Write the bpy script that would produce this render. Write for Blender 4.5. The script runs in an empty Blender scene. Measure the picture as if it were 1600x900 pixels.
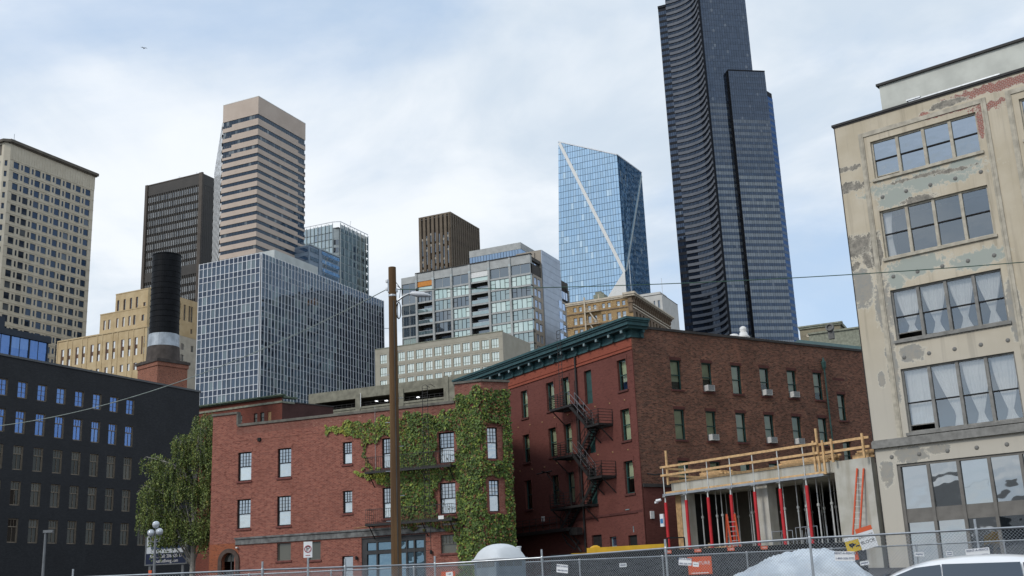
import bpy, math, random
from mathutils import Matrix, Vector
import numpy as np
R = math.radians
random.seed(7)
sc = bpy.context.scene
col = sc.collection

# ---------------------------------------------------------------- camera
cam_data = bpy.data.cameras.new('camera')
cam = bpy.data.objects.new('camera', cam_data)
col.objects.link(cam)
cam_data.sensor_width = 36.0
cam_data.lens = 39.77
cam_data.clip_start = 0.1
cam_data.clip_end = 9000
cam.matrix_world = Matrix(((0.99906, 0.04345, 0.0, 0.0),
                           (0.01135, -0.26100, -0.96527, 0.0),
                           (-0.04194, 0.96436, -0.26125, 1.5),
                           (0, 0, 0, 1)))
sc.camera = cam

# ---------------------------------------------------------------- sky, sun, exposure
SUN_AZ, SUN_EL = 222.0, 38.0          # yaw the light comes from (x axis = 0), elevation
world = bpy.data.worlds.new('World')
sc.world = world
world.use_nodes = True
wn = world.node_tree.nodes; wl = world.node_tree.links
wn.clear()
def wnode(t, **k):
    n = wn.new(t)
    for a, b in k.items(): setattr(n, a, b)
    return n
def wmath(op, a, b=None, clamp=False):
    n = wnode('ShaderNodeMath', operation=op); n.use_clamp = clamp
    for i, v in enumerate((a, b)):
        if v is None: continue
        if isinstance(v, (int, float)): n.inputs[i].default_value = v
        else: wl.new(v, n.inputs[i])
    return n.outputs[0]
sky = wnode('ShaderNodeTexSky', sky_type='NISHITA')
sky.sun_disc = False
sky.sun_elevation = R(SUN_EL)
sky.sun_rotation = R(90 - SUN_AZ)
sky.air_density = 1.0; sky.dust_density = 1.2; sky.ozone_density = 1.4
tc = wnode('ShaderNodeTexCoord')
sep = wnode('ShaderNodeSeparateXYZ'); wl.new(tc.outputs['Generated'], sep.inputs[0])
zc = wmath('ADD', wmath('MAXIMUM', sep.outputs['Z'], 0.0), 0.22)
cmb = wnode('ShaderNodeCombineXYZ')
wl.new(wmath('DIVIDE', sep.outputs['X'], zc), cmb.inputs['X'])
wl.new(wmath('DIVIDE', sep.outputs['Y'], zc), cmb.inputs['Y'])
def wnoise(scale, detail, rough, dist, off):
    mp = wnode('ShaderNodeMapping'); mp.inputs['Location'].default_value = off
    wl.new(cmb.outputs[0], mp.inputs['Vector'])
    n = wnode('ShaderNodeTexNoise')
    n.inputs['Scale'].default_value = scale; n.inputs['Detail'].default_value = detail
    n.inputs['Roughness'].default_value = rough; n.inputs['Distortion'].default_value = dist
    wl.new(mp.outputs[0], n.inputs['Vector'])
    return n.outputs['Fac']
n1 = wnoise(1.0, 8.0, 0.55, 0.6, (5.6, 3.5, 0.4))
n2 = wnoise(3.4, 6.0, 0.55, 0.2, (0.3, 5.7, 2.4))
cov = wmath('ADD', wmath('MULTIPLY', n1, 0.8), wmath('MULTIPLY', n2, 0.2))
ramp = wnode('ShaderNodeMapRange'); ramp.interpolation_type = 'SMOOTHSTEP'
ramp.inputs['From Min'].default_value = 0.33; ramp.inputs['From Max'].default_value = 0.54
ramp.inputs['To Min'].default_value = 0.38; ramp.inputs['To Max'].default_value = 0.97
wl.new(cov, ramp.inputs['Value'])
shade = wnode('ShaderNodeMapRange'); shade.interpolation_type = 'SMOOTHSTEP'
shade.inputs['From Min'].default_value = 0.36; shade.inputs['From Max'].default_value = 0.66
n3 = wnoise(2.0, 6.0, 0.55, 0.4, (7.9, 2.2, 1.4))
wl.new(n3, shade.inputs['Value'])
ccol = wnode('ShaderNodeMix', data_type='RGBA')
ccol.inputs['A'].default_value = (6.2, 7.1, 8.1, 1)
ccol.inputs['B'].default_value = (8.9, 9.3, 9.7, 1)
wl.new(shade.outputs[0], ccol.inputs['Factor'])
skyg = wnode('ShaderNodeMix', data_type='RGBA', blend_type='MULTIPLY')
skyg.inputs['Factor'].default_value = 1.0
skyg.inputs['B'].default_value = (1.5, 1.5, 1.5, 1)
wl.new(sky.outputs[0], skyg.inputs['A'])
mixc = wnode('ShaderNodeMix', data_type='RGBA')
wl.new(ramp.outputs[0], mixc.inputs['Factor'])
skyb = wnode('ShaderNodeMix', data_type='RGBA'); skyb.inputs['Factor'].default_value = .62
skyb.inputs['B'].default_value = (3.9, 6.0, 9.0, 1); wl.new(skyg.outputs['Result'], skyb.inputs['A'])
wl.new(skyb.outputs['Result'], mixc.inputs['A']); wl.new(ccol.outputs['Result'], mixc.inputs['B'])
bg = wnode('ShaderNodeBackground'); bg.inputs['Strength'].default_value = 0.10
wo = wnode('ShaderNodeOutputWorld')
wl.new(mixc.outputs['Result'], bg.inputs['Color']); wl.new(bg.outputs[0], wo.inputs['Surface'])

sun_data = bpy.data.lights.new('sun', 'SUN')
sun_data.energy = 1.5; sun_data.angle = R(12); sun_data.color = (1.0, 0.95, 0.88)
sun = bpy.data.objects.new('sun', sun_data); col.objects.link(sun)
_d = Vector((math.cos(R(SUN_AZ)) * math.cos(R(SUN_EL)), math.sin(R(SUN_AZ)) * math.cos(R(SUN_EL)), math.sin(R(SUN_EL))))
sun.rotation_euler = _d.to_track_quat('Z', 'Y').to_euler()
sun.location = (-60, -60, 120)

sc.view_settings.view_transform = 'Standard'
sc.view_settings.look = 'None'
sc.view_settings.exposure = 0.1
sc.view_settings.gamma = 1.0
sc.view_settings.use_curve_mapping = False
sc.cycles.max_bounces = 6
sc.cycles.transparent_max_bounces = 12

# ---------------------------------------------------------------- materials
MATS = {}
class NT:
    def __init__(s, name):
        s.m = bpy.data.materials.new(name); s.m.use_nodes = True
        s.n = s.m.node_tree.nodes; s.l = s.m.node_tree.links
        s.n.clear()
        s.out = s.n.new('ShaderNodeOutputMaterial')
        s.b = s.n.new('ShaderNodeBsdfPrincipled')
        s.l.new(s.b.outputs[0], s.out.inputs['Surface'])
        s.tc = s.n.new('ShaderNodeTexCoord')
        MATS[name] = s.m
    def link(s, v, sock):
        if isinstance(v, (int, float)): sock.default_value = v
        elif isinstance(v, tuple): sock.default_value = v if len(v) == 4 or sock.type == 'VECTOR' else (*v, 1)
        else: s.l.new(v, sock)
    def math(s, op, a, b=0.0, clamp=False):
        n = s.n.new('ShaderNodeMath'); n.operation = op; n.use_clamp = clamp
        s.link(a, n.inputs[0]); s.link(b, n.inputs[1]); return n.outputs[0]
    def noise(s, scale, detail=4, rough=.55, vec=None, dist=0.0, stretch=None, off=(0, 0, 0)):
        n = s.n.new('ShaderNodeTexNoise')
        n.inputs['Scale'].default_value = scale; n.inputs['Detail'].default_value = detail
        n.inputs['Roughness'].default_value = rough; n.inputs['Distortion'].default_value = dist
        mp = s.n.new('ShaderNodeMapping'); mp.inputs['Location'].default_value = off
        if stretch: mp.inputs['Scale'].default_value = stretch
        s.l.new(vec or s.tc.outputs['Object'], mp.inputs['Vector'])
        s.l.new(mp.outputs[0], n.inputs['Vector']); return n.outputs['Fac']
    def rng(s, v, a, b, c=0.0, d=1.0, smooth=True):
        n = s.n.new('ShaderNodeMapRange')
        if smooth: n.interpolation_type = 'SMOOTHSTEP'
        s.link(v, n.inputs['Value'])
        for k, x in zip(('From Min', 'From Max', 'To Min', 'To Max'), (a, b, c, d)): n.inputs[k].default_value = x
        return n.outputs[0]
    def mix(s, f, a, b, blend='MIX'):
        n = s.n.new('ShaderNodeMix'); n.data_type = 'RGBA'; n.blend_type = blend
        s.link(f, n.inputs['Factor']); s.link(a, n.inputs['A']); s.link(b, n.inputs['B'])
        return n.outputs['Result']
    def uz(s):
        """object x,z as a flat facade coordinate"""
        sp = s.n.new('ShaderNodeSeparateXYZ'); s.l.new(s.tc.outputs['Object'], sp.inputs[0])
        cb = s.n.new('ShaderNodeCombineXYZ')
        s.l.new(sp.outputs['X'], cb.inputs['X']); s.l.new(sp.outputs['Z'], cb.inputs['Y'])
        return cb.outputs[0], sp.outputs['X'], sp.outputs['Z']
    def bump(s, h, strength=.4, dist=.01):
        n = s.n.new('ShaderNodeBump'); n.inputs['Strength'].default_value = strength
        n.inputs['Distance'].default_value = dist
        s.l.new(h, n.inputs['Height']); s.l.new(n.outputs[0], s.b.inputs['Normal'])
    def set(s, color=None, rough=.8, spec=.3, metal=0.0):
        if color is not None: s.link(color, s.b.inputs['Base Color'])
        s.link(rough, s.b.inputs['Roughness'])
        s.b.inputs['Specular IOR Level'].default_value = spec
        s.b.inputs['Metallic'].default_value = metal
        return s.m
def sc3(c, k): return tuple(min(1, x * k) for x in c)
def plain(name, c, rough=.75, var=.25, scale=1.5, spec=.3, metal=0.0, streak=True, bump=0.0):
    t = NT(name)
    n = t.noise(scale, 5)
    c1 = t.mix(t.rng(n, .3, .7), sc3(c, 1 - var), sc3(c, 1 + var * .6))
    if streak:
        n2 = t.noise(scale * 1.6, 4, stretch=(1, 1, .12), off=(4, 9, 2))
        c1 = t.mix(t.rng(n2, .5, .8, 0, var * 1.3), c1, sc3(c, .45))
    if bump: t.bump(t.noise(scale * 8, 3), bump, .02)
    return t.set(c1, rough, spec, metal)
def bricks(name, c1, c2, mortar, var=.3, bw=.26, bh=.088, dark=(.06, .03, .025), pale=None, painted=0.0):
    t = NT(name)
    v, x, z = t.uz()
    b = t.n.new('ShaderNodeTexBrick')
    b.inputs['Scale'].default_value = 1.0
    b.inputs['Brick Width'].default_value = bw; b.inputs['Row Height'].default_value = bh
    b.inputs['Mortar Size'].default_value = .009; b.inputs['Mortar Smooth'].default_value = .3
    b.inputs['Bias'].default_value = 0.0
    t.link(c1, b.inputs['Color1']); t.link(c2, b.inputs['Color2']); t.link(mortar, b.inputs['Mortar'])
    t.l.new(v, b.inputs['Vector'])
    c = b.outputs['Color']
    # single odd bricks, coarse blotches, streaks
    n = t.noise(6.5, 3, .75, stretch=(.42, 1, 1.25))
    c = t.mix(t.rng(n, .52, .66, 0, .85), c, dark)
    n = t.noise(7.5, 3, .75, stretch=(.42, 1, 1.25), off=(11, 4, 7))
    c = t.mix(t.rng(n, .56, .70, 0, .7), c, pale or sc3(c2, 1.8))
    n = t.noise(.35, 5, .6, off=(2, 3, 5))
    c = t.mix(t.rng(n, .35, .7, 0, var), c, sc3(c1, .35))
    n = t.noise(.9, 4, .6, stretch=(1, 1, .15), off=(7, 1, 2))
    c = t.mix(t.rng(n, .55, .8, 0, var), c, sc3(c2, 1.5))
    if painted: c = t.mix(painted, c, c1)
    t.bump(b.outputs['Fac'], -.5, .012)
    return t.set(c, .9, .2)
def glass(name, dark=(.012, .017, .022), tint=(.8, .88, .95), refl=.35, rough=.02, wav=.0, wscale=.7, rnd=.5, alpha=0.0, blind=0.0, bcol=(.34, .34, .31)):
    """window glass: dark room behind (or see-through when alpha>0) with a sky reflection on top"""
    t = NT(name)
    t.n.remove(t.b)
    info = t.n.new('ShaderNodeObjectInfo')
    d = t.n.new('ShaderNodeBsdfDiffuse')
    geo = t.n.new('ShaderNodeNewGeometry')
    rand = t.math('FRACT', t.math('ADD', t.math('MULTIPLY', info.outputs['Random'], 7.3), geo.outputs['Random Per Island']))
    dc = t.mix(t.math('MULTIPLY', rand, rnd), dark, sc3(dark, 3.0))
    if blind:      # some rooms have blinds drawn behind the glass
        r2 = t.math('FRACT', t.math('MULTIPLY', rand, 13.7))
        dc = t.mix(t.math('MULTIPLY', t.math('LESS_THAN', r2, blind), t.rng(rand, 0, 1, .35, 1)), dc, bcol)
    t.link(dc, d.inputs['Color'])
    base = d.outputs[0]
    if alpha:
        tr = t.n.new('ShaderNodeBsdfTransparent'); mx = t.n.new('ShaderNodeMixShader')
        mx.inputs[0].default_value = alpha
        t.l.new(base, mx.inputs[1]); t.l.new(tr.outputs[0], mx.inputs[2]); base = mx.outputs[0]
    g = t.n.new('ShaderNodeBsdfGlossy'); g.inputs['Roughness'].default_value = rough
    t.link(tint, g.inputs['Color'])
    lw = t.n.new('ShaderNodeFresnel'); lw.inputs['IOR'].default_value = 1.5
    f = t.math('ADD', t.math('MULTIPLY', lw.outputs[0], 1 - refl), refl, True)
    if wav:
        bp = t.n.new('ShaderNodeBump'); bp.inputs['Strength'].default_value = wav; bp.inputs['Distance'].default_value = .1
        t.l.new(t.noise(wscale, 2, .5), bp.inputs['Height'])
        t.l.new(bp.outputs[0], g.inputs['Normal']); t.l.new(bp.outputs[0], lw.inputs['Normal'])
    mx = t.n.new('ShaderNodeMixShader')
    t.l.new(f, mx.inputs[0]); t.l.new(base, mx.inputs[1]); t.l.new(g.outputs[0], mx.inputs[2])
    t.l.new(mx.outputs[0], t.out.inputs['Surface'])
    return t.m

# ---------------------------------------------------------------- mesh helpers
class MB:
    def __init__(s): s.v = []; s.f = []; s.mi = []
    def face(s, pts, m=0):
        i = len(s.v); s.v += [tuple(p) for p in pts]; s.f.append(tuple(range(i, i + len(pts)))); s.mi.append(m); return s
    def box(s, x0, x1, y0, y1, z0, z1, m=0, skip=''):
        i = len(s.v)
        s.v += [(x, y, z) for z in (z0, z1) for y in (y0, y1) for x in (x0, x1)]
        for k, q in (('b', (0, 2, 3, 1)), ('t', (4, 5, 7, 6)), ('f', (0, 1, 5, 4)), ('k', (2, 6, 7, 3)), ('l', (0, 4, 6, 2)), ('r', (1, 3, 7, 5))):
            if k in skip: continue
            s.f.append(tuple(i + j for j in q)); s.mi.append(m)
        return s
    def obox(s, a, b, w, h, m=0, up=(0, 0, 1)):
        """bar of section w x h from a to b"""
        a = Vector(a); b = Vector(b); d = (b - a).normalized(); up = Vector(up)
        if abs(d.dot(up)) > .98: up = Vector((0, 1, 0))
        sx = d.cross(up).normalized() * w / 2; sy = sx.cross(d).normalized() * h / 2
        i = len(s.v)
        for p in (a, b):
            for k, l in ((-1, -1), (1, -1), (1, 1), (-1, 1)): s.v.append(tuple(p + sx * k + sy * l))
        for q in ((0, 3, 2, 1), (4, 5, 6, 7), (0, 1, 5, 4), (1, 2, 6, 5), (2, 3, 7, 6), (3, 0, 4, 7)):
            s.f.append(tuple(i + j for j in q)); s.mi.append(m)
        return s
    def tube(s, pts, rad, n=6, m=0, cap=True):
        pts = [Vector(p) for p in pts]
        if isinstance(rad, (int, float)): rad = [rad] * len(pts)
        i0 = len(s.v); px = None
        for k, p in enumerate(pts):
            d = (pts[min(k + 1, len(pts) - 1)] - pts[max(k - 1, 0)]).normalized()
            ref = Vector((0, 0, 1)) if abs(d.z) < .9 else Vector((1, 0, 0))
            ax = d.cross(ref).normalized() if px is None else (px - d * px.dot(d)).normalized()
            px = ax; ay = d.cross(ax)
            for j in range(n):
                t = 2 * math.pi * j / n
                s.v.append(tuple(p + (ax * math.cos(t) + ay * math.sin(t)) * rad[k]))
        for k in range(len(pts) - 1):
            for j in range(n):
                a = i0 + k * n + j; b = i0 + k * n + (j + 1) % n
                s.f.append((a, b, b + n, a + n)); s.mi.append(m)
        if cap:
            s.f.append(tuple(i0 + j for j in reversed(range(n)))); s.mi.append(m)
            e = i0 + (len(pts) - 1) * n
            s.f.append(tuple(e + j for j in range(n))); s.mi.append(m)
        return s
    def prism(s, poly, z0, z1, m=0):
        """vertical prism over an xy polygon (counter-clockwise)"""
        i = len(s.v); n = len(poly)
        s.v += [(x, y, z0) for x, y in poly] + [(x, y, z1) for x, y in poly]
        s.f.append(tuple(i + k for k in reversed(range(n)))); s.mi.append(m)
        s.f.append(tuple(i + n + k for k in range(n))); s.mi.append(m)
        for k in range(n):
            j = (k + 1) % n
            s.f.append((i + k, i + j, i + n + j, i + n + k)); s.mi.append(m)
        return s
    def lathe(s, prof, n=16, cx=0, cy=0, m=0):
        i = len(s.v)
        for r, z in prof:
            for j in range(n):
                t = 2 * math.pi * j / n
                s.v.append((cx + r * math.cos(t), cy + r * math.sin(t), z))
        for k in range(len(prof) - 1):
            for j in range(n):
                a = i + k * n + j; b = i + k * n + (j + 1) % n
                s.f.append((a, b, b + n, a + n)); s.mi.append(m)
        s.f.append(tuple(i + j for j in reversed(range(n)))); s.mi.append(m)
        e = i + (len(prof) - 1) * n
        s.f.append(tuple(e + j for j in range(n))); s.mi.append(m)
        return s
    def mesh(s, name, mats, smooth=False):
        me = bpy.data.meshes.new(name); me.from_pydata(s.v, [], s.f)
        if not isinstance(mats, (list, tuple)): mats = [mats]
        for x in mats: me.materials.append(MATS[x] if isinstance(x, str) else x)
        if len(mats) > 1: me.polygons.foreach_set('material_index', s.mi)
        if smooth: me.polygons.foreach_set('use_smooth', [True] * len(s.f))
        me.update(); return me
def add(name, me, parent=None, loc=(0, 0, 0), rz=0.0, rot=None):
    o = bpy.data.objects.new(name, me); col.objects.link(o)
    o.location = loc; o.rotation_euler = rot or (0, 0, rz)
    if parent is not None: o.parent = parent
    return o
def part(name, mb, mats, parent, loc=(0, 0, 0), rz=0.0, smooth=False):
    return add(name, mb.mesh(name, mats, smooth), parent, loc, rz)
def tag(o, label, cat=None, group=None, kind=None):
    o['label'] = label
    if cat: o['category'] = cat
    if group: o['group'] = group
    if kind: o['kind'] = kind
    return o
def thing(name, label, cat, loc=(0, 0, 0), yaw=0.0, group=None):
    return tag(add(name, None, None, loc, R(yaw)), label, cat, group)
def struct(name, mb, mats):
    o = part(name, mb, mats, None); o['kind'] = 'structure'; return o
def text_mesh(body, size, mat, name='lettering', align='CENTER', squeeze=1.0):
    """lettering lying in the x-z plane, facing -y"""
    cu = bpy.data.curves.new('t', 'FONT'); cu.body = body; cu.size = size
    cu.align_x = align; cu.align_y = 'CENTER'; cu.extrude = .002; cu.resolution_u = 2
    ob = bpy.data.objects.new('t', cu); col.objects.link(ob)
    me = bpy.data.meshes.new_from_object(ob)
    bpy.data.objects.remove(ob); bpy.data.curves.remove(cu)
    me.transform(Matrix.Rotation(R(90), 4, 'X') @ Matrix.Diagonal((squeeze, 1, 1, 1)))
    me.name = name; me.materials.clear(); me.materials.append(MATS[mat]); return me

class Face:
    """a facade of a thing: u along it (to the right seen from outside), d into the wall, z up"""
    def __init__(s, parent, ox=0.0, oy=0.0, rz=0.0):
        s.p = parent; s.o = (ox, oy); s.rz = R(rz); s.c = math.cos(s.rz); s.s = math.sin(s.rz)
    def at(s, u, d=0.0, z=0.0): return (s.o[0] + u * s.c - d * s.s, s.o[1] + u * s.s + d * s.c, z)
    def put(s, name, me, u=0.0, z=0.0, d=0.0): return add(name, me, s.p, s.at(u, d, z), s.rz)
    def part(s, name, mb, mats, u=0.0, z=0.0, d=0.0, smooth=False): return s.put(name, mb.mesh(name, mats, smooth), u, z, d)
    def wall(s, u0, u1, z0, z1, holes=(), depth=.25, mats='concrete', name='wall', hm=0, d=0.0):
        """wall skin with real openings (u0,u1,z0,z1) and reveals"""
        us = sorted({u0, u1, *[h[0] for h in holes], *[h[1] for h in holes]})
        zs = sorted({z0, z1, *[h[2] for h in holes], *[h[3] for h in holes]})
        us = [u for u in us if u0 <= u <= u1]; zs = [z for z in zs if z0 <= z <= z1]
        m = MB(); hs = list(holes)
        for i in range(len(us) - 1):
            um = (us[i] + us[i + 1]) / 2
            hh = [h for h in hs if h[0] < um < h[1]]
            run = None
            for j in range(len(zs) - 1):
                zm = (zs[j] + zs[j + 1]) / 2
                hole = any(h[2] < zm < h[3] for h in hh)
                if not hole: run = zs[j] if run is None else run
                if run is not None and (hole or j == len(zs) - 2):
                    e = zs[j] if hole else zs[j + 1]
                    m.face(((us[i], 0, run), (us[i + 1], 0, run), (us[i + 1], 0, e), (us[i], 0, e))); run = None
        for a, b, c, e in hs:
            m.face(((a, 0, c), (b, 0, c), (b, depth, c), (a, depth, c)), hm)
            m.face(((a, depth, e), (b, depth, e), (b, 0, e), (a, 0, e)), hm)
            m.face(((a, 0, c), (a, depth, c), (a, depth, e), (a, 0, e)), hm)
            m.face(((b, depth, c), (b, 0, c), (b, 0, e), (b, depth, e)), hm)
        return s.part(name, m, mats, d=d)
_cache = {}
def cached(key, fn):
    if key not in _cache: _cache[key] = fn()
    return _cache[key]
def panes_mesh(us, zs, tilt=.004, mat='glass', name='pane', seed=1, skip=None):
    """grid of separate panes, each very slightly out of true like real glazing"""
    rg = random.Random(seed); m = MB()
    for i in range(len(us) - 1):
        for j in range(len(zs) - 1):
            if skip and skip(i, j): continue
            a, b, c, d = us[i], us[i + 1], zs[j], zs[j + 1]
            p, q = rg.gauss(0, tilt) * (b - a), rg.gauss(0, tilt) * (d - c)
            m.face(((a, -p - q, c), (b, p - q, c), (b, p + q, d), (a, -p + q, d)))
    return m.mesh(name, mat)
def frange(a, b, n): return [a + (b - a) * i / n for i in range(n + 1)]
def shell(parent, w, d, z0, z1, mat, x1=0.0, y0=0.0, name='rear_wall'):
    """left, back walls and roof of a block whose front and right faces are built apart"""
    m = MB(); x0 = x1 - w; y1 = y0 + d
    m.face(((x0, y1, z0), (x0, y0, z0), (x0, y0, z1), (x0, y1, z1)))
    m.face(((x1, y1, z0), (x0, y1, z0), (x0, y1, z1), (x1, y1, z1)))
    part(name, m, mat, parent)
    r = MB(); r.box(x0 + .2, x1 - .2, y0 + .2, y1 - .2, z1 - 1.0, z1 - .7)
    return part('roof', r, 'roof_grey', parent)
# ---------------------------------------------------------------- shared materials
plain('roof_grey', (.16, .16, .155), .9)
plain('concrete', (.36, .345, .30), .85, .2, 1.2)
plain('black_iron', (.022, .021, .021), .6, .3, 3, spec=.4)
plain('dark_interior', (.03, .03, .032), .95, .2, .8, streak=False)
plain('galvanised', (.42, .44, .46), .38, .15, 4, metal=.85, streak=False)
plain('white_paint', (.72, .72, .70), .5, .08, 2)
plain('offwhite_cloth', (.80, .80, .77), .9, .08, 2, streak=False)
plain('black_matte', (.015, .015, .016), .8, .2, 2, streak=False)
plain('timber', (.46, .29, .14), .75, .3, 4, streak=False)
plain('timber_new', (.62, .40, .20), .7, .25, 5, streak=False)
glass('glass_house', refl=.40, wav=.14, wscale=1.1)
glass('glass_clear', dark=(.02, .025, .03), refl=.22, wav=.04, wscale=1.0, alpha=.86)
glass('glass_hotel', dark=(.02, .025, .022), refl=.05, wav=.04, alpha=.9, tint=(.75, .85, .85))
glass('glass_shop', dark=(.012, .016, .02), refl=.42, wav=.22, wscale=.55, tint=(.86, .9, .92))
glass('glass_sky', dark=(.03, .05, .09), refl=.5, tint=(.7, .82, 1), wav=.05)

# ---------------------------------------------------------------- ground
def ground_z(y):
    for (a, za), (b, zb) in zip(GP, GP[1:]):
        if y <= b: return za + (zb - za) * (y - a) / (b - a)
    return GP[-1][1]
GP = [(-400, 0), (10, 0), (23, .55), (34, .78), (75, 2.6), (130, 3.4), (6000, 3.4)]
t = NT('asphalt')
n = t.noise(.35, 6); n2 = t.noise(18, 4)
t.bump(n2, .3, .01)
t.set(t.mix(t.rng(n, .3, .7), (.035, .035, .036), (.07, .068, .065)), .9)
m = MB()
for (a, za), (b, zb) in zip(GP, GP[1:]): m.face(((-4000, a, za), (4000, a, za), (4000, b, zb), (-4000, b, zb)))
struct('ground', m, 'asphalt')

# ---------------------------------------------------------------- window builders
def window_frame(w, h, fw, dd, rail, mx=0, my=0, mat='black_matte', mw=.02, sash_gap=.035):
    """double-hung frame with optional muntin grid in the upper sash; origin at lower left, front at d=0"""
    def f():
        m = MB()
        m.box(0, fw, 0, dd, 0, h); m.box(w - fw, w, 0, dd, 0, h)
        m.box(fw, w - fw, 0, dd, h - fw, h); m.box(fw, w - fw, 0, dd, 0, fw)
        if rail: m.box(fw, w - fw, -.012, dd - .03, rail - fw * .4, rail + fw * .4)
        zt = h - fw; zb = (rail + fw * .4) if rail else fw
        for i in range(1, mx): x = fw + (w - 2 * fw) * i / mx; m.box(x - mw / 2, x + mw / 2, .008, dd - .035, zb, zt)
        for i in range(1, my): z = zb + (zt - zb) * i / my; m.box(fw, w - fw, .012, dd - .04, z - mw / 2, z + mw / 2)
        return m.mesh('window', mat)
    return cached(('wf', w, h, fw, dd, rail, mx, my, mat, mw), f)
def pane_mesh(w, h, mat, tilt=.003, seed=0):
    return cached(('pm', round(w, 3), round(h, 3), mat, seed), lambda: panes_mesh([0, w], [0, h], tilt, mat, 'pane', seed))
def curtain_mesh(w, h, style, mat='offwhite_cloth', seed=0):
    """gathered cloth: 'flat' hangs full width, 'tied' is pinched towards the bottom, 'side' is drawn aside"""
    def f():
        m = MB(); nu, nz = 28, 12; rg = random.Random(seed); ph = rg.random() * 6
        for j in range(nz + 1):
            t = j / nz
            if style == 'tied':
                pn_ = .74 + .04 * seed; k = 1 - .82 * min(1, t / pn_) ** (1.2 + .2 * seed) if t < pn_ else .18 + (t - pn_) * (1.4 + .4 * seed)
                c = .5 + (.03 * seed - .045)
            elif style == 'side':
                k = 1 - .75 * min(1, t / .8) ** 1.2 if t < .8 else .25 + (t - .8) * .6
                c = .5 + .42 * (1 - k)
            elif style == 'sideleft': k = .34 - .1 * math.sin(t * 3); c = k / 2
            else: k = 1; c = .5
            for i in range(nu + 1):
                s = i / nu
                m.v.append((w * (c + (s - .5) * k), .035 * math.sin(s * 46 + ph + t) + .012 * math.sin(s * 111 + 2 * t), h * (1 - t)))
        for j in range(nz):
            for i in range(nu):
                a = j * (nu + 1) + i; m.f.append((a + nu + 1, a + nu + 2, a + 1, a)); m.mi.append(0)
        return m.mesh('curtain', mat, True)
    return cached(('cu', round(w, 2), round(h, 2), style, mat, seed), f)
def dh_window(face, u0, u1, z0, z1, dep, fmat, gl, rail=.5, fw=.07, mx=0, my=0, curtain=None, cmat='offwhite_cloth', sill=None, rg=random):
    w, h = round(u1 - u0, 3), round(z1 - z0, 3); r = h * rail if rail else 0
    o = face.put('window', window_frame(w, h, fw, .12, r, mx, my, fmat), u0, z0, dep - .12)
    g = gl if isinstance(gl, (tuple, list)) else (gl, gl)
    if r:
        add('pane', pane_mesh(w - 2 * fw, h - fw - r, g[0], seed=rg.randrange(6)), o, (fw, .05, r))
        add('pane', pane_mesh(w - 2 * fw, r - fw, g[1], seed=rg.randrange(6)), o, (fw, .07, fw))
    else: add('pane', pane_mesh(w - 2 * fw, h - 2 * fw, g[0], seed=rg.randrange(6)), o, (fw, .06, fw))
    if curtain:
        k = rg.choice((1, 1, 1, 1, .72, .55))
        add('curtain', curtain_mesh(w - 2 * fw, (h - 2 * fw) * k, curtain, cmat, rg.randrange(5)), o, (fw, .20, fw + (h - 2 * fw) * (1 - k)))
    if sill: face.part('sill', MB().box(-.08, w + .08, -.09, dep - .12, -.14, -.005), sill, u0, z0)
    return o
def backing(face, u0, u1, z0, z1, d, mat='dark_interior', name='room_wall'):
    return face.part(name, MB().face(((u0, 0, z0), (u1, 0, z0), (u1, 0, z1), (u0, 0, z1))), mat, d=d)

def stud(face, u, z, r=.12, mat='grey_trim'):
    me = cached(('stud', r, mat), lambda: MB().lathe([(r, 0), (r * .85, .03), (r * .4, .065), (.004, .07)], 10).mesh('tie_plate', mat))
    o = face.put('tie_plate', me, u, z); o.rotation_euler = (R(90), 0, face.rz); return o

# ================================================================ peeling cream warehouse at the right
t = NT('peeling_paint')
v, X, Zc = t.uz()
nz = t.noise(1.1, 6, .62); nf = t.noise(3.2, 9, .78, off=(3, 1, 8))
cream = t.mix(t.rng(t.noise(.5, 4), .3, .7), (.50, .435, .325), (.58, .515, .405))
c = t.mix(t.rng(t.noise(1.4, 5, .6, stretch=(2.2, 1, .10), off=(2, 2, 2)), .50, .74, 0, .6), cream, (.30, .26, .20))
low = t.rng(Zc, 9, 17, 1, 0)
c = t.mix(t.math('MULTIPLY', low, .85), c, (.50, .47, .41))
def patch(c, cu, cz, ru, rz, colr, rag=.9, edge=.06):
    dx = t.math('DIVIDE', t.math('SUBTRACT', X, cu), ru); dz = t.math('DIVIDE', t.math('SUBTRACT', Zc, cz), rz)
    dd = t.math('SQRT', t.math('ADD', t.math('MULTIPLY', dx, dx), t.math('MULTIPLY', dz, dz)))
    dd = t.math('ADD', dd, t.math('MULTIPLY', t.math('SUBTRACT', nz, .5), rag * 2.2))
    dd = t.math('ADD', dd, t.math('MULTIPLY', t.math('SUBTRACT', nf, .5), .9 + rag * 2.6))
    c = t.mix(t.rng(dd, 1.10, 1.22, .7, 0), c, (.60, .56, .47))
    return t.mix(t.rng(dd, 1 - edge, 1 + edge, 1, 0), c, t.mix(t.rng(nf, .35, .65), colr, (.36, .33, .28)) if colr != br_out and colr in (dg, mg) else colr)
br_out = None; gg = (.37, .40, .36); dg = (.17, .16, .14); mg = (.30, .30, .28)
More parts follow.
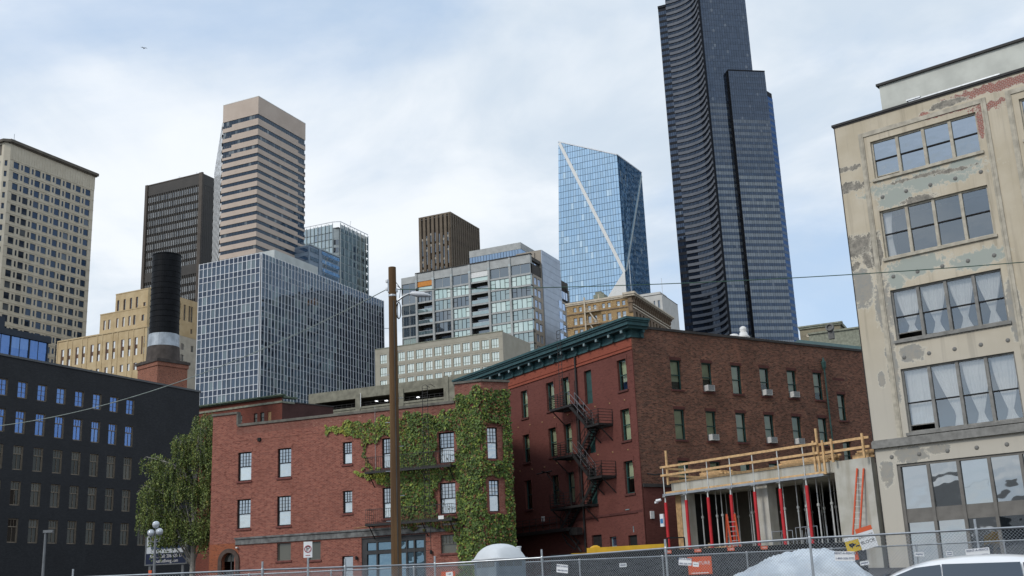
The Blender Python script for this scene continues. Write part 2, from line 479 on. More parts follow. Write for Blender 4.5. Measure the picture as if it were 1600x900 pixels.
for (cu, cz, ru, rz, k, rag) in ((4.6, 22.6, 3.0, .55, gg, .9), (3.0, 22.0, .9, .5, gg, .7), (6.9, 22.9, .9, .4, gg, .8),
        (3.6, 17.9, 1.6, .55, gg, .7), (6.9, 17.6, 1.3, .5, gg, .8), (2.4, 17.3, .5, .4, gg, .6), (.5, 17.4, .6, 1.2, mg, .35), (1.6, 16.0, .5, 1.6, mg, .7),
        (8.3, 14.6, .35, 1.6, mg, .4), (1.6, 12.8, .28, 2.5, mg, .6), (2.7, 13.2, .7, .45, mg, .6), (.9, 12.0, .2, .45, mg, .3), (2.0, 7.8, 1.0, .42, mg, .5), (.55, 7.0, .35, .7, mg, .5), (3.4, 7.9, .6, .25, mg, .6),
        (.35, 24.45, .8, .16, dg, .9), (.5, 23.3, .9, .28, dg, 1.0), (.75, 19.7, 1.1, .7, dg, .8), (1.0, 18.9, .35, .5, dg, 1.2), (.3, 18.6, .3, .25, dg, 1.2), (4.3, 21.62, .9, .22, dg, .5), (4.3, 22.9, 1.6, .1, dg, 1.2), (6.4, 22.75, 1.0, .1, dg, 1.1), (1.55, 19.3, .35, .9, dg, .4)):
    c = patch(c, cu, cz, ru, rz, k, rag)
br = t.n.new('ShaderNodeTexBrick'); br.inputs['Scale'].default_value = 1; br.inputs['Brick Width'].default_value = .21; br.inputs['Row Height'].default_value = .075; br.inputs['Mortar Size'].default_value = .012
t.link((.34, .09, .06), br.inputs['Color1']); t.link((.24, .07, .05), br.inputs['Color2']); t.link((.42, .37, .33), br.inputs['Mortar']); t.l.new(v, br.inputs['Vector'])
for (cu, cz, ru, rz, rag) in ((9.2, 26.75, 2.6, .28, .8), (5.2, 26.3, .3, .25, .5), (6.7, 26.05, 1.3, .07, 1.3), (8.1, 25.1, .22, .8, .5), (8.7, 25.8, .9, .25, 1.1)):
    c = patch(c, cu, cz, ru, rz, br.outputs['Color'], rag, .03)
c = patch(c, 6.5, 26.6, 1.0, .2, dg, .5)
pit = t.noise(9, 2, .5, off=(1, 5, 1))
c = t.mix(t.rng(pit, .76, .79, 0, .8), c, (.12, .10, .09))
t.bump(t.math('ADD', nz, t.math('MULTIPLY', nf, .4)), .25, .03)
t.set(c, .88, .2)
plain('cream_trim', (.47, .43, .35), .8, .22, 2.5)
plain('grey_trim', (.23, .225, .21), .75, .25, 2.5)
plain('shop_frame', (.17, .16, .145), .6, .15, 2)
plain('penthouse_plaster', (.56, .57, .52), .85, .12, .8)
BG = thing('warehouse_building', 'cream warehouse with peeling paint and wide curtained windows at the right', 'building', (19.34, 62, 0), -39.16)
bf = Face(BG)
rows = [(23.4, 25.68), (18.7, 21.48), (14.0, 16.85), (8.95, 12.42)]
bays = [2.0, 10.2, 18.4]
holes = [(u, u + 5.95, a, b) for u in bays for a, b in rows]
SH = (1.1, 25.9, .9, 7.36)
bf.wall(0, 27, 0, 27.2, holes + [SH], .3, 'peeling_paint')
m = MB()
m.face(((0, 20, 0), (0, 0, 0), (0, 0, 27.2), (0, 20, 27.2)))
m.face(((27, 0, 0), (27, 20, 0), (27, 20, 27.2), (27, 0, 27.2))); m.face(((27, 20, 0), (0, 20, 0), (0, 20, 27.2), (27, 20, 27.2)))
part('side_wall', m, 'cream_trim', BG)
part('roof', MB().box(.1, 26.9, .1, 19.9, 26.6, 26.9), 'roof_grey', BG)
part('coping', MB().box(-.12, 27.1, -.1, .35, 27.2, 27.33).box(-.06, 27.05, -.05, .3, 27.12, 27.2), 'black_iron', BG)
ph = part('penthouse', MB().box(1.2, 26, 5, 15, 26.9, 31.1), 'penthouse_plaster', BG)
part('coping', MB().box(1.05, 26.15, 4.85, 15.15, 31.1, 31.25), 'black_iron', ph)
part('roof_rail', MB().box(4.5, 9.5, -.05, .5, 27.33, 27.42).box(4.4, 5.2, -.1, .3, 27.42, 27.5), 'galvanised', BG)
rg = random.Random(3)
ext = sorted(rows)
for bi, u in enumerate(bays):
    bf.part('bay_moulding', MB().box(u - .62, u - .34, -.07, .02, 8.72, 26.32).box(u + 6.29, u + 6.57, -.07, .02, 8.72, 26.32).box(u - .34, u + 6.29, -.055, .02, 26.06, 26.32)
            .box(u - .44, u - .40, -.10, -.07, 8.72, 26.3).box(u + 6.35, u + 6.39, -.10, -.07, 8.72, 26.3), 'cream_trim')
    for ri, (a, b) in enumerate(rows):
        h = b - a; fr = 'cream_trim' if ri < 2 else 'grey_trim'
        m = MB(); fw = .1; W = 5.95
        m.box(0, fw, 0, .16, 0, h); m.box(W - fw, W, 0, .16, 0, h); m.box(fw, W - fw, 0, .16, h - fw, h); m.box(fw, W - fw, 0, .16, 0, fw)
        for i in range(1, 4): m.box(W * i / 4 - .085, W * i / 4 + .085, -.03, .16, 0, h)
        win = bf.part('window', m, fr, u, a, .14)
        mid = h * (.5 if ri < 2 else .46)
        for i in range(4):
            x0 = W * i / 4 + (.1 if i == 0 else .085); x1 = W * (i + 1) / 4 - (.1 if i == 3 else .085); w = x1 - x0
            part('meeting_rail', MB().box(x0, x1, .03, .12, mid - .035, mid + .035), 'black_matte', win)
            lift = .32 if (bi == 0 and i == 0 and ri in (2, 3)) else 0.0
            if bi == 0 and i == 0 and ri == 0: lift = .12
            add('pane', pane_mesh(w, h - fw - mid, 'glass_clear' if ri > 0 else 'glass_house', seed=rg.randrange(6)), win, (x0, .06, mid))
            add('pane', pane_mesh(w, mid - fw - lift, 'glass_clear' if ri > 0 else 'glass_house', seed=rg.randrange(6)), win, (x0, .10, fw + lift))
            if lift: part('sash_rail', MB().box(x0, x1, .08, .13, fw + lift - .05, fw + lift), fr, win)
            st = None
            if ri == 2: st = 'tied'
            if ri == 3: st = ('flat', 'side', 'tied', 'tied')[i]
            if ri == 1 and i == 0: st = 'sideleft'
            if bi and ri > 1: st = rg.choice(('tied', 'flat', 'side'))
            if st: add('curtain', curtain_mesh(w, h - fw - .12 - lift, st, seed=rg.randrange(4)), win, (x0, .30, fw + lift))
        m = MB().box(u - .12, u + W + .12, -.12, .14, a - .16, a - .003)
        for k in range(30): m.box(u - .05 + k * .205, u + .08 + k * .205, -.035, .0, a - .20, a - .16)
        bf.part('sill', m, fr)
        if ri: 
            backing(bf, u, u + W, a - .2, b + .2, 2.2)
            zt = (rows[ri - 1][0] - .16 + b) / 2 - .1
            for k in range(5): stud(bf, u + .3 + 1.36 * k, zt)
bf.part('belt_course', MB().box(-.05, 27.05, -.22, .02, 8.30, 8.66).box(-.02, 27.02, -.14, .02, 8.66, 8.74), 'grey_trim')
m = MB()
for k in range(130): m.box(.05 + k * .205, .18 + k * .205, -.05, .0, 8.24, 8.30)
bf.part('drip_edge', m, 'cream_trim')
for k in range(16): stud(bf, .9 + 1.5 * k, 7.78)
# street-level shop windows
SU = [1.1] + [1.1 + 1.565 * k for k in range(1, 16)]
m = MB(); u0, u1, z0, z1 = SH
m.box(u0, u1, 0, .2, z1 - .14, z1 - .003); m.box(u0, u1, 0, .2, z0, z0 + .25)
for k, u in enumerate(SU): m.box(u, u + .17, -.02, .2, z0 + .25, z1 - .14)
sf = bf.part('shop_front', m, 'shop_frame', d=.08)
for k in range(15):
    a, b = SU[k] + .17, SU[k + 1]
    add('panel', cached('shoppanel', lambda: MB().box(0, 1.395, 0, .1, 0, .72).mesh('panel', 'shop_frame')), sf, (a, .05, 4.27))
    add('pane', pane_mesh(1.395, 2.23, 'glass_shop', .012, rg.randrange(8)), sf, (a, .1, 4.99))
    add('pane', pane_mesh(1.395, 3.12, 'glass_shop', .012, rg.randrange(8)), sf, (a, .1, 1.15))
part('edge_flashing', MB().box(-.02, .02, -.03, .3, .5, 27.1), 'black_iron', BG)

# ================================================================ red brick hotel with fire escape (centre right)
bricks('brick_maroon', (.165, .058, .047), (.13, .045, .038), (.17, .075, .06), .3, dark=(.08, .03, .025), pale=(.24, .095, .075), painted=.25)
bricks('brick_terracotta', (.30, .085, .055), (.26, .075, .05), (.25, .085, .06), .25, painted=.5)
bricks('brick_brown', (.105, .050, .036), (.27, .115, .075), (.20, .16, .13), .3, dark=(.04, .022, .018), pale=(.36, .20, .12))
plain('teal_paint', (.035, .09, .10), .55, .25, 2.5)
plain('teal_light', (.22, .30, .32), .6, .2, 3)
plain('green_frame', (.028, .075, .07), .55, .2, 3, streak=False)
plain('green_curtain', (.58, .65, .45), .9, .15, 1, streak=False)
plain('maroon_sill', (.10, .035, .03), .8, .25, 3)
plain('lead_coping', (.055, .05, .048), .8, .25, 2)
HT = thing('hotel_building', 'red brick four-storey hotel with teal cornice and black fire escape', 'building', (8.13, 77, 0), -57.76)
hl = Face(HT)                     # left face: local x = -u
hr = Face(HT, 0, 0, 90)           # right face
LW = [(-1.8, -.77), (-8.82, -7.84), (-10.92, -9.88), (-14.6, -13.66)]
ROWS = [(14.91, 17.08), (11.41, 13.58), (7.80, 10.0)]
lh = [(a, b, c, d) for a, b in LW for c, d in ROWS] + [(-17.9, -16.9, c, d) for c, d in ROWS]
doors = [(-5.88, -4.96, 14.62, 17.08), (-5.88, -4.96, 11.05, 13.5), (-6.1, -5.1, 7.45, 9.95)]
grd = [(-3.96, -3.2, 3.9, 5.06), (-1.84, -.89, 3.4, 5.02), (-6.1, -4.9, 3.0, 5.3)]
hl.wall(-24, 0, 0, 17.62, lh + doors + grd, .3, 'brick_maroon')
hl.wall(-24, 0, 17.62, 18.42, (), .3, 'brick_terracotta', 'frieze_wall')
hl.part('string_course', MB().box(-24, .02, -.08, .0, 17.56, 17.68).box(-24, .02, -.05, 0, 17.05 + .75, 17.05 + .80), 'brick_terracotta')
hl.part('string_course', MB().box(-24, .02, -.07, .0, 6.46, 6.62), 'maroon_sill')
hl.part('corner_pier', MB().box(-.5, .06, -.06, .0, 0, 17.5), 'brick_maroon')
for a, b, c, d in lh:
    dh_window(hl, a, b, c, d, .3, 'green_frame', 'glass_hotel', .5, .075, curtain='flat', cmat='green_curtain', sill='maroon_sill', rg=rg)
    hl.part('lintel', MB().box(a - .12, a, -.03, .0, d - .5, d + .28).box(b, b + .12, -.03, 0, d - .5, d + .28).box(a, b, -.03, 0, d, d + .28), 'brick_maroon')
for a, b, c, d in doors: hl.part('door', MB().box(a + .03, b - .03, 0, .06, c, d - .03).box(a + .15, b - .15, -.02, 0, c + .9, d - .2), 'green_frame', d=.2)
dh_window(hl, *grd[0], .3, 'teal_light', 'glass_sky', .45, .07, rg=rg)
hl.part('door', MB().box(grd[1][0], grd[1][1], 0, .06, grd[1][2], grd[1][3] - .02), 'black_matte', d=.15)
hl.part('shutter', MB().box(grd[2][0], grd[2][1], 0, .06, grd[2][2], grd[2][3] - .02), 'black_iron', d=.15)
backing(hl, -24, 0, 3, 17.3, 1.1)
# right face
RY = [3.32, 6.22, 9.07, 11.88, 14.7, 17.47]
rh = [(y, y + .98, c, d) for y in RY for c, d in ((14.95, 17.07), (11.41, 13.55), (7.75, 9.95))] + [(19.9, 20.78, 13.45, 15.52), (19.9, 20.78, 9.7, 11.8)]
hr.wall(0, 26, 0, 19.12, rh, .28, 'brick_brown')
for i, (a, b, c, d) in enumerate(rh):
    k, rr = divmod(i, 3)
    ac = i < 18 and rr < 2 and k in (1, 3, 4)
    dh_window(hr, a, b, c, d, .28, 'green_frame', 'glass_hotel', .5, .075, curtain='flat', cmat='green_curtain', sill='maroon_sill', rg=rg)
    hr.part('lintel', MB().box(a - .06, b + .06, -.012, .0, d, d + .2), 'maroon_sill')
backing(hr, .4, 25.8, 6, 17.4, 1.1)
hr.part('lower_wall', MB().box(.07, 3.1, -.05, 0, 0, 8.1), 'brick_maroon')
hr.part('ledge', MB().box(.07, 3.2, -.16, 0, 8.1, 8.32), 'lead_coping')
hr.part('pipe_stub', MB().tube([(.5, -.05, 9.0), (.9, -.3, 8.9), (2.2, -.2, 9.0)], .05, 6), 'black_iron')
hr.part('coping', MB().box(.9, 26.1, -.1, .4, 19.12, 19.3), 'lead_coping')
hr.part('roof_edge', MB().box(9.5, 15.9, .3, .5, 19.3, 19.42), 'white_paint')
hr.part('copper_hatch', MB().face(((15.9, .1, 19.34), (26, .1, 19.34), (26, .7, 19.78), (17.1, .7, 19.78))).face(((15.9, .1, 19.34), (17.1, .7, 19.78), (17.0, 1.6, 19.6), (15.9, 1.6, 19.34)))
        .face(((17.1, .7, 19.78), (26, .7, 19.78), (26, 1.6, 19.5), (17.0, 1.6, 19.6))), 'green_frame')
hr.part('downpipe', MB().tube([(18.68, -.12, 8.5), (18.68, -.12, 17.3)], .06, 8).lathe([(.06, 17.3), (.16, 17.55), (.2, 17.95), (.12, 18.0), (.04, 18.3)], 8, 18.68, -.12), 'green_frame')
hr.part('wall_patch', MB().box(19.6, 20.9, -.01, 0, 16.6, 16.8), 'maroon_sill')
m = MB(); m.face(((-24, 26, 0), (-24, 0, 0), (-24, 0, 18.4), (-24, 26, 18.4))); m.face(((0, 26, 0), (-24, 26, 0), (-24, 26, 19.1), (0, 26, 19.1)))
part('side_wall', m, 'brick_brown', HT)
part('roof', MB().box(-23.9, -.3, .1, 25.9, 18.3, 18.5), 'roof_grey', HT)
# cornice: stepped profile with brackets, returning round the corner
cp = MB()
for a, b, o in ((18.42, 18.95, .12), (18.95, 19.12, .62), (19.12, 19.38, .82), (19.38, 19.5, .92), (19.5, 19.66, 1.02)):
    cp.box(-24 - .1, o * .9 if o > .2 else .12, -o, .3, a, b)
    cp.box(.0, o * .9 if o > .2 else .12, .3, 1.05, a, b)
cn = part('cornice', cp, 'teal_paint', HT)
bk = MB().box(-.09, .09, -.52, -.12, .28, .52).box(-.09, .09, -.3, -.12, 0, .28).mesh('bracket', 'teal_paint')
bt = MB().box(-.1, .1, -.60, -.52, .30, .50).mesh('bracket_end', 'teal_light')
for k in range(16):
    b = add('bracket', bk, cn, (-.35 - 1.5 * k, 0, 18.44)); add('bracket_end', bt, b, (0, 0, 0))
b = add('bracket', bk, cn, (0, .75, 18.44), R(90))
for i in range(9):
    for zz in (14.2, 10.75): stud(hl, -(1.2 + i * 1.75), zz + (i % 3) * .05, .06, 'timber')
# air conditioners in the right face windows
plain('ac_white', (.62, .62, .6), .5, .1, 5); plain('ac_grille', (.22, .23, .24), .5, .1, 5)
acm = MB(); acm.box(0, .66, -.30, .16, 0, .42, 0)
acg = MB()
for k in range(7): acg.box(.05, .61, -.315, -.30, .05 + k * .055, .085 + k * .055)
acs = MB()
for k in range(8): acs.box(.66, .672, -.28 + k * .05, -.255 + k * .05, .05, .37)
AM, AG, AS = acm.mesh('case', 'ac_white'), acg.mesh('grille', 'ac_grille'), acs.mesh('side_vent', 'ac_grille')
ordn = {1: 'second', 3: 'fourth', 4: 'fifth'}
for k in (1, 3, 4):
    for rr, zz in ((0, 14.98), (1, 11.44)):
        o = thing('air_conditioner', 'white window air conditioner in the %s-row %s window of the brown brick wall' % (('top', 'second')[rr], ordn[k]), 'air conditioner', (0, 0, 0), -57.76 + 90, 'window air conditioners')
        o.location = Matrix.Translation((8.13, 77, 0)) @ (Matrix.Rotation(R(-57.76), 4, 'Z') @ Vector(hr.at(RY[k] + .16, -.01, zz)))
        add('case', AM, o); add('grille', AG, o); add('side_vent', AS, o)

# fire escape on the hotel's left face
FE = thing('fire_escape', 'black iron zigzag fire escape on the maroon hotel wall', 'fire escape', (8.13, 77, 0), -57.76)
Y0, Y1 = -1.25, -.03
def railing(m, pts, h=1.0, bars=5, post=.9, r=.016):
    for a, b in zip(pts, pts[1:]):
        a = Vector(a); b = Vector(b); L = (b - a).length; n = max(1, round(L / post))
        for i in range(n + 1): p = a.lerp(b, i / n); m.obox(p, p + Vector((0, 0, h)), r * 2.4, r * 2.4)
        for k in range(1, bars + 1): z = Vector((0, 0, h * k / bars)); m.obox(a + z, b + z, r * 2, r * 2)
def platform(u0, u1, z, side=True, y0=Y0, y1=Y1):
    m = MB()
    for k in range(int((u1 - u0) / .09)): m.box(-u1 + k * .09, -u1 + k * .09 + .045, y0, y1, z - .03, z)
    m.box(-u1, -u0, y0 - .02, y0 + .04, z - .14, z + .02); m.box(-u1, -u0, y1 - .04, y1, z - .14, z + .02)
    m.box(-u1, -u1 + .05, y0, y1, z - .14, z + .02); m.box(-u0 - .05, -u0, y0, y1, z - .14, z + .02)
    o = part('platform', m, 'black_iron', FE)
    for x in (-u1 + .15, -u0 - .15): part('bracket', MB().obox((x, y0 + .05, z - .1), (x + .0, y1, z - 1.15), .06, .06), 'black_iron', FE)
    return o
def rails(*pts, **k): m = MB(); railing(m, pts, **k); part('railing', m, 'black_iron', FE)
def stair(ua, za, ub, zb, y0, y1):
    m = MB(); n = 9
    for y in (y0, y1): m.obox((-ua, y, za), (-ub, y, zb), .04, .24)
    for i in range(1, n):
        t = i / n; x = -(ua + (ub - ua) * t); z = za + (zb - za) * t
        m.box(x - .1, x + .1, y0, y1, z - .02, z + .01)
    part('stair', m, 'black_iron', FE)
    r = MB()
    for y in (y0, y1):
        for h in (.5, .95): r.obox((-ua, y, za + h), (-ub, y, zb + h), .03, .03)
        for t in (0, .5, 1): x = -(ua + (ub - ua) * t); z = za + (zb - za) * t; r.obox((x, y, z), (x, y, z + .95), .03, .03)
    part('stair_rail', r, 'galvanised' if za > 8 and ub < ua else 'black_iron', FE)
platform(5.9, 8.7, 14.62); rails((-8.7, Y1, 14.62), (-8.7, Y0, 14.62), (-6.6, Y0, 14.62), bars=6)
platform(2.7, 4.4, 12.78); rails((-4.4, Y0, 12.78), (-2.7, Y0, 12.78), (-2.7, Y1, 12.78))
stair(6.3, 14.62, 4.2, 12.78, -1.2, -.65)
platform(6.1, 8.6, 11.02); rails((-8.6, Y1, 11.02), (-8.6, Y0, 11.02), (-6.6, Y0, 11.02), bars=6)
stair(4.4, 12.78, 6.3, 11.02, -.62, -.08)
platform(2.7, 4.4, 9.15); rails((-4.4, Y0, 9.15), (-2.7, Y0, 9.15), (-2.7, Y1, 9.15))
stair(6.2, 11.02, 4.2, 9.15, -1.2, -.65)
platform(5.0, 9.3, 7.4); rails((-9.3, Y1, 7.4), (-9.3, Y0, 7.4), (-6.6, Y0, 7.4), bars=5)
stair(4.4, 9.15, 6.3, 7.4, -.62, -.08)
platform(7.4, 16.2, 5.95, y0=-1.1); rails((-16.2, -1.1, 5.95), (-8.8, -1.1, 5.95), bars=4, h=.9)
part('walkway_beam', MB().box(-16.4, -7.4, -1.14, -1.02, 5.72, 5.93), 'black_iron', FE)
stair(7.0, 7.4, 8.6, 5.95, -.9, -.2)
part('counterweight_arm', MB().tube([(-8.6, -.6, 5.7), (-7.4, -.6, 4.9), (-6.6, -.6, 4.2)], .06, 6).tube([(-8.9, -.6, 5.6), (-8.2, -.7, 4.9), (-7.2, -.7, 4.4), (-6.7, -.7, 5.0)], .05, 6).box(-7.6, -6.6, -.9, -.4, 5.4, 5.9), 'black_iron', FE)
m = MB()
for x in (-7.65, -7.2): m.tube([(x, -1.0, 14.7), (x, -1.0, 20.4), (x, -.5, 20.65), (x, .2, 20.6)], .022, 6)
for k in range(20): m.box(-7.65, -7.2, -1.01, -.99, 14.9 + k * .29, 14.93 + k * .29)
part('roof_ladder', m, 'black_iron', FE)
part('drainpipe', MB().tube([(-6.75, -.12, 3), (-6.75, -.12, 18.4)], .075, 8).tube([(-7.05, -.1, 8.0), (-7.0, -.1, 16.6)], .03, 6), 'black_iron', HT)
part('hoist_arm', MB().tube([(-10.9, -.1, 10.2), (-10.3, -1.2, 10.25)], .05).tube([(-11.6, -.8, 10.2), (-9.6, -.8, 10.22)], .05).tube([(-9.3, -.2, 8.6), (-10.4, -.7, 10.1)], .035), 'black_iron', HT)
part('wall_sign', MB().box(-11.0, -10.6, -.98, -.95, 6.6, 7.0), 'white_paint', FE)
hl.part('cable_box', MB().box(-1.9, -1.5, -.05, 0, 6.72, 6.78).box(-1.2, -1.15, -.05, 0, 5.2, 5.6), 'teal_light')
hr.part('meter_box', MB().box(.5, .8, -.14, 0, 6.0, 6.5), 'white_paint')

# dishes and vents on the hotel roof
for lab, y, rr in (('larger white round roof vent on the hotel roof edge', 11.6, .32), ('small white vent on the hotel roof beside the larger one', 10.6, .3)):
    o = thing('roof_vent', lab, 'vent', (0, 0, 0), 0, 'roof vents')
    o.location = Matrix.Translation((8.13, 77, 18.5)) @ (Matrix.Rotation(R(-57.76), 4, 'Z') @ Vector((-1.0, y, 0)))
    if y > 11: part('stack', MB().lathe([(.42, .0), (.42, 1.02), (.5, 1.05), (.34, 1.22), (.28, 1.45), (.2, 1.47), (.27, 1.62), (.25, 1.82), (.12, 1.92)], 14), 'white_paint', o, smooth=True)
    else: part('stack', MB().lathe([(.4, 0), (.42, 1.0), (.4, 1.12), (.25, 1.22), (.1, 1.26)], 14), 'white_paint', o, smooth=True)
    part('flange', MB().lathe([(.55, 0), (.55, .06), (.5, .08)], 14), 'roof_grey', o)
# ================================================================ red brick building with ivy (centre left)
bricks('brick_red', (.33, .115, .08), (.19, .057, .042), (.36, .22, .175), .2, dark=(.12, .04, .032), pale=(.38, .19, .14))
bricks('brick_parapet', (.22, .075, .055), (.27, .10, .075), (.30, .20, .16), .35, dark=(.12, .045, .04), pale=(.48, .30, .23))
bricks('brick_orange', (.33, .10, .045), (.28, .085, .045), (.28, .14, .09), .3)
plain('stone_coping', (.15, .14, .12), .85, .25, 2)
plain('belt_stone', (.17, .17, .165), .85, .45, 2.2)
plain('brick_sill', (.17, .06, .05), .85, .25, 4)
plain('shop_dark', (.045, .046, .048), .55, .2, 2)
plain('arch_stone', (.085, .06, .05), .85, .25, 3)
glass('glass_dull', dark=(.018, .018, .016), refl=.03, wav=.05, rnd=1.0, tint=(.5, .52, .5), blind=.3, bcol=(.10, .095, .08))
glass('glass_teal', dark=(.02, .035, .045), refl=.28, tint=(.45, .68, .85), wav=.2, wscale=.8)
glass('glass_white', dark=(.24, .26, .24), refl=.42, wav=.3, wscale=1.3, rnd=.5)
glass('glass_dim', dark=(.06, .057, .045), refl=.05, tint=(.6, .65, .65), wav=.05)
IV = thing('ivy_building', 'red brick three-storey building with ivy-covered right end', 'building', (-23.31, 86, 0), -21.0)
iv = Face(IV)
UP = [(2.35, 3.53), (5.82, 6.98), (11.31, 12.07), (14.5, 15.45), (18.95, 20.15)]
ih = []
for a, b in UP:
    s = .55 if b - a < .8 else 0
    ih += [(a, b, 10.5 + s, 12.64), (a, b, 7.02 + s, 9.15)]
g2 = [(5.85, 7.02, 4.55, 5.79), (8.45, 9.49, 4.47, 5.75), (11.23, 12.11, 2.6, 4.6), (18.94, 20.14, 4.4, 5.63)]
shop = (12.8, 17.8, 2.4, 5.78)
iv.wall(0, 2.2, 6.0, 15.6, (), .25, 'brick_red')
iv.wall(2.2, 20.3, 2.0, 14.0, [h for h in ih] + g2 + [shop], .25, 'brick_red')
iv.wall(2.2, 20.3, 14.0, 14.62, (), .25, 'brick_parapet', 'parapet_wall')
iv.wall(20.3, 22.35, 2.0, 15.95, (), .25, 'brick_parapet', 'tower_wall')
# arched doorway in the orange brick pier: wall pieces round a real arch
cu, cz, r = 1.75, 4.72, .62
n = 14
W1 = 2.55
arc = [(cu - r * math.cos(math.pi * k / n), cz + r * math.sin(math.pi * k / n)) for k in range(n + 1)]
m = MB()
m.face(((0, 0, 0), (cu - r, 0, 0), (cu - r, 0, cz), (0, 0, cz))); m.face(((cu + r, 0, 0), (W1, 0, 0), (W1, 0, cz), (cu + r, 0, cz)))
m.face(((0, 0, cz), (cu - r, 0, cz), (cu - r, 0, 6), (0, 0, 6))); m.face(((cu + r, 0, cz), (W1, 0, cz), (W1, 0, 6), (cu + r, 0, 6)))
for (x0, z0), (x1, z1) in zip(arc, arc[1:]):
    m.face(((x0, 0, z0), (x1, 0, z1), (x1, 0, 6), (x0, 0, 6))); m.face(((x0, 0, z0), (x0, .35, z0), (x1, .35, z1), (x1, 0, z1)))
m.face(((cu - r, 0, 0), (cu - r, .35, 0), (cu - r, .35, cz), (cu - r, 0, cz))); m.face(((cu + r, .35, 0), (cu + r, 0, 0), (cu + r, 0, cz), (cu + r, .35, cz)))
iv.part('doorway_wall', m, 'brick_orange', d=-.02)
m = MB(); ro = .92
for k in range(n):
    t0, t1 = math.pi * k / n, math.pi * (k + 1) / n
    P = [(cu - q * math.cos(t), cz + q * math.sin(t)) for q, t in ((r, t0), (r, t1), (ro, t1), (ro, t0))]
    m.face([(x, -.1, z) for x, z in P]); m.face([(P[3][0], -.1, P[3][1]), (P[2][0], -.1, P[2][1]), (P[2][0], 0, P[2][1]), (P[3][0], 0, P[3][1])])
m.box(cu - ro, cu - r, -.1, 0, 0, cz); m.box(cu + r, cu + ro, -.1, 0, 0, cz)
iv.part('arch_surround', m, 'arch_stone', d=-.02)
dr = iv.part('door', MB().box(cu - r, cu + r, 0, .06, 0, 4.0).box(cu - .05, cu + .05, -.02, .0, 0, 5.3), 'shop_dark', d=.3)
add('pane', MB().prism([(x, y) for x, y in arc[::-1]], 0, .02).mesh('pane', 'glass_dull'), dr, (0, .0, 0)).rotation_euler = (R(90), 0, 0)
iv.part('coping', MB().box(-.08, 2.25, -.1, .35, 15.6, 15.76).box(2.18, 2.3, -.08, .35, 14.75, 15.6), 'stone_coping')
iv.part('coping', MB().box(2.3, 20.28, -.1, .35, 14.62, 14.8), 'stone_coping')
ch = Face(IV, 22.35, 0, 45)
iv.part('coping', MB().box(20.22, 22.42, -.1, .35, 15.95, 16.1), 'stone_coping')
cw = [(.32, 1.08, 10.56, 12.74), (.32, 1.08, 6.98, 9.12)]
ch.wall(0, 2.05, 2, 15.95, cw, .25, 'brick_parapet', 'tower_wall')
ch.part('coping', MB().box(-.1, 2.15, -.1, .35, 15.95, 16.1), 'stone_coping')
for h in cw:
    dh_window(ch, *h, .25, 'black_matte', ('glass_house', 'glass_white'), .52, .06, 3, 4, sill='brick_sill', rg=rg)
ex, ey, _ = ch.at(2.05)
m = MB(); SX = ex - 17; m.face(((ex, ey, 0), (SX, 26, 0), (SX, 26, 15.9), (ex, ey, 15.9))); m.face(((0, 26, 0), (0, 0, 0), (0, 0, 15.6), (0, 26, 15.6))); m.face(((SX, 26, 0), (0, 26, 0), (0, 26, 14.6), (SX, 26, 14.6)))
part('side_wall', m, 'brick_red', IV)
part('roof', MB().prism([(.3, .36), (21.9, .36), (ex - .5, ey + .2), (SX - .2, 25.8), (.3, 25.8)], 13.9, 14.1), 'roof_grey', IV)
for i, (a, b, c, d) in enumerate(ih):
    big = b - a > .8
    dh_window(iv, a, b, c, d, .25, 'black_matte', ('glass_house', 'glass_white'), .5, .075, 4 if big else 3, 4, sill='brick_sill', rg=rg)
    iv.part('lintel', MB().box(a - .08, b + .08, -.03, 0, d, d + .22), 'brick_red')
for i, h in enumerate(g2):
    dh_window(iv, *h, .25, 'black_matte' if i == 2 else 'stone_coping', 'glass_dim' if i != 2 else 'glass_house', .5 if i == 3 else 0, .06, 4 if i == 3 else 0, 3 if i == 3 else 0, sill='brick_sill', rg=rg)
# stone belt with a profile, stained
iv.part('belt_course', MB().box(2.3, 20.2, -.06, 0, 5.92, 6.26).box(2.25, 20.25, -.14, 0, 6.26, 6.38).box(2.28, 20.22, -.09, 0, 5.86, 5.92), 'belt_stone')
# glazed shop front
m = MB(); a, b, c, d = shop
m.box(a, b, 0, .2, 5.42, d); m.box(a, a + .4, 0, .2, c, 5.42); m.box(b - .17, b, 0, .2, c, 5.42); m.box(a + .4, b - .17, 0, .2, 4.62, 4.86)
m.box(a - .05, b + .05, -.06, 0, 5.72, 5.84)
for x in (14.0, 15.55, 16.3, 16.9): m.box(x - .06, x + .06, -.02, .2, c, 5.42)
so = iv.part('shop_front', m, 'shop_dark', d=.06)
xs = [a + .4, 14.0, 15.55, 16.3, 16.9, b - .17]
for x0, x1 in zip(xs, xs[1:]):
    w = x1 - x0 - .1
    add('pane', pane_mesh(w, .5, 'glass_teal', .01, rg.randrange(6)), so, (x0 + .05, .1, 4.89)); add('pane', pane_mesh(w, 2.2, 'glass_teal', .01, rg.randrange(6)), so, (x0 + .05, .1, 2.4))
for u, z in ((12.45, 4.3), (18.25, 4.4)): iv.part('wall_lamp', MB().lathe([(.07, 0), (.09, .05), (.09, .2), (.05, .26)], 10, 0, -.12).box(-.05, .05, -.1, 0, .06, .16), 'black_matte', u, z)
iv.part('vent_pipe', MB().box(4.1, 4.35, -.12, 0, 13.35, 13.6), 'black_matte')
iv.part('camera_box', MB().box(2.42, 2.55, -.2, 0, 5.62, 5.72), 'white_paint')
iv.part('string_joint', MB().box(2.3, 12, -.02, 0, 13.5, 13.56), 'brick_red')
iv.part('antenna_pole', MB().tube([(14.0, -.05, 9.9), (14.0, -.05, 15.0)], .015, 5), 'galvanised')
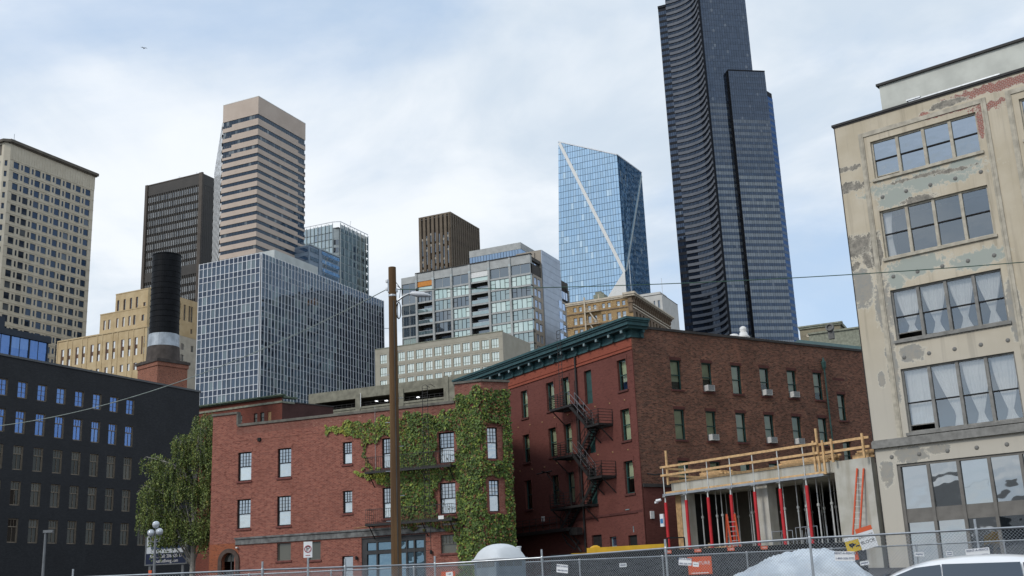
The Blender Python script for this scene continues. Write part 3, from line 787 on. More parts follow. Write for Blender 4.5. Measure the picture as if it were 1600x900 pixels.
# balconies of the ivy wall
BA = thing('balcony_escape', 'black iron fire balconies and ladder on the ivy wall', 'fire escape', (-23.31, 86, 0), -21.0)
for z in (10.24, 6.62):
    m = MB()
    for k in range(36): m.box(13.7 + k * .183, 13.7 + k * .183 + .09, -1.0, -.02, z - .03, z)
    m.box(13.65, 20.3, -1.03, -.97, z - .13, z + .03); m.box(13.65, 13.71, -1, 0, z - .13, z + .03); m.box(20.24, 20.3, -1, 0, z - .13, z + .03)
    part('platform', m, 'black_iron', BA)
    m = MB()
    for k in range(45): m.obox((13.7 + k * .1498, -1.0, z), (13.7 + k * .1498, -1.0, z + 1.0), .018, .018)
    for zz in (1.0, .08): m.obox((13.68, -1, z + zz), (20.28, -1, z + zz), .035, .035)
    for x in (13.68, 20.27):
        for zz in (1.0, .66, .33): m.obox((x, -1, z + zz), (x, 0, z + zz), .03, .03)
    part('railing', m, 'black_iron', BA)
    for x in (13.9, 15.9, 18.0, 20.1): part('bracket', MB().obox((x, -.95, z - .1), (x, -.02, z - 1.0), .05, .05), 'black_iron', BA)
m = MB()
for x in (18.22, 18.62): m.tube([(x, -.9, 4.4), (x, -.9, 15.9), (x, -.4, 16.1), (x, .3, 16.0)], .02, 6)
for k in range(38): m.box(18.22, 18.62, -.91, -.89, 4.6 + k * .3, 4.63 + k * .3)
part('ladder', m, 'black_iron', BA)
part('notice', MB().box(19.3, 19.7, -1.06, -1.04, 6.62, 6.86), 'white_paint', BA)

# ---------------------------------------------------------------- ivy
def leafmat(name, c, tr=.25):
    t = NT(name); n = t.noise(2.5, 3)
    t.set(t.mix(t.rng(n, .3, .7), sc3(c, .7), sc3(c, 1.25)), .55, .35)
    t.b.inputs['Transmission Weight'].default_value = 0
    return t.m
leafmat('leaf_green', (.10, .16, .032)); leafmat('leaf_dark', (.05, .085, .02)); leafmat('leaf_lime', (.24, .29, .05)); leafmat('leaf_rust', (.17, .075, .03)); leafmat('leaf_gold', (.28, .26, .035))
def inpoly(x, y, P):
    c = False; j = len(P) - 1
    for i in range(len(P)):
        if (P[i][1] > y) != (P[j][1] > y) and x < (P[j][0] - P[i][0]) * (y - P[i][1]) / (P[j][1] - P[i][1]) + P[i][0]: c = not c
        j = i
    return c
PV = [[(9.8, 13.9), (11.6, 14.0), (13.7, 14.0), (15.2, 14.2), (17.8, 14.1), (20.3, 14.0), (20.4, 12.5), (18.9, 12.7), (18.8, 12.4), (16.0, 12.3), (15.2, 12.8), (14.4, 12.6), (13.6, 12.5), (12.6, 12.9), (11.2, 13.2), (10.0, 13.3)],
      [(15.5, 12.8), (18.8, 12.5), (18.8, 10.4), (18.6, 6.6), (18.2, 6.4), (15.6, 6.8)],
      [(20.2, 14.0), (20.4, 14.9), (21.4, 15.3), (22.2, 15.6), (22.35, 15.4), (22.35, 2.5), (20.1, 2.5), (20.3, 5.1), (19.8, 6.2), (20.3, 6.7), (20.3, 9.4), (20.3, 10.5), (20.3, 12.7), (19.7, 13.2)],
      [(11.9, 10.4), (13.6, 10.4), (15.2, 10.3), (15.1, 9.1), (14.5, 9.4), (13.4, 9.8)],
      [(15.6, 6.7), (20.2, 6.7), (20.1, 5.7), (18.9, 6.0), (17.9, 6.2), (16.3, 6.3)],
      [(18.5, 10.2), (20.4, 10.4), (20.4, 9.1), (18.6, 9.2)], [(13.4, 14.1), (13.9, 14.0), (13.2, 11.6), (13.8, 10.3), (13.4, 10.3), (12.85, 11.6)]]
NOT = [(18.85, 20.25, 10.4, 12.75), (18.85, 20.25, 6.9, 9.25), (14.4, 15.5, 10.3, 12.7), (14.4, 15.5, 6.9, 9.2)]
class Leaves:
    def __init__(s): s.v = []; s.f = []; s.mi = []
    def leaf(s, p, n, size, mi, rg, droop=.5):
        """a small folded heart-ish leaf: four triangles"""
        n = Vector(n).normalized(); a = Vector((rg.gauss(0, .5), rg.gauss(0, .5), -1 if rg.random() < droop + .4 else rg.gauss(0, 1)))
        a = (a - n * a.dot(n)); a = a.normalized() if a.length > 1e-4 else Vector((1, 0, 0)); b = n.cross(a)
        p = Vector(p); i = len(s.v); L = size; w = size * .48
        tip = p + a * L * .62 + n * -.12 * L; q = p - a * L * .38
        s.v += [tuple(q), tuple(p + b * w + n * .10 * L - a * .1 * L), tuple(tip), tuple(p - b * w + n * .10 * L - a * .1 * L)]
        s.f += [(i, i + 1, i + 2), (i, i + 2, i + 3)]; s.mi += [mi, mi]
    def build(s, name, parent, mats):
        me = bpy.data.meshes.new(name); me.from_pydata(s.v, [], s.f)
        for x in mats: me.materials.append(MATS[x])
        me.polygons.foreach_set('material_index', s.mi); me.update()
        o = add(name, me, parent); o['kind'] = 'stuff'; return o
LM = ['leaf_green', 'leaf_dark', 'leaf_lime', 'leaf_rust', 'leaf_gold']
lg = random.Random(11)
IVY = thing('ivy', 'green ivy climbing over the right end of the red brick building', 'ivy', (-23.31, 86, 0), -21.0)
lv = Leaves()
def wob(u, z): return .16 * math.sin(u * 5.1 + z * 2.3) + .12 * math.sin(z * 6.7 - u * 3.9)
def clump(u, z): return .5 + .5 * math.sin(u * 2.7 + 1.3 * math.sin(z * 1.9)) * math.sin(z * 2.3 + 1.1 * math.sin(u * 2.1))
N = 0
while N < 21000:
    u, z = lg.uniform(9.6, 22.36), lg.uniform(2.5, 15.7)
    uu, zz = u + wob(u, z), z + wob(z, u)
    if not any(inpoly(uu, zz, P) for P in PV): continue
    if any(a < u < b and c < z < d for a, b, c, d in NOT): continue
    if lg.random() > .30 + .70 * clump(u * 1.6, z * 1.6): continue
    k = lg.random(); N += 1
    lime = (u < 12.0) or (u < 14.8 and z < 11) 
    if lime: mi = 2 if k < .55 else (4 if k < .8 else 0)
    elif u < 16.5 and z > 12: mi = 0 if k < .4 else (2 if k < .7 else (3 if k < .9 else 1))
    else: mi = 0 if k < .52 else (1 if k < .78 else (2 if k < .92 else 3))
    if z < 7.2 and u < 20 and k > .5: mi = 3
    th = .05 + .28 * clump(u + 3, z) * (1 if u > 16 else .5)
    lv.leaf((u, -lg.random() * th - .03, z), (lg.gauss(0, .35), -1, lg.gauss(.35, .35)), lg.choice((.08, .10, .12, .14, .17, .21)), mi, lg)
N = 0
while N < 5600:
    u, z = lg.uniform(-.1, 2.1), lg.uniform(2.4, 15.3 - .2 * math.sin(N))
    if (.12 < u + .1 * wob(u, z) < 1.45 and 10.35 < z + .5 * wob(z, u) < 12.95) or (.05 < u < 1.5 and 6.75 < z + .5 * wob(z, u) < 9.3): continue
    x, y, _ = ch.at(u, -lg.random() * (.08 + .25 * clump(u * 2, z)) - .03)
    k = lg.random(); N += 1
    mi = 0 if k < .42 else (1 if k < .75 else (2 if k < .85 else 3))
    lv.leaf((x, y, z), (.7 + lg.gauss(0, .3), -.7, lg.gauss(.3, .35)), lg.uniform(.12, .2), mi, lg)
lv.build('leaves', IVY, LM)
m = MB()
for pts in ([(21.6, -.04, 2.5), (21.4, -.05, 7), (20.9, -.05, 11), (20.7, -.05, 13.6), (18, -.05, 13.9), (14, -.04, 13.7), (11, -.03, 13.6)], [(13.7, -.05, 13.9), (12.95, -.05, 11.6), (13.6, -.05, 10.4), (14.9, -.05, 9.8)], [(20.6, -.05, 9.8), (18, -.05, 9.8), (16.5, -.05, 11.0)], [(20.4, -.05, 6.4), (18, -.05, 6.5), (15, -.05, 6.6), (12.2, -.03, 6.5)]):
    m.tube(pts, [.05 - .035 * i / (len(pts) - 1) for i in range(len(pts))], 5)
part('stem', m, 'timber', IVY)

# ================================================================ dark painted brick building at the left
bricks('brick_black', (.046, .048, .052), (.032, .034, .038), (.024, .026, .030), .3, dark=(.024, .026, .029), pale=(.052, .055, .06), painted=.2)
plain('dark_cap', (.10, .105, .11), .6, .15, 2)
plain('taupe_frame', (.21, .175, .135), .7, .2, 4, streak=False)
glass('glass_blue', dark=(.03, .06, .15), refl=.30, tint=(.25, .45, .95), blind=.25, bcol=(.10, .16, .26), wav=.16, wscale=1.2)
DK = thing('dark_building', 'charcoal painted brick building with rows of tall windows at the left', 'building', (-50.93, 93.87, 0), -27.6)
dk = Face(DK, 0, 0, 90)
dcols = [34 - u for u in (32.4, 30.2, 28.0, 25.8, 23.64, 21.43, 19.22, 17.03, 14.82, 12.65, 10.49)]
drows = [(20.97, 22.55), (17.68, 19.8), (14.36, 16.57), (11.17, 13.33), (7.86, 10.02)]
dh = [(y, y + 1.08, a, b) for y in dcols for a, b in drows] + [(34 - 8.22, 34 - 7.14, 7.86, 10.1)]
dk.wall(0, 34, 0, 24.6, dh, .24, 'brick_black')
for i, h in enumerate(dh):
    r5 = i % 5 if i < 55 else 4
    dh_window(dk, *h, .24, 'taupe_frame', 'glass_blue' if r5 < 2 else 'glass_dull', 0 if r5 == 0 else .66, .1, 3 if r5 else 2, 3 if r5 == 0 else 0, rg=rg)
    if r5: dk.put('muntin', cached('dkmun', lambda: MB().box(.525, .555, 0, .05, .1, 1.36).mesh('muntin', 'taupe_frame')), h[0], h[2], .14)
    dk.put('jamb', cached(('jamb', round(h[3] - h[2], 2)), lambda: MB().box(0, .015, 0, .1, 0, h[3] - h[2]).mesh('jamb', 'taupe_frame')), h[1] - .018, h[2], .02)
dk.part('coping', MB().box(-.1, 34.1, -.1, .4, 24.6, 24.8), 'dark_cap')
m = MB(); m.face(((0, 34, 0), (-22, 34, 0), (-22, 34, 24.6), (0, 34, 24.6))); m.face(((-22, 34, 0), (-22, 0, 0), (-22, 0, 24.6), (-22, 34, 24.6))); m.face(((-22, 0, 0), (0, 0, 0), (0, 0, 24.6), (-22, 0, 24.6)))
part('side_wall', m, 'brick_black', DK)
part('roof', MB().box(-21.9, -.4, .1, 33.9, 23.9, 24.1), 'roof_grey', DK)
backing(dk, .2, 33.8, 5, 23.5, 2.0)
# glazed roof pavilion on the dark building
plain('navy_panel', (.018, .028, .045), .5, .2, 2)
RP = part('roof_pavilion', MB().box(-9, -1.5, 2, 15.0, 27.1, 27.7).box(-9, -1.5, 2, 9.6, 27.7, 28.7).box(-8.9, -1.7, 2.1, 14.8, 24.1, 24.9), 'navy_panel', DK)
for k in range(7):
    y = 2.1 + k * 2.1
    part('post', MB().box(-1.75, -1.6, y - .06, y + .06, 24.9, 27.1).box(-1.74, -1.66, y + 1.0, y + 1.06, 24.9, 27.1), 'navy_panel', RP)
    if k < 6: add('pane', cached(('pav', k % 3), lambda: panes_mesh([0, 1.98], [0, 1.1, 2.2], .004, 'glass_blue', 'pane', k)), RP, (-1.68, y + .06, 24.9), R(90))
part('rear_wall', MB().box(-8.9, -8.8, 2.1, 14.8, 24.9, 27.1).box(-8.8, -1.75, 14.6, 14.75, 24.9, 27.1).box(-8.8, -1.75, 2.1, 2.2, 24.9, 27.1), 'navy_panel', RP)

# ================================================================ chimney on a brick base
plain('stack_black', (.010, .011, .013), .5, .3, 1.2, spec=.08)
plain('stack_silver', (.38, .42, .46), .5, .25, 1.2, metal=.3)
plain('stack_brown', (.075, .062, .055), .8, .35, 1.0)
bricks('brick_chimney', (.26, .10, .065), (.33, .13, .08), (.30, .20, .16), .3)
CH = thing('chimney', 'tall black steel smokestack on a square brick base behind the dark building', 'chimney', (-44.97, 141.5, 0), -2)
part('stack', MB().lathe([(1.88, 35.4), (1.83, 38), (1.82, 46.0), (1.87, 46.05), (1.87, 46.2), (1.7, 46.2), (1.7, 45)], 40), 'stack_black', CH, smooth=False)
m = MB()
for k in range(13): m.lathe([(1.875 - .003 * k, 36.2 + k * .75), (1.888 - .003 * k, 36.22 + k * .75), (1.888 - .003 * k, 36.27 + k * .75), (1.87 - .003 * k, 36.29 + k * .75)], 40)
part('hoop', m, 'stack_black', CH)
part('silver_band', MB().lathe([(1.97, 33.85), (1.90, 35.5), (1.7, 35.52)], 40), 'stack_silver', CH)
part('skirt', MB().lathe([(2.14, 31.9), (1.98, 33.87), (1.8, 33.9)], 40), 'stack_brown', CH)
m = MB(); q = 3.1
sq = lambda k: [(0, -k), (k, 0), (0, k), (-k, 0)]
part('brick_base', MB().prism(sq(3.1), 0, 31.0).prism(sq(3.25), 31.0, 31.5), 'brick_chimney', CH, rz=R(8))
part('cap', MB().prism(sq(3.45), 31.5, 31.85).prism(sq(3.0), 31.85, 31.98), 'stack_brown', CH, rz=R(8))

# ================================================================ brick block with copper cornice behind the ivy building
s = 1.5; S = lambda z: (z - 1.5) * s + 1.5
plain('copper_green', (.10, .135, .095), .8, .35, 2); plain('stone_pale', (.26, .27, .21), .85, .25, 2)
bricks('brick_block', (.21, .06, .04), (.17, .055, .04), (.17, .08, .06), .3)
bricks('brick_block_dark', (.085, .04, .036), (.07, .034, .032), (.08, .05, .045), .4)  # darker brick for the side and rear walls
KB = thing('brick_block', 'small red brick block with green copper cornice behind the ivy building', 'building', (-20.96 * s, 100 * s, 0), -26.2)
kf = Face(KB)
kw = [(-3.17 * s, -2.78 * s), (-2.44 * s, -2.0 * s), (-1.6 * s, -1.21 * s), (-4.9 * s, -4.5 * s)]
kh = [(a, b, S(17.35), S(18.25)) for a, b in kw]
kf.wall(-16, 0, 0, S(19.4), kh, .25, 'brick_block')
for i, h in enumerate(kh):
    if i == 2: kf.part('shutter', MB().box(h[0], h[1], 0, .05, h[2], h[3]), 'timber', d=.12)
    else: dh_window(kf, *h, .25, 'black_matte', 'glass_dim', .5, .06, rg=rg)
kr = Face(KB, 0, 0, 72); kr.wall(0, 5.6 * s, 0, S(18.95), (), .2, 'brick_block_dark')
m = MB(); m.face(((-16, 9, 0), (-16, 0, 0), (-16, 0, S(19.3)), (-16, 9, S(19.3)))); m.face(((2.6, 8, 0), (-16, 9, 0), (-16, 9, S(19)), (2.6, 8, S(19)))); part('side_wall', m, 'brick_block_dark', KB)
part('roof', MB().box(-15.9, -.1, .1, 8, S(18.8), S(18.85)), 'roof_grey', KB)
kf.part('cornice', MB().box(-16.3, .3, -.35, .4, S(19.4), S(19.5)).box(-16.4, .42, -.55, .4, S(19.5), S(19.62)), 'copper_green')
kf.part('belt_course', MB().box(-16, .06, -.12, 0, S(18.9), S(19.08)), 'stone_pale')
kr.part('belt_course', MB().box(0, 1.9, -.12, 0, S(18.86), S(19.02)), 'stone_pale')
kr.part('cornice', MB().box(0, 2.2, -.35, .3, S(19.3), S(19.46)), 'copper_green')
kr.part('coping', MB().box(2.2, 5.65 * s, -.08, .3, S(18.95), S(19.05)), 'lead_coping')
kf.part('roof_hatch', MB().box(-4.5, -1.3, 1.5, 3.0, S(19.6), S(19.72)).box(-2.0, -1.7, 1.6, 1.9, S(19.72), S(20.0)), 'white_paint')

# ================================================================ concrete parking garage
s = 1.78; S = lambda z: (z - 1.5) * s + 1.5
plain('garage_concrete', (.235, .225, .175), .9, .28, .9)
GA = thing('parking_garage', 'grey concrete parking garage with dark open decks behind the ivy building', 'garage', (-6.81 * s, 105 * s, 0), -23.0)
ga = Face(GA)
edges = [(-14.2, -9.6), (-9.1, -4.75), (-4.35, 0.0)]
gh = []
for lev in range(4):
    dz = -lev * 3.3
    gh += [(a * s, b * s, S(19.64) + dz, S(20.5) + dz) for a, b in edges]
ga.wall(-15 * s, 5 * s, 0, S(21.5), gh, .5, 'garage_concrete')
for x in (-9.35, -4.55, .25): ga.part('column', MB().box((x - .24) * s, (x + .26) * s, -.14, 0, 0, S(21.62) if x > 0 else S(20.9)), 'garage_concrete')
ga.part('deck_edge', MB().box(-15 * s, 0, -.12, 0, S(19.45), S(19.64)), 'garage_concrete')
ga.part('stair_tower', MB().prism([(.5 * s, .8), (5 * s, .8), (5 * s, 9), (.5 * s, 9)], S(20), S(21.72)), 'garage_concrete')
for lev in range(4):
    dz = -lev * 3.3
    part('deck', MB().box(-15 * s, 5 * s, .5, 30, S(19.3) + dz, S(19.6) + dz), 'garage_concrete', GA)
    if lev < 2:
        m = MB()
        for a, b in edges:
            for h in (.35, .75): m.obox((a * s, .35, S(19.64) + dz + h), (b * s, .35, S(19.64) + dz + h), .05, .05)
            for k in range(9): x = (a + (b - a) * k / 8) * s; m.obox((x, .35, S(19.64) + dz), (x, .35, S(19.64) + dz + .75), .04, .04)
        part('guard_rail', m, 'black_iron', GA)
part('deck', MB().box(-15 * s, 5 * s, .5, 30, S(20.9), S(21.1)), 'garage_concrete', GA)
m = MB(); m.face(((-15 * s, 30, 0), (-15 * s, 0, 0), (-15 * s, 0, S(21.4)), (-15 * s, 30, S(21.4)))); m.face(((5 * s, 0, 0), (5 * s, 30, 0), (5 * s, 30, S(21.4)), (5 * s, 0, S(21.4)))); m.face(((5 * s, 30, 0), (-15 * s, 30, 0), (-15 * s, 30, S(21.4)), (5 * s, 30, S(21.4))))
part('side_wall', m, 'garage_concrete', GA)
t = NT('lamp_glow'); e = t.n.new('ShaderNodeEmission'); e.inputs['Strength'].default_value = 2.5; e.inputs['Color'].default_value = (.95, .97, 1, 1); t.l.new(e.outputs[0], t.out.inputs['Surface'])
for x, z in ((-8.0, 20.22), (-6.9, 20.14), (-3.4, 20.1)): part('deck_lamp', MB().box((x - .12) * s, (x + .12) * s, 2.0, 2.4, S(z), S(z) + .12), 'lamp_glow', GA)
part('flag_mast', MB().tube([(-8.95 * s, -.3, S(19.6)), (-8.95 * s, -.3, S(20.95))], .07, 6), 'white_paint', GA)
# ================================================================ downtown: shared
DY = -24.7
def dt(name, label, x, y, s=1.0, cat='building', yaw=DY, group=None):
    return thing(name, label, cat, (x * s, y * s, 0), yaw, group), (lambda z: (z - 1.5) * s + 1.5)
def gap_panes(us, zs, gu, gz, tilt, mat, seed=1, name='glazing', skip=None):
    rg = random.Random(seed); m = MB()
    for i in range(len(us) - 1):
        for j in range(len(zs) - 1):
            if skip and skip(i, j): continue
            a, b, c, d = us[i] + gu, us[i + 1] - gu, zs[j] + gz, zs[j + 1] - gz
            p, q = rg.gauss(0, tilt) * (b - a), rg.gauss(0, tilt) * (d - c)
            m.face(((a, -p - q, c), (b, p - q, c), (b, p + q, d), (a, -p + q, d)))
    return m.mesh(name, mat)

# ---------------------------------------------------------------- white-gridded glass office block
plain('alu_white', (.66, .68, .71), .45, .1, .3, spec=.5)
glass('glass_office', dark=(.010, .015, .024), refl=.12, tint=(.45, .56, .68), rnd=1.0, blind=.16, bcol=(.16, .20, .20), wav=.03, wscale=.3)
glass('glass_spandrel', dark=(.012, .015, .024), refl=.08, tint=(.4, .5, .65), rnd=.6)
OB, _ = dt('office_block', 'mid-rise office block with white grid of mullions and dark glass', -65.64, 285)
of = Face(OB); orr = Face(OB, 0, 0, 90)
TOP = 91.25; FH = 3.9; PW = 1.45
x0 = -.4 - 14 * PW; y1 = .24 + 42 * PW
m = MB(); m.box(x0, -.42, .12, 1, 0, 90.9); part('core', m, 'black_matte', OB)
part('core', MB().box(-.9, -.14, .45, y1, 0, 90.9), 'black_matte', OB)
pv = [panes_mesh([0, PW - .12], [0, 2.3], .006, 'glass_office', 'pane', k) for k in range(6)]
ps = [panes_mesh([0, PW - .12], [0, 1.4], .006, 'glass_spandrel', 'pane', k) for k in range(4)]
for k in range(10):
    for i in range(14):
        of.put('pane', pv[rg.randrange(6)], x0 + i * PW + .06, TOP - FH * k - 3.85, .06)
        of.put('pane', ps[rg.randrange(4)], x0 + i * PW + .06, TOP - FH * k - 1.45, .06)
zl = []
for k in range(12): zl += [TOP - FH * k - FH, TOP - FH * k - 1.5]
zl = sorted(zl + [TOP])
o = orr.put('glazing', gap_panes(frange(.24, y1, 42), zl, .06, .05, .005, 'glass_office', 5), d=.06); o['kind'] = 'stuff'
o = of.put('glazing', gap_panes(frange(x0, -.4, 14), [TOP - FH * 12, TOP - FH * 11 - 1.5, TOP - FH * 11, TOP - FH * 10 - 1.5, TOP - FH * 10], .06, .05, .005, 'glass_office', 6), d=.06); o['kind'] = 'stuff'
vf = MB().box(-.1, .1, -.07, .1, 44, TOP + .15).mesh('mullion', 'alu_white')
for i in range(15): of.put('mullion', vf, x0 + i * PW)
for i in range(43): orr.put('mullion', vf, .24 + i * PW)
hf = MB().box(x0 + .09, -.49, -.05, .1, -.07, .07).mesh('transom', 'alu_white'); hr_ = MB().box(.33, y1 - .09, .03, .1, -.035, .035).mesh('transom', 'alu_white')
for z in zl: of.put('transom', hf, 0, z); orr.put('transom', hr_, 0, z)
part('base_wall', MB().box(x0, -.1, .02, 1, 0, 44.4).box(-1, -.02, .02, y1, 0, 44.4), 'concrete', OB)
shell(OB, -x0, y1, 0, 91, 'concrete')
part('penthouse', MB().box(-15, -2.6, 9, 29.5, 90.3, 94.9), plain('pent_grey', (.50, .53, .52), .8, .1, .3), OB)

# ---------------------------------------------------------------- striped tower
t = NT('tan_stone'); n = t.noise(.15, 4); v, X, Zc = t.uz()
t.set(t.mix(t.rng(n, .3, .7), (.47, .385, .32), (.53, .44, .37)), .8, .3)
glass('glass_ribbon', dark=(.006, .008, .013), refl=.03, tint=(.7, .85, 1), rnd=.6, blind=.10, bcol=(.16, .17, .17))
ST, _ = dt('striped_tower', 'tall tower with pink-tan bands and dark ribbon windows', -98.98, 420)
sf_, sr_ = Face(ST), Face(ST, 0, 0, 90); W, D = 17.8, 32.3
zs = [(190.5, 192.4), (186.0, 187.75), (181.6, 183.35), (177.7, 179.3)]
while zs[-1][0] > 112: a = zs[-1][0]; zs.append((a - 3.5, a - 3.5 + 1.5))
up = 200.0
bandm = {}
def ring(h):
    return cached(('ring', round(h, 2)), lambda: MB().box(-W, 0, 0, D, 0, h, skip='').mesh('spandrel', 'tan_stone'))
for k, (a, b) in enumerate(zs):
    add('spandrel', ring(up - b), ST, (0, 0, b)); up = a
    fm = cached(('rb', round(b - a, 2), k % 4), lambda: gap_panes(frange(-W + .25, -.25, 12), [-.05, b - a + .05], .04, 0, .004, 'glass_ribbon', k, 'window_band'))
    rm = cached(('rbr', round(b - a, 2), k % 4), lambda: gap_panes(frange(.25, D - .25, 22), [-.05, b - a + .05], .04, 0, .004, 'glass_ribbon', k + 50, 'window_band'))
    sf_.put('window_band', fm, 0, a, .22); sr_.put('window_band', rm, 0, a, .22)
    sr_.put('tall_window', cached('tw', lambda: gap_panes(frange(27.2, D - .15, 4), [0, 1.0], .04, 0, .003, 'glass_ribbon', 3, 'tall_window')), 0, a - 1.0, -.02)
    if k < 4: sf_.put('tall_window', cached('twf', lambda: gap_panes(frange(-W + .1, -13.1, 4), [0, 1.0], .04, 0, .003, 'glass_ribbon', 4, 'tall_window')), 0, a - 1.0, -.02)
part('core', MB().box(-W + .4, -.4, .4, D - .4, 0, 195), 'black_matte', ST)
add('base_wall', MB().box(-W, 0, 0, D, 0, up).mesh('base_wall', 'tan_stone'), ST)
part('coping', MB().box(-W - .05, .05, -.05, .3, 200, 200.25).box(-.3, .05, .3, D + .05, 200, 200.25), 'white_paint', ST)

# ---------------------------------------------------------------- black tower
plain('bronze_dark', (.036, .031, .026), .5, .2, .2, spec=.4); plain('bronze_pier', (.075, .06, .048), .55, .2, .2)
glass('glass_grey', dark=(.22, .22, .21), refl=.25, rnd=.5, blind=.2, bcol=(.06, .06, .06))
KT, S = dt('black_tower', 'dark bronze office tower with thin vertical fins behind the tan building', -201.36, 700, .8)
kf_, kr_ = Face(KT), Face(KT, 0, 0, 90); q = .8; W, D = 48.2 * q, 30 * q
part('core', MB().box(-W + .1, -.1, .5, D, 0, S(279)), 'bronze_dark', KT)
kf_.put('glazing', gap_panes(frange(-46 * q, -2.3 * q, 29), frange(S(120), S(271), 27), .24, .8, .004, 'glass_grey', 9), d=.35)['kind'] = 'stuff'
kr_.put('glazing', gap_panes(frange(1.2 * q, 28 * q, 15), frange(S(120), S(271), 27), .3, .8, .004, 'glass_grey', 8), d=.35)['kind'] = 'stuff'
fin = MB().box(-.24, .24, .05, .45, S(100), S(278.6)).mesh('fin', 'bronze_dark')
for i in range(30): kf_.put('fin', fin, -46 * q + i * (43.7 / 29) * q)
for i in range(16): kr_.put('fin', fin, 1.2 * q + i * (26.8 / 15) * q)
kf_.part('top_band', MB().box(-46 * q, -2.3 * q, .0, .45, S(271.4), S(278.6)), 'bronze_dark'); kr_.part('top_band', MB().box(1.2 * q, D, .0, .45, S(271.4), S(278.6)), 'bronze_dark')
kf_.part('plant_band', MB().box(-46 * q, -2.3 * q, -.02, .45, S(210.5), S(217)), 'bronze_dark')
kf_.part('corner_pier', MB().box(-2.2 * q, .5, -.5, .6, 0, S(279.4)), 'bronze_pier'); kf_.part('corner_pier', MB().box(-W - .1, -46.2 * q, -.5, .6, 0, S(279.4)), 'bronze_pier')
kf_.part('parapet', MB().box(-W, 0, -.2, .5, S(278.6), S(279.3)), 'bronze_pier')
kf_.part('antenna', MB().tube([(-24 * q, 4, S(279)), (-24 * q, 4, S(283))], .12, 5).tube([(-22.5 * q, 4, S(279)), (-22.5 * q, 4, S(282.4))], .12, 5).tube([(-36 * q, 4, S(279)), (-36 * q, 4, S(281))], .1, 5).tube([(-9 * q, 4, S(279)), (-9 * q, 4, S(283))], .1, 5), 'galvanised')

# ---------------------------------------------------------------- pale tower edge-on behind the striped tower
plain('pale_band', (.75, .75, .74), .5, .1, .2); glass('glass_pale', dark=(.05, .05, .055), refl=.6, tint=(.9, .95, 1))
PT = thing('banded_tower', 'pale banded tower seen almost edge-on beside the striped tower', 'building', (-149.2, 540, 0), 108.0 - 180)
pf = Face(PT)
part('core', MB().box(.3, 64, .3, 30, 0, 213), 'black_matte', PT)
for k in range(36):
    z = 213.4 - 3.9 * k
    pf.put('spandrel', cached('pts', lambda: MB().box(0, 64.5, 0, 1, 0, 1.9).box(0, 1, 1, 30, 0, 1.9).mesh('spandrel', 'pale_band')), 0, z)
    pf.put('window_band', cached(('ptw', k % 3), lambda: gap_panes(frange(.1, 64.3, 20), [0, 2.0], .05, 0, .003, 'glass_pale', k, 'window_band')), 0, z - 2.0, .08)

# ---------------------------------------------------------------- grey glass tower with low blue wing
plain('panel_grey', (.40, .45, .46), .5, .12, .3); plain('panel_bluegrey', (.21, .27, .34), .45, .12, .3)
glass('glass_tower_grey', dark=(.14, .18, .18), refl=.35, tint=(.72, .84, .9), rnd=.5, blind=.15, bcol=(.05, .06, .07)); glass('glass_tower_dark', dark=(.02, .024, .03), refl=.15, rnd=.4)
glass('glass_tower_blue', dark=(.03, .055, .10), refl=.4, tint=(.6, .78, 1), rnd=.3)
GT, S = dt('glass_tower', 'grey-green glass tower with railed roof right of the striped tower', -65.69, 400, 1.2); q = 1.2
gf, gr = Face(GT), Face(GT, 2.6 * q, 1.0 * q, 90); W, D = 20 * q, 19.0 * q
part('core', MB().box(-W, -.3, .3, D, 0, S(136)).box(-.4, 2.4 * q, 1.3 * q, D, 0, S(136)), 'panel_grey', GT)
gl = frange(S(95), S(131.5), 12)
gf.put('glazing', gap_panes(frange(-W, 0, 12), [S(95)] + gl[1:] + [S(134.2), S(137.4)], .08, .18, .005, 'glass_tower_grey', 3))['kind'] = 'stuff'
gr.put('glazing', gap_panes(frange(0, D, 20), gl + [S(134.2), S(137.4)], .09, .2, .005, 'glass_tower_grey', 4))['kind'] = 'stuff'
dmesh = panes_mesh([0, 1.05 * q], [0, 2.1], .004, 'glass_tower_dark', 'dark_window', 4)
for i, u in enumerate((8.9, 10.95, 13.1, 15.3, 17.4)):
    for k in range(12):
        if i < 1 and k < 9: continue
        gr.put('dark_window', dmesh, u * q, gl[k] + .5, -.05)
gn = Face(GT, 0, 0, 22)
for k in range(13): gn.part('slot_window', MB().box(.4, 2.6, -.02, .1, S(131.5) - k * 3.65 - 2.6, S(131.5) - k * 3.65 - .3), 'glass_tower_dark')
gn.part('slot_panel', MB().box(.1, 2.9, .05, .4, 0, S(134)).box(.1, 2.9, .0, .4, S(132), S(136)), 'panel_grey')
finm = MB().box(-.09, .09, -.35, 0, S(95), S(137.6)).mesh('fin', 'panel_grey')
for i in range(13): gf.put('fin', finm, -W + i * W / 12)
for i in range(8): gr.put('fin', finm, i * D / 7)
m = MB(); zt = S(138.2)
m.obox((-W, -.2, zt), (0, -.2, zt), .25, .25); m.obox((0, -.2, zt), (2.6 * q, 1.0 * q, zt), .25, .25); m.obox((2.7 * q, 1.0 * q, zt), (2.7 * q, 1.0 * q + D, zt), .25, .25)
for k in range(9): m.obox((-W * k / 8, -.2, S(137)), (-W * k / 8, -.2, zt), .15, .15); m.obox((2.7 * q, 1.2 + D * k / 8.1, S(137)), (2.7 * q, 1.2 + D * k / 8.1, zt), .15, .15)
part('roof_rail', m, 'alu_white', GT)
part('antenna', MB().tube([(1.5, 11, S(137)), (2.2, 11.2, S(141))], .1, 5), 'galvanised', GT)
shell(GT, W + 2.6 * q, D, 0, S(136.5), 'panel_grey', 2.5 * q)
WG = thing('glass_wing', 'low blue-grey glazed wing in front of the grey glass tower', 'building', (-81.93, 440, 0), DY)
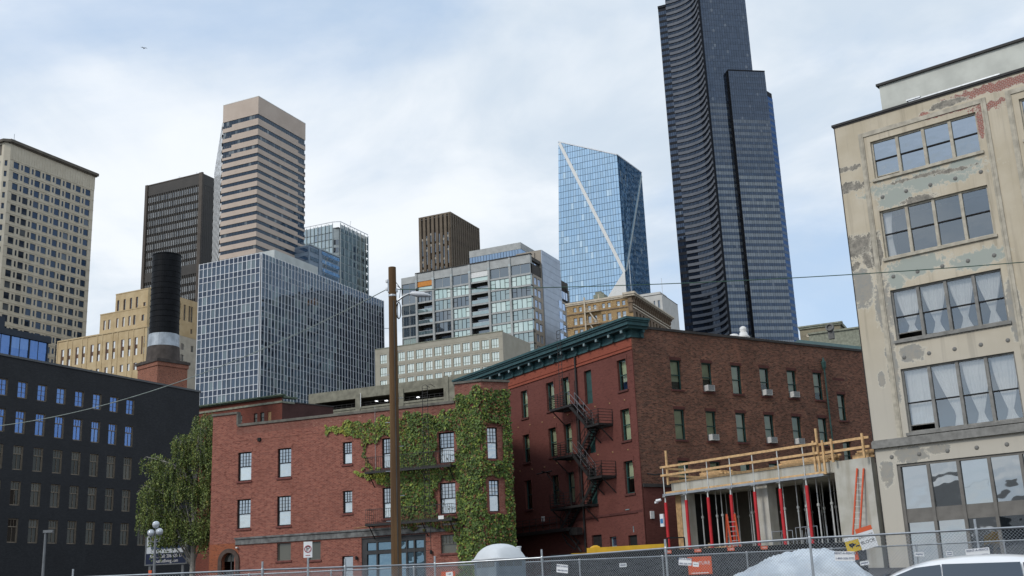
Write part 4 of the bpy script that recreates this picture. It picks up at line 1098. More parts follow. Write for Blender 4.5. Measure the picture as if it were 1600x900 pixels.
wf, wr = Face(WG), Face(WG, 0, 0, 90)
part('core', MB().box(-10, -.12, .12, 22, 0, 142.6), 'panel_bluegrey', WG)
for k in range(9):
    z = 142.4 - 3.6 * k
    wf.part('window_band', MB().box(-10, -.6, -.02, .1, z - 2.5, z - .6), 'glass_tower_blue')
    wr.part('window_band', MB().box(.9, 6.6, -.03, .1, z - 2.4, z - .7), 'glass_tower_dark')
    for j in range(4): wr.part('mullion', MB().box(1.0 + j * 1.45, 1.15 + j * 1.45, -.1, 0, z - 2.4, z - .7), 'panel_bluegrey')
    wr.put('glazing', cached('wgz', lambda: gap_panes(frange(9, 22, 12), [0, 1.5], .05, .05, .004, 'glass_tower_blue', 3, 'window_band')), 0, z - 1.7, -.03).name = 'window_band'
    wr.put('window_band', cached('wgd', lambda: gap_panes(frange(9.6, 21, 8), [0, 1.2], .12, .05, .004, 'glass_tower_dark', 3, 'window_band')), 0, z - 3.2, -.03)
wr.part('corner_pier', MB().box(6.8, 8.6, -.15, .1, 0, 143.0), 'panel_bluegrey'); wr.part('coping', MB().box(0, 22.2, -.2, .3, 142.6, 143.1), 'panel_grey')

# ---------------------------------------------------------------- concrete tower with square windows (far left)
t = NT('precast'); n = t.noise(.25, 4); t.set(t.mix(t.rng(n, .3, .7), (.50, .45, .355), (.58, .53, .43)), .85, .25)
plain('precast_dark', (.13, .115, .095), .8, .2, .3)
glass('glass_fed', dark=(.014, .018, .026), refl=.06, tint=(.32, .45, .65), rnd=.8, blind=.08, bcol=(.12, .13, .13))
FD, S = dt('concrete_tower', 'beige precast tower with grid of square windows at the far left', -185.05, 392.8, 1.07, yaw=-25.5); q = 1.07
fr_ = Face(FD, 0, 0, 90); L = 41.2 * q
cols8 = [(41.2 - 4.22 - 5 * n) * q for n in range(8)]
nrow = 24; rz = [S(165.5 - 4.2 * k) for k in range(nrow)]
fh = [(u - .2 * q, u + 2.3 * q, z - 2.35 * q, z + .15 * q) for u in cols8 for z in rz[:20]]
nh = [(u + 3.25 * q, u + 4.15 * q, z - 2.15 * q, z) for u in cols8[1:] for z in rz[:20]]
fr_.wall(0, L, S(75), S(166.8), fh + nh, .25, 'precast')
fr_.wall(0, L, 0, S(75), (), .5, 'precast', 'base_wall')
pm = panes_mesh([0, 2.5 * q], [0, 2.5 * q], .004, 'glass_fed', 'window', 3); pn = panes_mesh([0, .9 * q], [0, 2.15 * q], .004, 'glass_fed', 'slot_window', 4)
surr = MB().box(-.28, -.05, -.09, .0, -.28, 2.5 * q + .28).box(2.5 * q + .05, 2.5 * q + .28, -.09, 0, -.28, 2.5 * q + .28).box(-.05, 2.5 * q + .05, -.09, 0, 2.5 * q + .05, 2.5 * q + .28).box(-.05, 2.5 * q + .05, -.09, 0, -.28, -.05).mesh('surround', 'precast')
for a, b, c, d in fh: w = fr_.put('window', pm, a, c, .2); add('surround', surr, w, (0, -.2, 0))
for a, b, c, d in nh: fr_.put('slot_window', pn, a, c, .2)
for z in rz[:20]: fr_.part('floor_rib', MB().box(0, L, -.14, 0, z + .75, z + .95), 'precast')
fr_.wall(0, L, S(166.8), S(172.6), (), .3, 'precast', 'crown_panel', d=.05)
rib = MB().box(-.12, .12, -.1, 0, S(166.8), S(172.6)).mesh('crown_rib', 'precast')
for i in range(34): fr_.put('crown_rib', rib, i * L / 33, 0, .05)
fr_.part('eave', MB().box(-1, L + 1.2, -1.1, 1, S(172.6), S(173.7)), 'precast_dark'); fr_.part('eave_soffit', MB().box(-.6, L + .8, -.6, .5, S(172.2), S(172.6)), 'precast_dark')
fc = Face(FD, -2.4 * .707, 2.4 * .707 * -0 - 0, 0)
# chamfer and front face
cx, cy = -1.75, -0.0
cf = Face(FD, -1.8, -1.8 + 1.8 * 0, 45); cf = Face(FD, -1.75, -1.75, 45)
slot = [(.6, 1.6, z - 2.2 * q, z) for z in rz[:20]]
cf.wall(0, 2.475, 0, S(172.6), slot, .5, 'precast', 'chamfer_wall')
for a, b, c, d in slot: cf.put('slot_window', pn, a + .05, c, .45)
cf.part('eave', MB().box(-.6, 3, -1.1, 1, S(172.6), S(173.7)), 'precast_dark')
ff = Face(FD, -1.75, -1.75, 0)
fl = [(-5.2 - 5 * n * q, -1.6 - 5 * n * q, z - 2.2 * q, z) for n in range(5) for z in rz[:20]]
ff.wall(-30, 0, 0, S(166.8), fl, .5, 'precast')
wm = panes_mesh([0, 3.6], [0, 2.2 * q], .004, 'glass_fed', 'window', 5)
for a, b, c, d in fl: ff.put('window', wm, a, c, .45)
ff.wall(-30, 0, S(166.8), S(172.6), [(-5.2 - 5 * n * q, -1.2 - 5 * n * q, S(167.6), S(172)) for n in range(5)], .4, 'precast', 'crown_panel')
for n in range(5): ff.part('louvre', MB().box(-5.2 - 5 * n * q, -1.2 - 5 * n * q, .3, .4, S(167.6), S(172)), 'precast_dark')
ff.part('eave', MB().box(-30, .4, -1.1, 1, S(172.6), S(173.7)), 'precast_dark')
m = MB(); m.face(((-31.75, L, 0), (-31.75, -1.75, 0), (-31.75, -1.75, S(172.6)), (-31.75, L, S(172.6)))); m.face(((0, L, 0), (-31.75, L, 0), (-31.75, L, S(172.6)), (0, L, S(172.6)))); part('rear_wall', m, 'precast', FD)
part('roof', MB().box(-31, -.5, -.5, L - .5, S(172), S(172.4)), 'roof_grey', FD)
part('core', MB().box(-31, -.8, .8, L - 1, 0, S(166)), 'black_matte', FD)
part('antenna', MB().tube([(-1, 2, S(173)), (-1, 2, S(177))], .12, 5).box(-1.5, -.5, 1.8, 2.4, S(173.5), S(174.6)), 'galvanised', FD)

# ---------------------------------------------------------------- tan deco building
t = NT('deco_tan'); n = t.noise(.3, 5); n2 = t.noise(.5, 4, .6, stretch=(1, 1, .15), off=(3, 3, 1)); vv, X, Zc = t.uz()
c = t.mix(t.rng(n, .3, .7), (.46, .345, .195), (.55, .43, .26)); t.set(t.mix(t.rng(n2, .5, .8, 0, .35), c, (.30, .21, .12)), .85, .25)
plain('deco_grey', (.46, .43, .36), .85, .15, .4)
glass('glass_deco_light', dark=(.8, .8, .77), refl=.2, rnd=.2); glass('glass_deco_dark', dark=(.03, .033, .035), refl=.2)
plain('deco_brown', (.14, .085, .06), .7, .2, .5)
TD, S = dt('deco_building', 'tan art deco building with stepped top and paired slot windows', -110.2, 330, 1.21); q = 1.21
tf, tr_ = Face(TD), Face(TD, 0, 0, 90)
def slots(lst, top, h, wd): return [((-a) * q, (-a + wd) * q, S(top) - h * q, S(top)) for a in lst]
A1 = slots((34.42, 31.68, 28.37, 25.72, 22.2, 19.55, 16.06, 13.49, 9.92, 7.38, 4.61, 1.9), 81.0, 5.5, 1.3)
A2 = slots((34.42, 31.68, 28.37, 25.72, 22.2, 19.55, 16.06, 13.49, 9.92, 7.38, 4.61, 1.9), 73.2, 2.2, 1.3)
B1 = slots((18.29, 16.32, 13.1, 10.63, 8.23, 6.31), 88.3, 3.0, .9) + slots((3.0,), 88.0, 1.9, 1.0)
C1 = slots((13.59, 11.01, 8.44, 6.05), 94.15, 4.0, .9) + slots((3.0,), 92.0, 1.2, .9)
tf.wall(-36 * q, .3 * q, 0, S(83.6), A1 + A2, .4, 'deco_tan'); sb = 1.0
t2 = Face(TD, 0, sb, 0); t2.wall(-19.7 * q, -.0, S(83.0), S(90.2), B1, .4, 'deco_tan', 'upper_wall')
t3 = Face(TD, 0, sb + .6, 0); t3.wall(-14.2 * q, 0, S(90.0), S(96), C1, .4, 'deco_tan', 'upper_wall')
def slotwin(face, h, light, split=True):
    a, b, c, d = h; H = d - c
    if split:
        o = face.put('window', panes_mesh([0, b - a], [0, H * .4], .004, 'glass_deco_light' if light else 'glass_deco_dark', 'window', 2), a, d - H * .4, .3)
        p = face.put('window', panes_mesh([0, b - a], [0, H * .38], .004, 'glass_deco_light' if light else 'glass_deco_dark', 'window', 3), a, c, .3)
        face.part('spandrel', MB().box(a, b, .25, .4, c + H * .38, d - H * .4), 'deco_brown')
    else: face.put('window', panes_mesh([0, b - a], [0, H], .004, 'glass_deco_light' if light else 'glass_deco_dark', 'window', 4), a, c, .3)
    face.part('jamb', MB().box(a, a + (b - a) * .3, .06, .3, c, d), 'deco_brown')
for h in A1: slotwin(tf, h, True)
for h in A2: slotwin(tf, h, True, False)
for i, h in enumerate(B1): slotwin(t2, h, i < 5, False)
for i, h in enumerate(C1): slotwin(t3, h, False, False)
for k in range(18): tf.part('pilaster', MB().box((-36 + k * 2.06) * q - .22, (-36 + k * 2.06) * q + .22, -.16, 0, 30, S(83.9)), 'deco_tan') if k % 3 != 1 else None
R1 = [(13.53 * q, 14.5 * q, S(88.9), S(94)), (15.9 * q, 16.8 * q, S(88.9), S(94)), (19.16 * q, 20.1 * q, S(88.9), S(94)), (19.3 * q, 20.2 * q, S(85.2), S(86.7)), (22, 23, S(88.9), S(94))]
tr_.wall(0, 24 * q, S(83.8), S(96), [h for h in R1 if h[0] > 5], .4, 'deco_tan')
R2 = [(15.16 * q, 16.6 * q, S(79.4), S(81.4)), (15.16 * q, 16.6 * q, S(75.9), S(77.9)), (19.8 * q, 21 * q, S(79.4), S(81.4))]
tr_.wall(0, 24 * q, 0, S(83.8), R2, .4, 'deco_grey', 'plain_wall', d=.05)
for h in R1: slotwin(tr_, h, False, False)
for h in R2: tr_.put('window', panes_mesh([0, h[1] - h[0]], [0, h[3] - h[2]], .004, 'glass_deco_dark', 'window', 4), h[0], h[2], .35)
part('rear_wall', MB().box(-36 * q, -.5, .5, 24 * q, 0, S(83.4)).box(-19.6 * q, -.5, sb + .45, 24 * q, S(83.4), S(90.1)).box(-14.1 * q, -.5, sb + 1.1, 23.9 * q, S(90), S(95.8)), 'deco_tan', TD)
part('roof_tank', MB().lathe([(1.2, S(95.5)), (1.2, S(97.3)), (.9, S(97.6))], 12, -3, 15.5), 'white_paint', TD)
tf.part('parapet', MB().box(-36 * q, .35 * q, -.25, .4, S(83.6), S(84.0)), 'deco_tan'); t2.part('parapet', MB().box(-19.75 * q, 0, -.12, .4, S(90.2), S(90.5)), 'deco_tan'); t3.part('parapet', MB().box(-14.25 * q, 0, -.12, .4, S(96), S(96.3)), 'deco_tan')
# ---------------------------------------------------------------- residential block with balconies
plain('resi_grey', (.40, .41, .40), .7, .14, .5); plain('resi_tan', (.34, .30, .25), .8, .14, .5); plain('resi_metal', (.33, .38, .45), .4, .1, .4, metal=.35)
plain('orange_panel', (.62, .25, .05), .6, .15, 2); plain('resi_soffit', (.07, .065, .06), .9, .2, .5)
glass('glass_resi', dark=(.05, .065, .065), refl=.38, tint=(.82, .95, .93), rnd=.6); glass('glass_resi_light', dark=(.36, .46, .41), refl=.35, tint=(.85, 1, .95), rnd=.3); glass('glass_resi_dark', dark=(.02, .026, .03), refl=.22, rnd=.5)
RS, S = dt('residential_block', 'grey residential block with glass bays and dark recessed balconies', 3.69, 210, 1.476); q = 1.476
rf, rr_ = Face(RS), Face(RS, 0, 0, 90)
pu = [28.75, 25.25, 21.39, 17.24, 13.15, 8.89, 4.33, .0]; FH = 2.27 * q; ftop = [S(63.18) - FH * k for k in range(10)]
balc = {(1, k) for k in range(2, 7)} | {(2, 5), (2, 6), (4, 2), (4, 1), (4, 3), (4, 4), (4, 5), (4, 6)}
lightcells = {(2, 1), (3, 1), (5, 1), (6, 1), (3, 3), (5, 3), (6, 3), (0, 5), (0, 6), (6, 5), (5, 5), (3, 5), (5, 7), (5, 8), (2, 6)}
for i in range(7):
    a, b = -pu[i] * q + .3, -pu[i + 1] * q - .3
    if i == 6: b = -.05
    for k in range(10):
        zt = ftop[k]; zb = zt - FH + .55; w, h = b - a, zt - zb
        if (i, k) in balc:
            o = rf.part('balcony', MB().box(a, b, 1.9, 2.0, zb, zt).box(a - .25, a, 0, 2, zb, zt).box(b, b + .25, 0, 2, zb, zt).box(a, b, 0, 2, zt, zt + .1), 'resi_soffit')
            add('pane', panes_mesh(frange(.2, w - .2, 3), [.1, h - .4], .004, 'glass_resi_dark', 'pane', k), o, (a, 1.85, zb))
            part('railing', MB().box(a, b, -.05, .0, zb + 1.05, zb + 1.12), 'alu_white', o)
            add('railing_glass', panes_mesh(frange(0, w, 4), [0, 1.0], .004, 'glass_resi', 'railing_glass', k), o, (a, 0, zb + .05))
        elif (i, k) in ((1, 0), (4, 0), (4, 1)):
            o = rf.part('shade_panel', MB().box(a, b, .0, .15, zb + h * .45, zt), 'orange_panel' if i == 1 else 'white_paint')
            if i == 1:
                for j in range(9): part('slat', MB().box(a + w * j / 9 + .03, a + w * (j + 1) / 9 - .03, -.04, 0, zb + h * .47, zt - .05), 'orange_panel', o)
            add('pane', panes_mesh([0, w], [0, h * .45], .004, 'glass_resi_light', 'pane', 2), o, (a, .3, zb))
        else:
            gm = 'glass_resi_light' if (i, k) in lightcells else ('glass_resi_dark' if i == 0 or k in (0,) or rg.random() < .25 else 'glass_resi')
            n = 2 if (k == 0 or i == 0) else 4
            us = frange(0, w, n); 
            m = MB()
            for u in us: m.box(u - .06, u + .06, -.06, .08, 0, h)
            m.box(0, w, -.05, .08, -.02, .06); m.box(0, w, -.05, .08, h - .06, h)
            if n == 4: m.box(0, us[1], -.05, .08, h * .55, h * .55 + .09); m.box(us[3], w, -.05, .08, h * .55, h * .55 + .09)
            o = rf.part('window', m, 'resi_grey' if n == 2 else 'black_matte', a, zb, .12)
            for j in range(n): add('pane', panes_mesh([us[j], us[j + 1]], [0, h], .006, gm, 'pane', rg.randrange(9)), o, (0, .02, 0))
for k in range(10): rf.put('floor_slab', cached('rslab', lambda: MB().box(-28.75 * q, -.0, -.12, 2, -.55 + .02, -.02).mesh('floor_slab', 'resi_grey')), 0, ftop[k] - FH + .55)
for i, u in enumerate(pu):
    if i in (0, 7): continue
    rf.part('pier', MB().box(-u * q - .3, -u * q + .3, -.45, .3, 0, S(64.9)), 'resi_grey'); rf.part('pier_joint', MB().box(-u * q - .34, -u * q + .34, -.48, -.1, ftop[0] - .1, ftop[0] + .6), 'panel_grey')
rf.part('parapet', MB().box(-25.4 * q, .1, -.1, 1, ftop[0] + .1, S(65)).box(-28.8 * q, -25.4 * q, -.1, 1, ftop[0] + .05, S(64.6)), 'resi_grey')
rf.part('coping', MB().box(-25.5 * q, .4, -.35, 1, S(65), S(65) + .22), 'resi_soffit')
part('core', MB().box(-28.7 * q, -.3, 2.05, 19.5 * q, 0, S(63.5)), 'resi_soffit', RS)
part('side_wall', MB().box(-28.8 * q, -28.72 * q, 0, 19 * q, 0, S(64.5)), 'resi_soffit', RS)  # unseen wall, coloured dark so the office glass reflects a dark mass
part('rear_wall', MB().box(-28.7 * q, 0, 19.4 * q, 19.6 * q, 0, S(62)), 'resi_grey', RS)
rr_.part('corner_glass', MB().box(.02, .55 * q, 0, .1, 0, S(61)), 'glass_resi')
rw = []
for k in range(1, 10):
    for j in range(2): rw.append(((1.6 + j * 1.75) * q, (2.95 + j * 1.75) * q, ftop[k] - FH + 1.0, ftop[k] - .15))
rr_.wall(.55 * q, 5.6 * q, 0, S(61.3), rw, .25, 'resi_tan')
pmz = {}
for a, b, c, d in rw:
    o = rr_.put('window', cached(('rsw',), lambda: MB().box(-.05, .08, -.02, .1, 0, d - c).box((b - a) / 2 - .05, (b - a) / 2 + .05, -.02, .1, 0, d - c).box(b - a - .08, b - a + .0, -.02, .1, 0, d - c).mesh('window', 'alu_white')), a, c, .15)
    add('pane', panes_mesh([0, (b - a) / 2, b - a], [0, d - c], .006, 'glass_sky', 'pane', rg.randrange(9)), o, (0, .04, 0))
rr_.part('setback_wall', MB().box(.4 * q, 5.6 * q, .8, 1.2, S(61.3), S(64.2)).box(0, 5.6 * q, .3, 1.2, S(64.2), S(64.9)), 'resi_soffit')
for j in range(4): rr_.put('pane', panes_mesh([0, 1.1 * q], [0, 2.4 * q], .005, 'glass_resi_dark' if j % 2 else 'glass_sky', 'pane', j), (.6 + j * 1.2) * q, S(61.5), .75)
rr_.part('metal_slab', MB().box(5.6 * q, 15 * q, -.25, 8, 0, S(67.3)), 'resi_metal')
for k in range(16): rr_.part('panel_joint', MB().box(5.6 * q, 15 * q, -.28, -.24, S(66.5) - k * 1.4 * q, S(66.5) - k * 1.4 * q + .06), 'panel_bluegrey')
rr_.part('slab_return', MB().box(5.55 * q, 5.6 * q - .01, .0, 8, S(61), S(67.3)).box(5.3 * q, 5.55 * q, 2.0, 8, S(64), S(66.9)), 'resi_tan')
rw2 = []
for k in range(2, 10):
    for j in range(2): rw2.append(((15.5 + j * 2.2) * q, (17.2 + j * 2.2) * q, ftop[k] - FH + 1.0, ftop[k] - .15))
rr_.wall(15 * q, 20 * q, 0, S(58.9), rw2, .25, 'resi_tan')
for a, b, c, d in rw2: rr_.put('window', panes_mesh(frange(0, b - a, 3), [0, d - c], .006, 'glass_sky', 'window', rg.randrange(9)), a, c, .15)
for k in range(1, 9): rr_.put('window', panes_mesh([0, 1.5 * q], [0, FH - 1.1], .006, 'glass_sky', 'window', rg.randrange(9)), 13.1 * q, ftop[k] - FH + 1.0 - FH, -.3)
rr_.part('penthouse', MB().box(15 * q, 19 * q, .3, 6, S(58.9), S(62.3)), 'resi_soffit')
for j in range(3): rr_.put('window', panes_mesh([0, 1.0 * q], [0, 1.6 * q], .005, 'glass_sky', 'window', j), (15.3 + j * 1.25) * q, S(59.6), .25)

# ---------------------------------------------------------------- low beige block in front of it
t = NT('block_beige'); n = t.noise(.4, 4); t.set(t.mix(t.rng(n, .3, .7), (.335, .31, .25), (.39, .365, .30)), .85)
glass('glass_pale_blind', dark=(.50, .58, .50), refl=.35, tint=(.95, 1, .95), rnd=.35)
LB, S = dt('beige_block', 'low beige office block with pale square windows below the residential block', -1.93, 185, 1.416); q = 1.416
bf_ = Face(LB); rows_ = [S(43.06) - 2.28 * q * k for k in range(7)]
bh = [(-(2.16 + 1.82 * n) * q, -(.78 + 1.82 * n) * q, z - 1.55 * q, z) for n in range(13) for z in rows_]
bf_.wall(-25 * q, 0, 0, S(44.15), bh, .3, 'block_beige')
fm = MB()
w, h = 1.38 * q, 1.55 * q
fm.box(w / 3 - .04, w / 3 + .04, 0, .1, 0, h).box(2 * w / 3 - .04, 2 * w / 3 + .04, 0, .1, 0, h).box(0, w, .01, .09, h * .26, h * .26 + .08).box(-.0, .06, 0, .1, 0, h).box(w - .06, w, 0, .1, 0, h)
fm = fm.mesh('window', 'stone_pale')
for a, b, c, d in bh:
    o = bf_.put('window', fm, a, c, .14); add('pane', cached(('lbp', rg.randrange(5)), lambda: panes_mesh(frange(0, w, 3), [0, h * .3, h], .008, 'glass_pale_blind', 'pane', rg.randrange(99))), o, (0, .06, 0))
for k in range(7): bf_.part('joint', MB().box(-25 * q, 0, -.03, 0, rows_[k] + .3 * q, rows_[k] + .34 * q), 'block_beige')
part('side_wall', MB().box(-.02, 0, 0.01, 16, 0, S(44.1)).box(-25 * q, -.02, 15.9, 16, 0, S(44)).box(-25 * q - .02, -25 * q, 0.01, 16, 0, S(44)), 'block_beige', LB)
part('roof', MB().box(-25 * q, -.05, .1, 15.8, S(43.4), S(43.5)), 'roof_grey', LB)
bf_.part('coping', MB().box(-25 * q, .1, -.1, .4, S(44.15), S(44.3)), 'stone_pale')

# ---------------------------------------------------------------- brown tower with vertical piers
plain('brown_stone', (.17, .135, .10), .8, .15, .2); plain('brown_shade', (.05, .04, .032), .8, .15, .2); plain('pale_panel', (.40, .38, .34), .7, .1, .5)
BT, _ = dt('brown_tower', 'brown tower with closely spaced vertical piers above the residential block', -28.28, 520); W, D = 17.8, 31.1
bf2, br2 = Face(BT), Face(BT, 0, 0, 90)
part('core', MB().box(-W + .2, -.8, .8, D, 0, 181.6), 'brown_shade', BT)
pier = MB().box(-.68, .68, 0, .9, 60, 181.4).mesh('pier', 'brown_stone'); pier2 = MB().box(-.62, .62, -.0, .9, 60, 181.4).mesh('pier', 'brown_stone')
for k in range(8): bf2.put('pier', pier, -W + .68 + k * 2.345)
for k in range(14): br2.put('pier', pier2, .62 + k * 2.29)
bf2.part('parapet', MB().box(-W, .02, -.02, .9, 181.3, 182).box(-.9, .02, .9, D, 181.3, 182), 'brown_stone')
for k in range(7):
    x = -W + 1.36 + k * 2.345
    for j in range(14):
        z = 173 - j * 5.6 - rg.choice((0, 1.0, 2.2))
        bf2.put('window', cached(('btw', j % 4), lambda: panes_mesh([0, .98], [0, 2.2, 4.4], .005, 'glass_tower_dark', 'window', j)), x, z - 4.4, .45)
        if rg.random() < .55: bf2.put('blind', cached('btb', lambda: MB().box(0, .98, 0, .05, 0, 1.1).mesh('blind', 'pale_panel')), x, z - rg.choice((1.1, 2.4)), .36)
shell(BT, W, D, 0, 181.4, 'brown_stone')

# ---------------------------------------------------------------- low glazed top beside the brown tower
ST2, S = dt('glazed_penthouse', 'pale flat-roofed building with blue window band right of the brown tower', 5.27, 330, 1.3); q = 1.3
gf2, gr2 = Face(ST2), Face(ST2, -2.3 * q, 0, 90)
part('fascia', MB().box(-20 * q, -2.3 * q, 0, 20, S(103.4), S(105.5)), 'resi_grey', ST2)
part('base_wall', MB().box(-20 * q, -2.3 * q, .1, 20, 0, S(101)), 'panel_bluegrey', ST2); part('core', MB().box(-19.9 * q, -2.5 * q, .4, 19.8, S(101), S(103.4)), 'navy_panel', ST2)
gf2.put('window_band', gap_panes(frange(-20 * q, -2.35 * q, 18), [S(100.9), S(103.4)], .08, .0, .005, 'glass_tower_blue', 4, 'window_band'), d=.12)
gr2.put('window_band', gap_panes(frange(0, 19, 12), [S(100.9), S(103.4)], .08, .0, .005, 'glass_tower_blue', 5, 'window_band'), d=.12)
gf2.part('roof_box', MB().box(-9.5, -8.8, 1, 2, S(105.5), S(105.9)), 'galvanised')

# ---------------------------------------------------------------- slanted blue glass tower
glass('glass_azure', dark=(.06, .14, .26), refl=.55, tint=(.68, .87, 1.0), rnd=.45, blind=.05, bcol=(.5, .6, .66)); plain('azure_joint', (.055, .10, .17), .5, .1, .3)
AZ, S = dt('blue_glass_tower', 'blue glass tower with slanted roof and white diagonal brace', 58.54, 560, .92); q = .92
def zroof_f(x): return S(223.4) + (S(238) - S(223.4)) * (-x) / (33.1 * q)
def xleft(z): return -(33.0 + (S(238) - z) / (S(238) - S(152)) * 4.5) * q
def zroof_r(y): return S(223.4) + (S(226.6) - S(223.4)) * y / (40.4 * q)
zf = [S(223.4) - 3.62 * q * k for k in range(-5, 38)]
def azband(faceid, z0, z1, seed):
    rgz = random.Random(seed); m = MB(); n = 24 if faceid == 'f' else 27
    for i in range(n):
        if faceid == 'f':
            a = xleft(z0) * (1 - i / n); b = xleft(z0) * (1 - (i + 1) / n); a2 = xleft(z1) * (1 - i / n); b2 = xleft(z1) * (1 - (i + 1) / n); ra, rb = zroof_f(a), zroof_f(b)
        else: a = a2 = 40.4 * q * i / n; b = b2 = 40.4 * q * (i + 1) / n; ra, rb = zroof_r(a), zroof_r(b)
        ta, tb = min(z1 - .2, ra), min(z1 - .2, rb)
        if ta <= z0 + .05 and tb <= z0 + .05: continue
        p, w = rgz.gauss(0, .004) * (b - a), rgz.gauss(0, .004) * 3
        ta, tb = max(ta, z0 + .02), max(tb, z0 + .02)
        m.face(((a + .07, -p - w, z0), (b - .07, p - w, z0), (b2 - .07, p + w, tb), (a2 + .07, -p + w, ta)))
    return m if m.f else None
af, ar = Face(AZ), Face(AZ, 0, 0, 90)
for k, z0 in enumerate(zf):
    for fid, F in (('f', af), ('r', ar)):
        m = azband(fid, z0 - 3.62 * q, z0, k * 7 + (fid == 'r'))
        if m: F.part('glass_band', m, 'glass_azure')
m = MB(); zb = S(88)
XT = xleft(S(238))
m.face(((xleft(zb), .15, zb), (0, .15, zb), (0, .15, S(223.3)), (XT, .15, S(237.8)))); m.face(((-.15, 0.15, zb), (-.15, 40.4 * q, zb), (-.15, 40.4 * q, S(226.4)), (-.15, .15, S(223.3))))
m.face(((XT, .15, S(237.8)), (0, .15, S(223.3)), (0, 40.4 * q, S(226.4)), (XT, 40.4 * q, S(232))))
m.face(((xleft(zb), 40 * q, zb), (xleft(zb), .15, zb), (XT, .15, S(237.8)), (XT, 40 * q, S(232)))); m.face(((0, 40.2 * q, zb), (xleft(zb), 40.2 * q, zb), (XT, 40.2 * q, S(232)), (0, 40.2 * q, S(226))))
m.box(-40 * q, -.3, .3, 40 * q, 0, zb)
part('core', m, 'azure_joint', AZ)
def strip(face, p, r_, w, mat, d0=-.35, d1=.0):
    (x0, z0), (x1, z1) = p, r_; dx, dz = x1 - x0, z1 - z0; L = math.hypot(dx, dz); nx, nz = -dz / L * w / 2, dx / L * w / 2
    P = [(x0 + nx, z0 + nz), (x0 - nx, z0 - nz), (x1 - nx, z1 - nz), (x1 + nx, z1 + nz)]; m = MB()
    m.face([(x, d0, z) for x, z in P])
    for (a, b), (c, d) in zip(P, P[1:] + P[:1]): m.face(((a, d0, b), (a, d1, b), (c, d1, d), (c, d0, d)))
    return face.part('diagonal_brace', m, mat)
strip(af, (XT + .6, S(237.2)), (-.4, S(159)), 1.5, 'white_paint'); strip(ar, (39.6 * q, S(224.5)), (1.6 * q, S(160)), 1.0, 'panel_grey')
m = MB(); tri = [(-.05, S(160)), (-16 * q, S(140)), (-.05, S(140))]
m.face([(x, -.4, z) for x, z in (tri[1], tri[2], tri[0])]); m.face([(tri[0][0], -.4, tri[0][1]), (tri[0][0], .1, tri[0][1]), (tri[1][0], .1, tri[1][1]), (tri[1][0], -.4, tri[1][1])])
af.part('white_gusset', m, 'white_paint')
af.part('roof_edge', MB().obox((XT, -.1, S(238.1)), (0, -.1, S(223.6)), .5, .5).obox((0, -.1, S(223.6)), (0, 40.4 * q, S(226.8)), .5, .5), 'alu_white')

# ---------------------------------------------------------------- ornate tan building
t = NT('terracotta_tan'); n = t.noise(1.0, 5); n2 = t.noise(2.6, 3, off=(2, 7, 1)); c = t.mix(t.rng(n, .3, .7), (.30, .19, .09), (.38, .26, .13)); t.set(t.mix(t.rng(n2, .58, .66, 0, .8), c, (.55, .42, .22)), .85)
plain('ornament_brown', (.20, .145, .10), .85, .35, 1.5); plain('cornice_pale', (.55, .48, .38), .8, .15, 1)
ON, S = dt('ornate_building', 'ornate tan terracotta building with heavy bracketed cornice', 16.37, 150, 2.0); q = 2.0
nf, nr = Face(ON), Face(ON, 0, 0, 90); W, D = 9.75 * q, 17.0 * q
ow = []
for u0, u1 in ((8.76, 8.29), (7.93, 7.46), (6.6, 6.15), (5.75, 5.3), (4.49, 4.03), (3.65, 3.2), (2.31, 1.85), (1.53, 1.05)):
    ow += [(-u0 * q, -u1 * q, S(39.14), S(39.8)), (-u0 * q - .05, -u1 * q + .05, S(37.3), S(38.3)), (-u0 * q - .05, -u1 * q + .05, S(35.6), S(36.6)), (-u0 * q - .05, -u1 * q + .05, S(33.9), S(34.9))]
nf.wall(-W, 0, 0, S(40.25), ow, .4, 'terracotta_tan')
for h in ow: dh_window(nf, *[round(x, 2) for x in h], .4, 'cornice_pale', ('glass_house', 'glass_white' if rg.random() < .6 else 'glass_house'), .5, .08, rg=rg)
nh_ = [((1.2 + 1.45 * k) * q, (1.9 + 1.45 * k) * q, S(z), S(z + 1.0)) for k in range(11) for z in (37.3, 35.6, 33.9)]
nr.wall(0, D, 0, S(40.25), nh_, .4, 'ornament_brown')
for h in nh_: nr.put('window', panes_mesh([0, h[1] - h[0]], [0, h[3] - h[2]], .005, 'glass_dim', 'window', 3), h[0], h[2], .35)
part('roof', MB().box(-W + .3, -.3, .3, D, S(39.8), S(39.9)), 'roof_grey', ON); part('rear_wall', MB().box(-W, -W + .2, .05, D, 0, S(40.2)).box(-W, 0, D, D + .2, 0, S(40.2)), 'terracotta_tan', ON)
nf.part('cornice', MB().box(-W - .2, -.0, -.25, .3, S(40.1), S(40.3)).box(-W - .2, -1.3 * q, -.4, .3, S(40.3), S(40.55)), 'cornice_pale')
nf.part('cornice_block', MB().box(-1.3 * q, .9, -.9, .6, S(40.2), S(40.45)).box(-1.2 * q, 1.15, -1.15, .6, S(40.45), S(40.75)), 'cornice_pale')
nr.part('cornice', MB().box(0, D + .6, -1.0, .3, S(40.25), S(40.4)).box(0, D + .8, -1.25, .3, S(40.4), S(40.6)), 'cornice_pale')
bm = MB().box(-.22, .22, -.85, 0, 0, .35 * q).box(-.18, .18, -.5, 0, -.5 * q, 0).box(-.14, .14, -.25, 0, -.95 * q, -.5 * q).mesh('bracket', 'ornament_brown')
for k in range(20): nr.put('bracket', bm, .5 + k * D / 19.8, S(39.88))
nr.part('frieze', MB().box(0, D, -.2, 0, S(38.6), S(38.75)).box(0, D, -.3, 0, S(39.0), S(39.1)).box(0, D, -.35, 0, S(36.9), S(37.05)), 'cornice_pale')
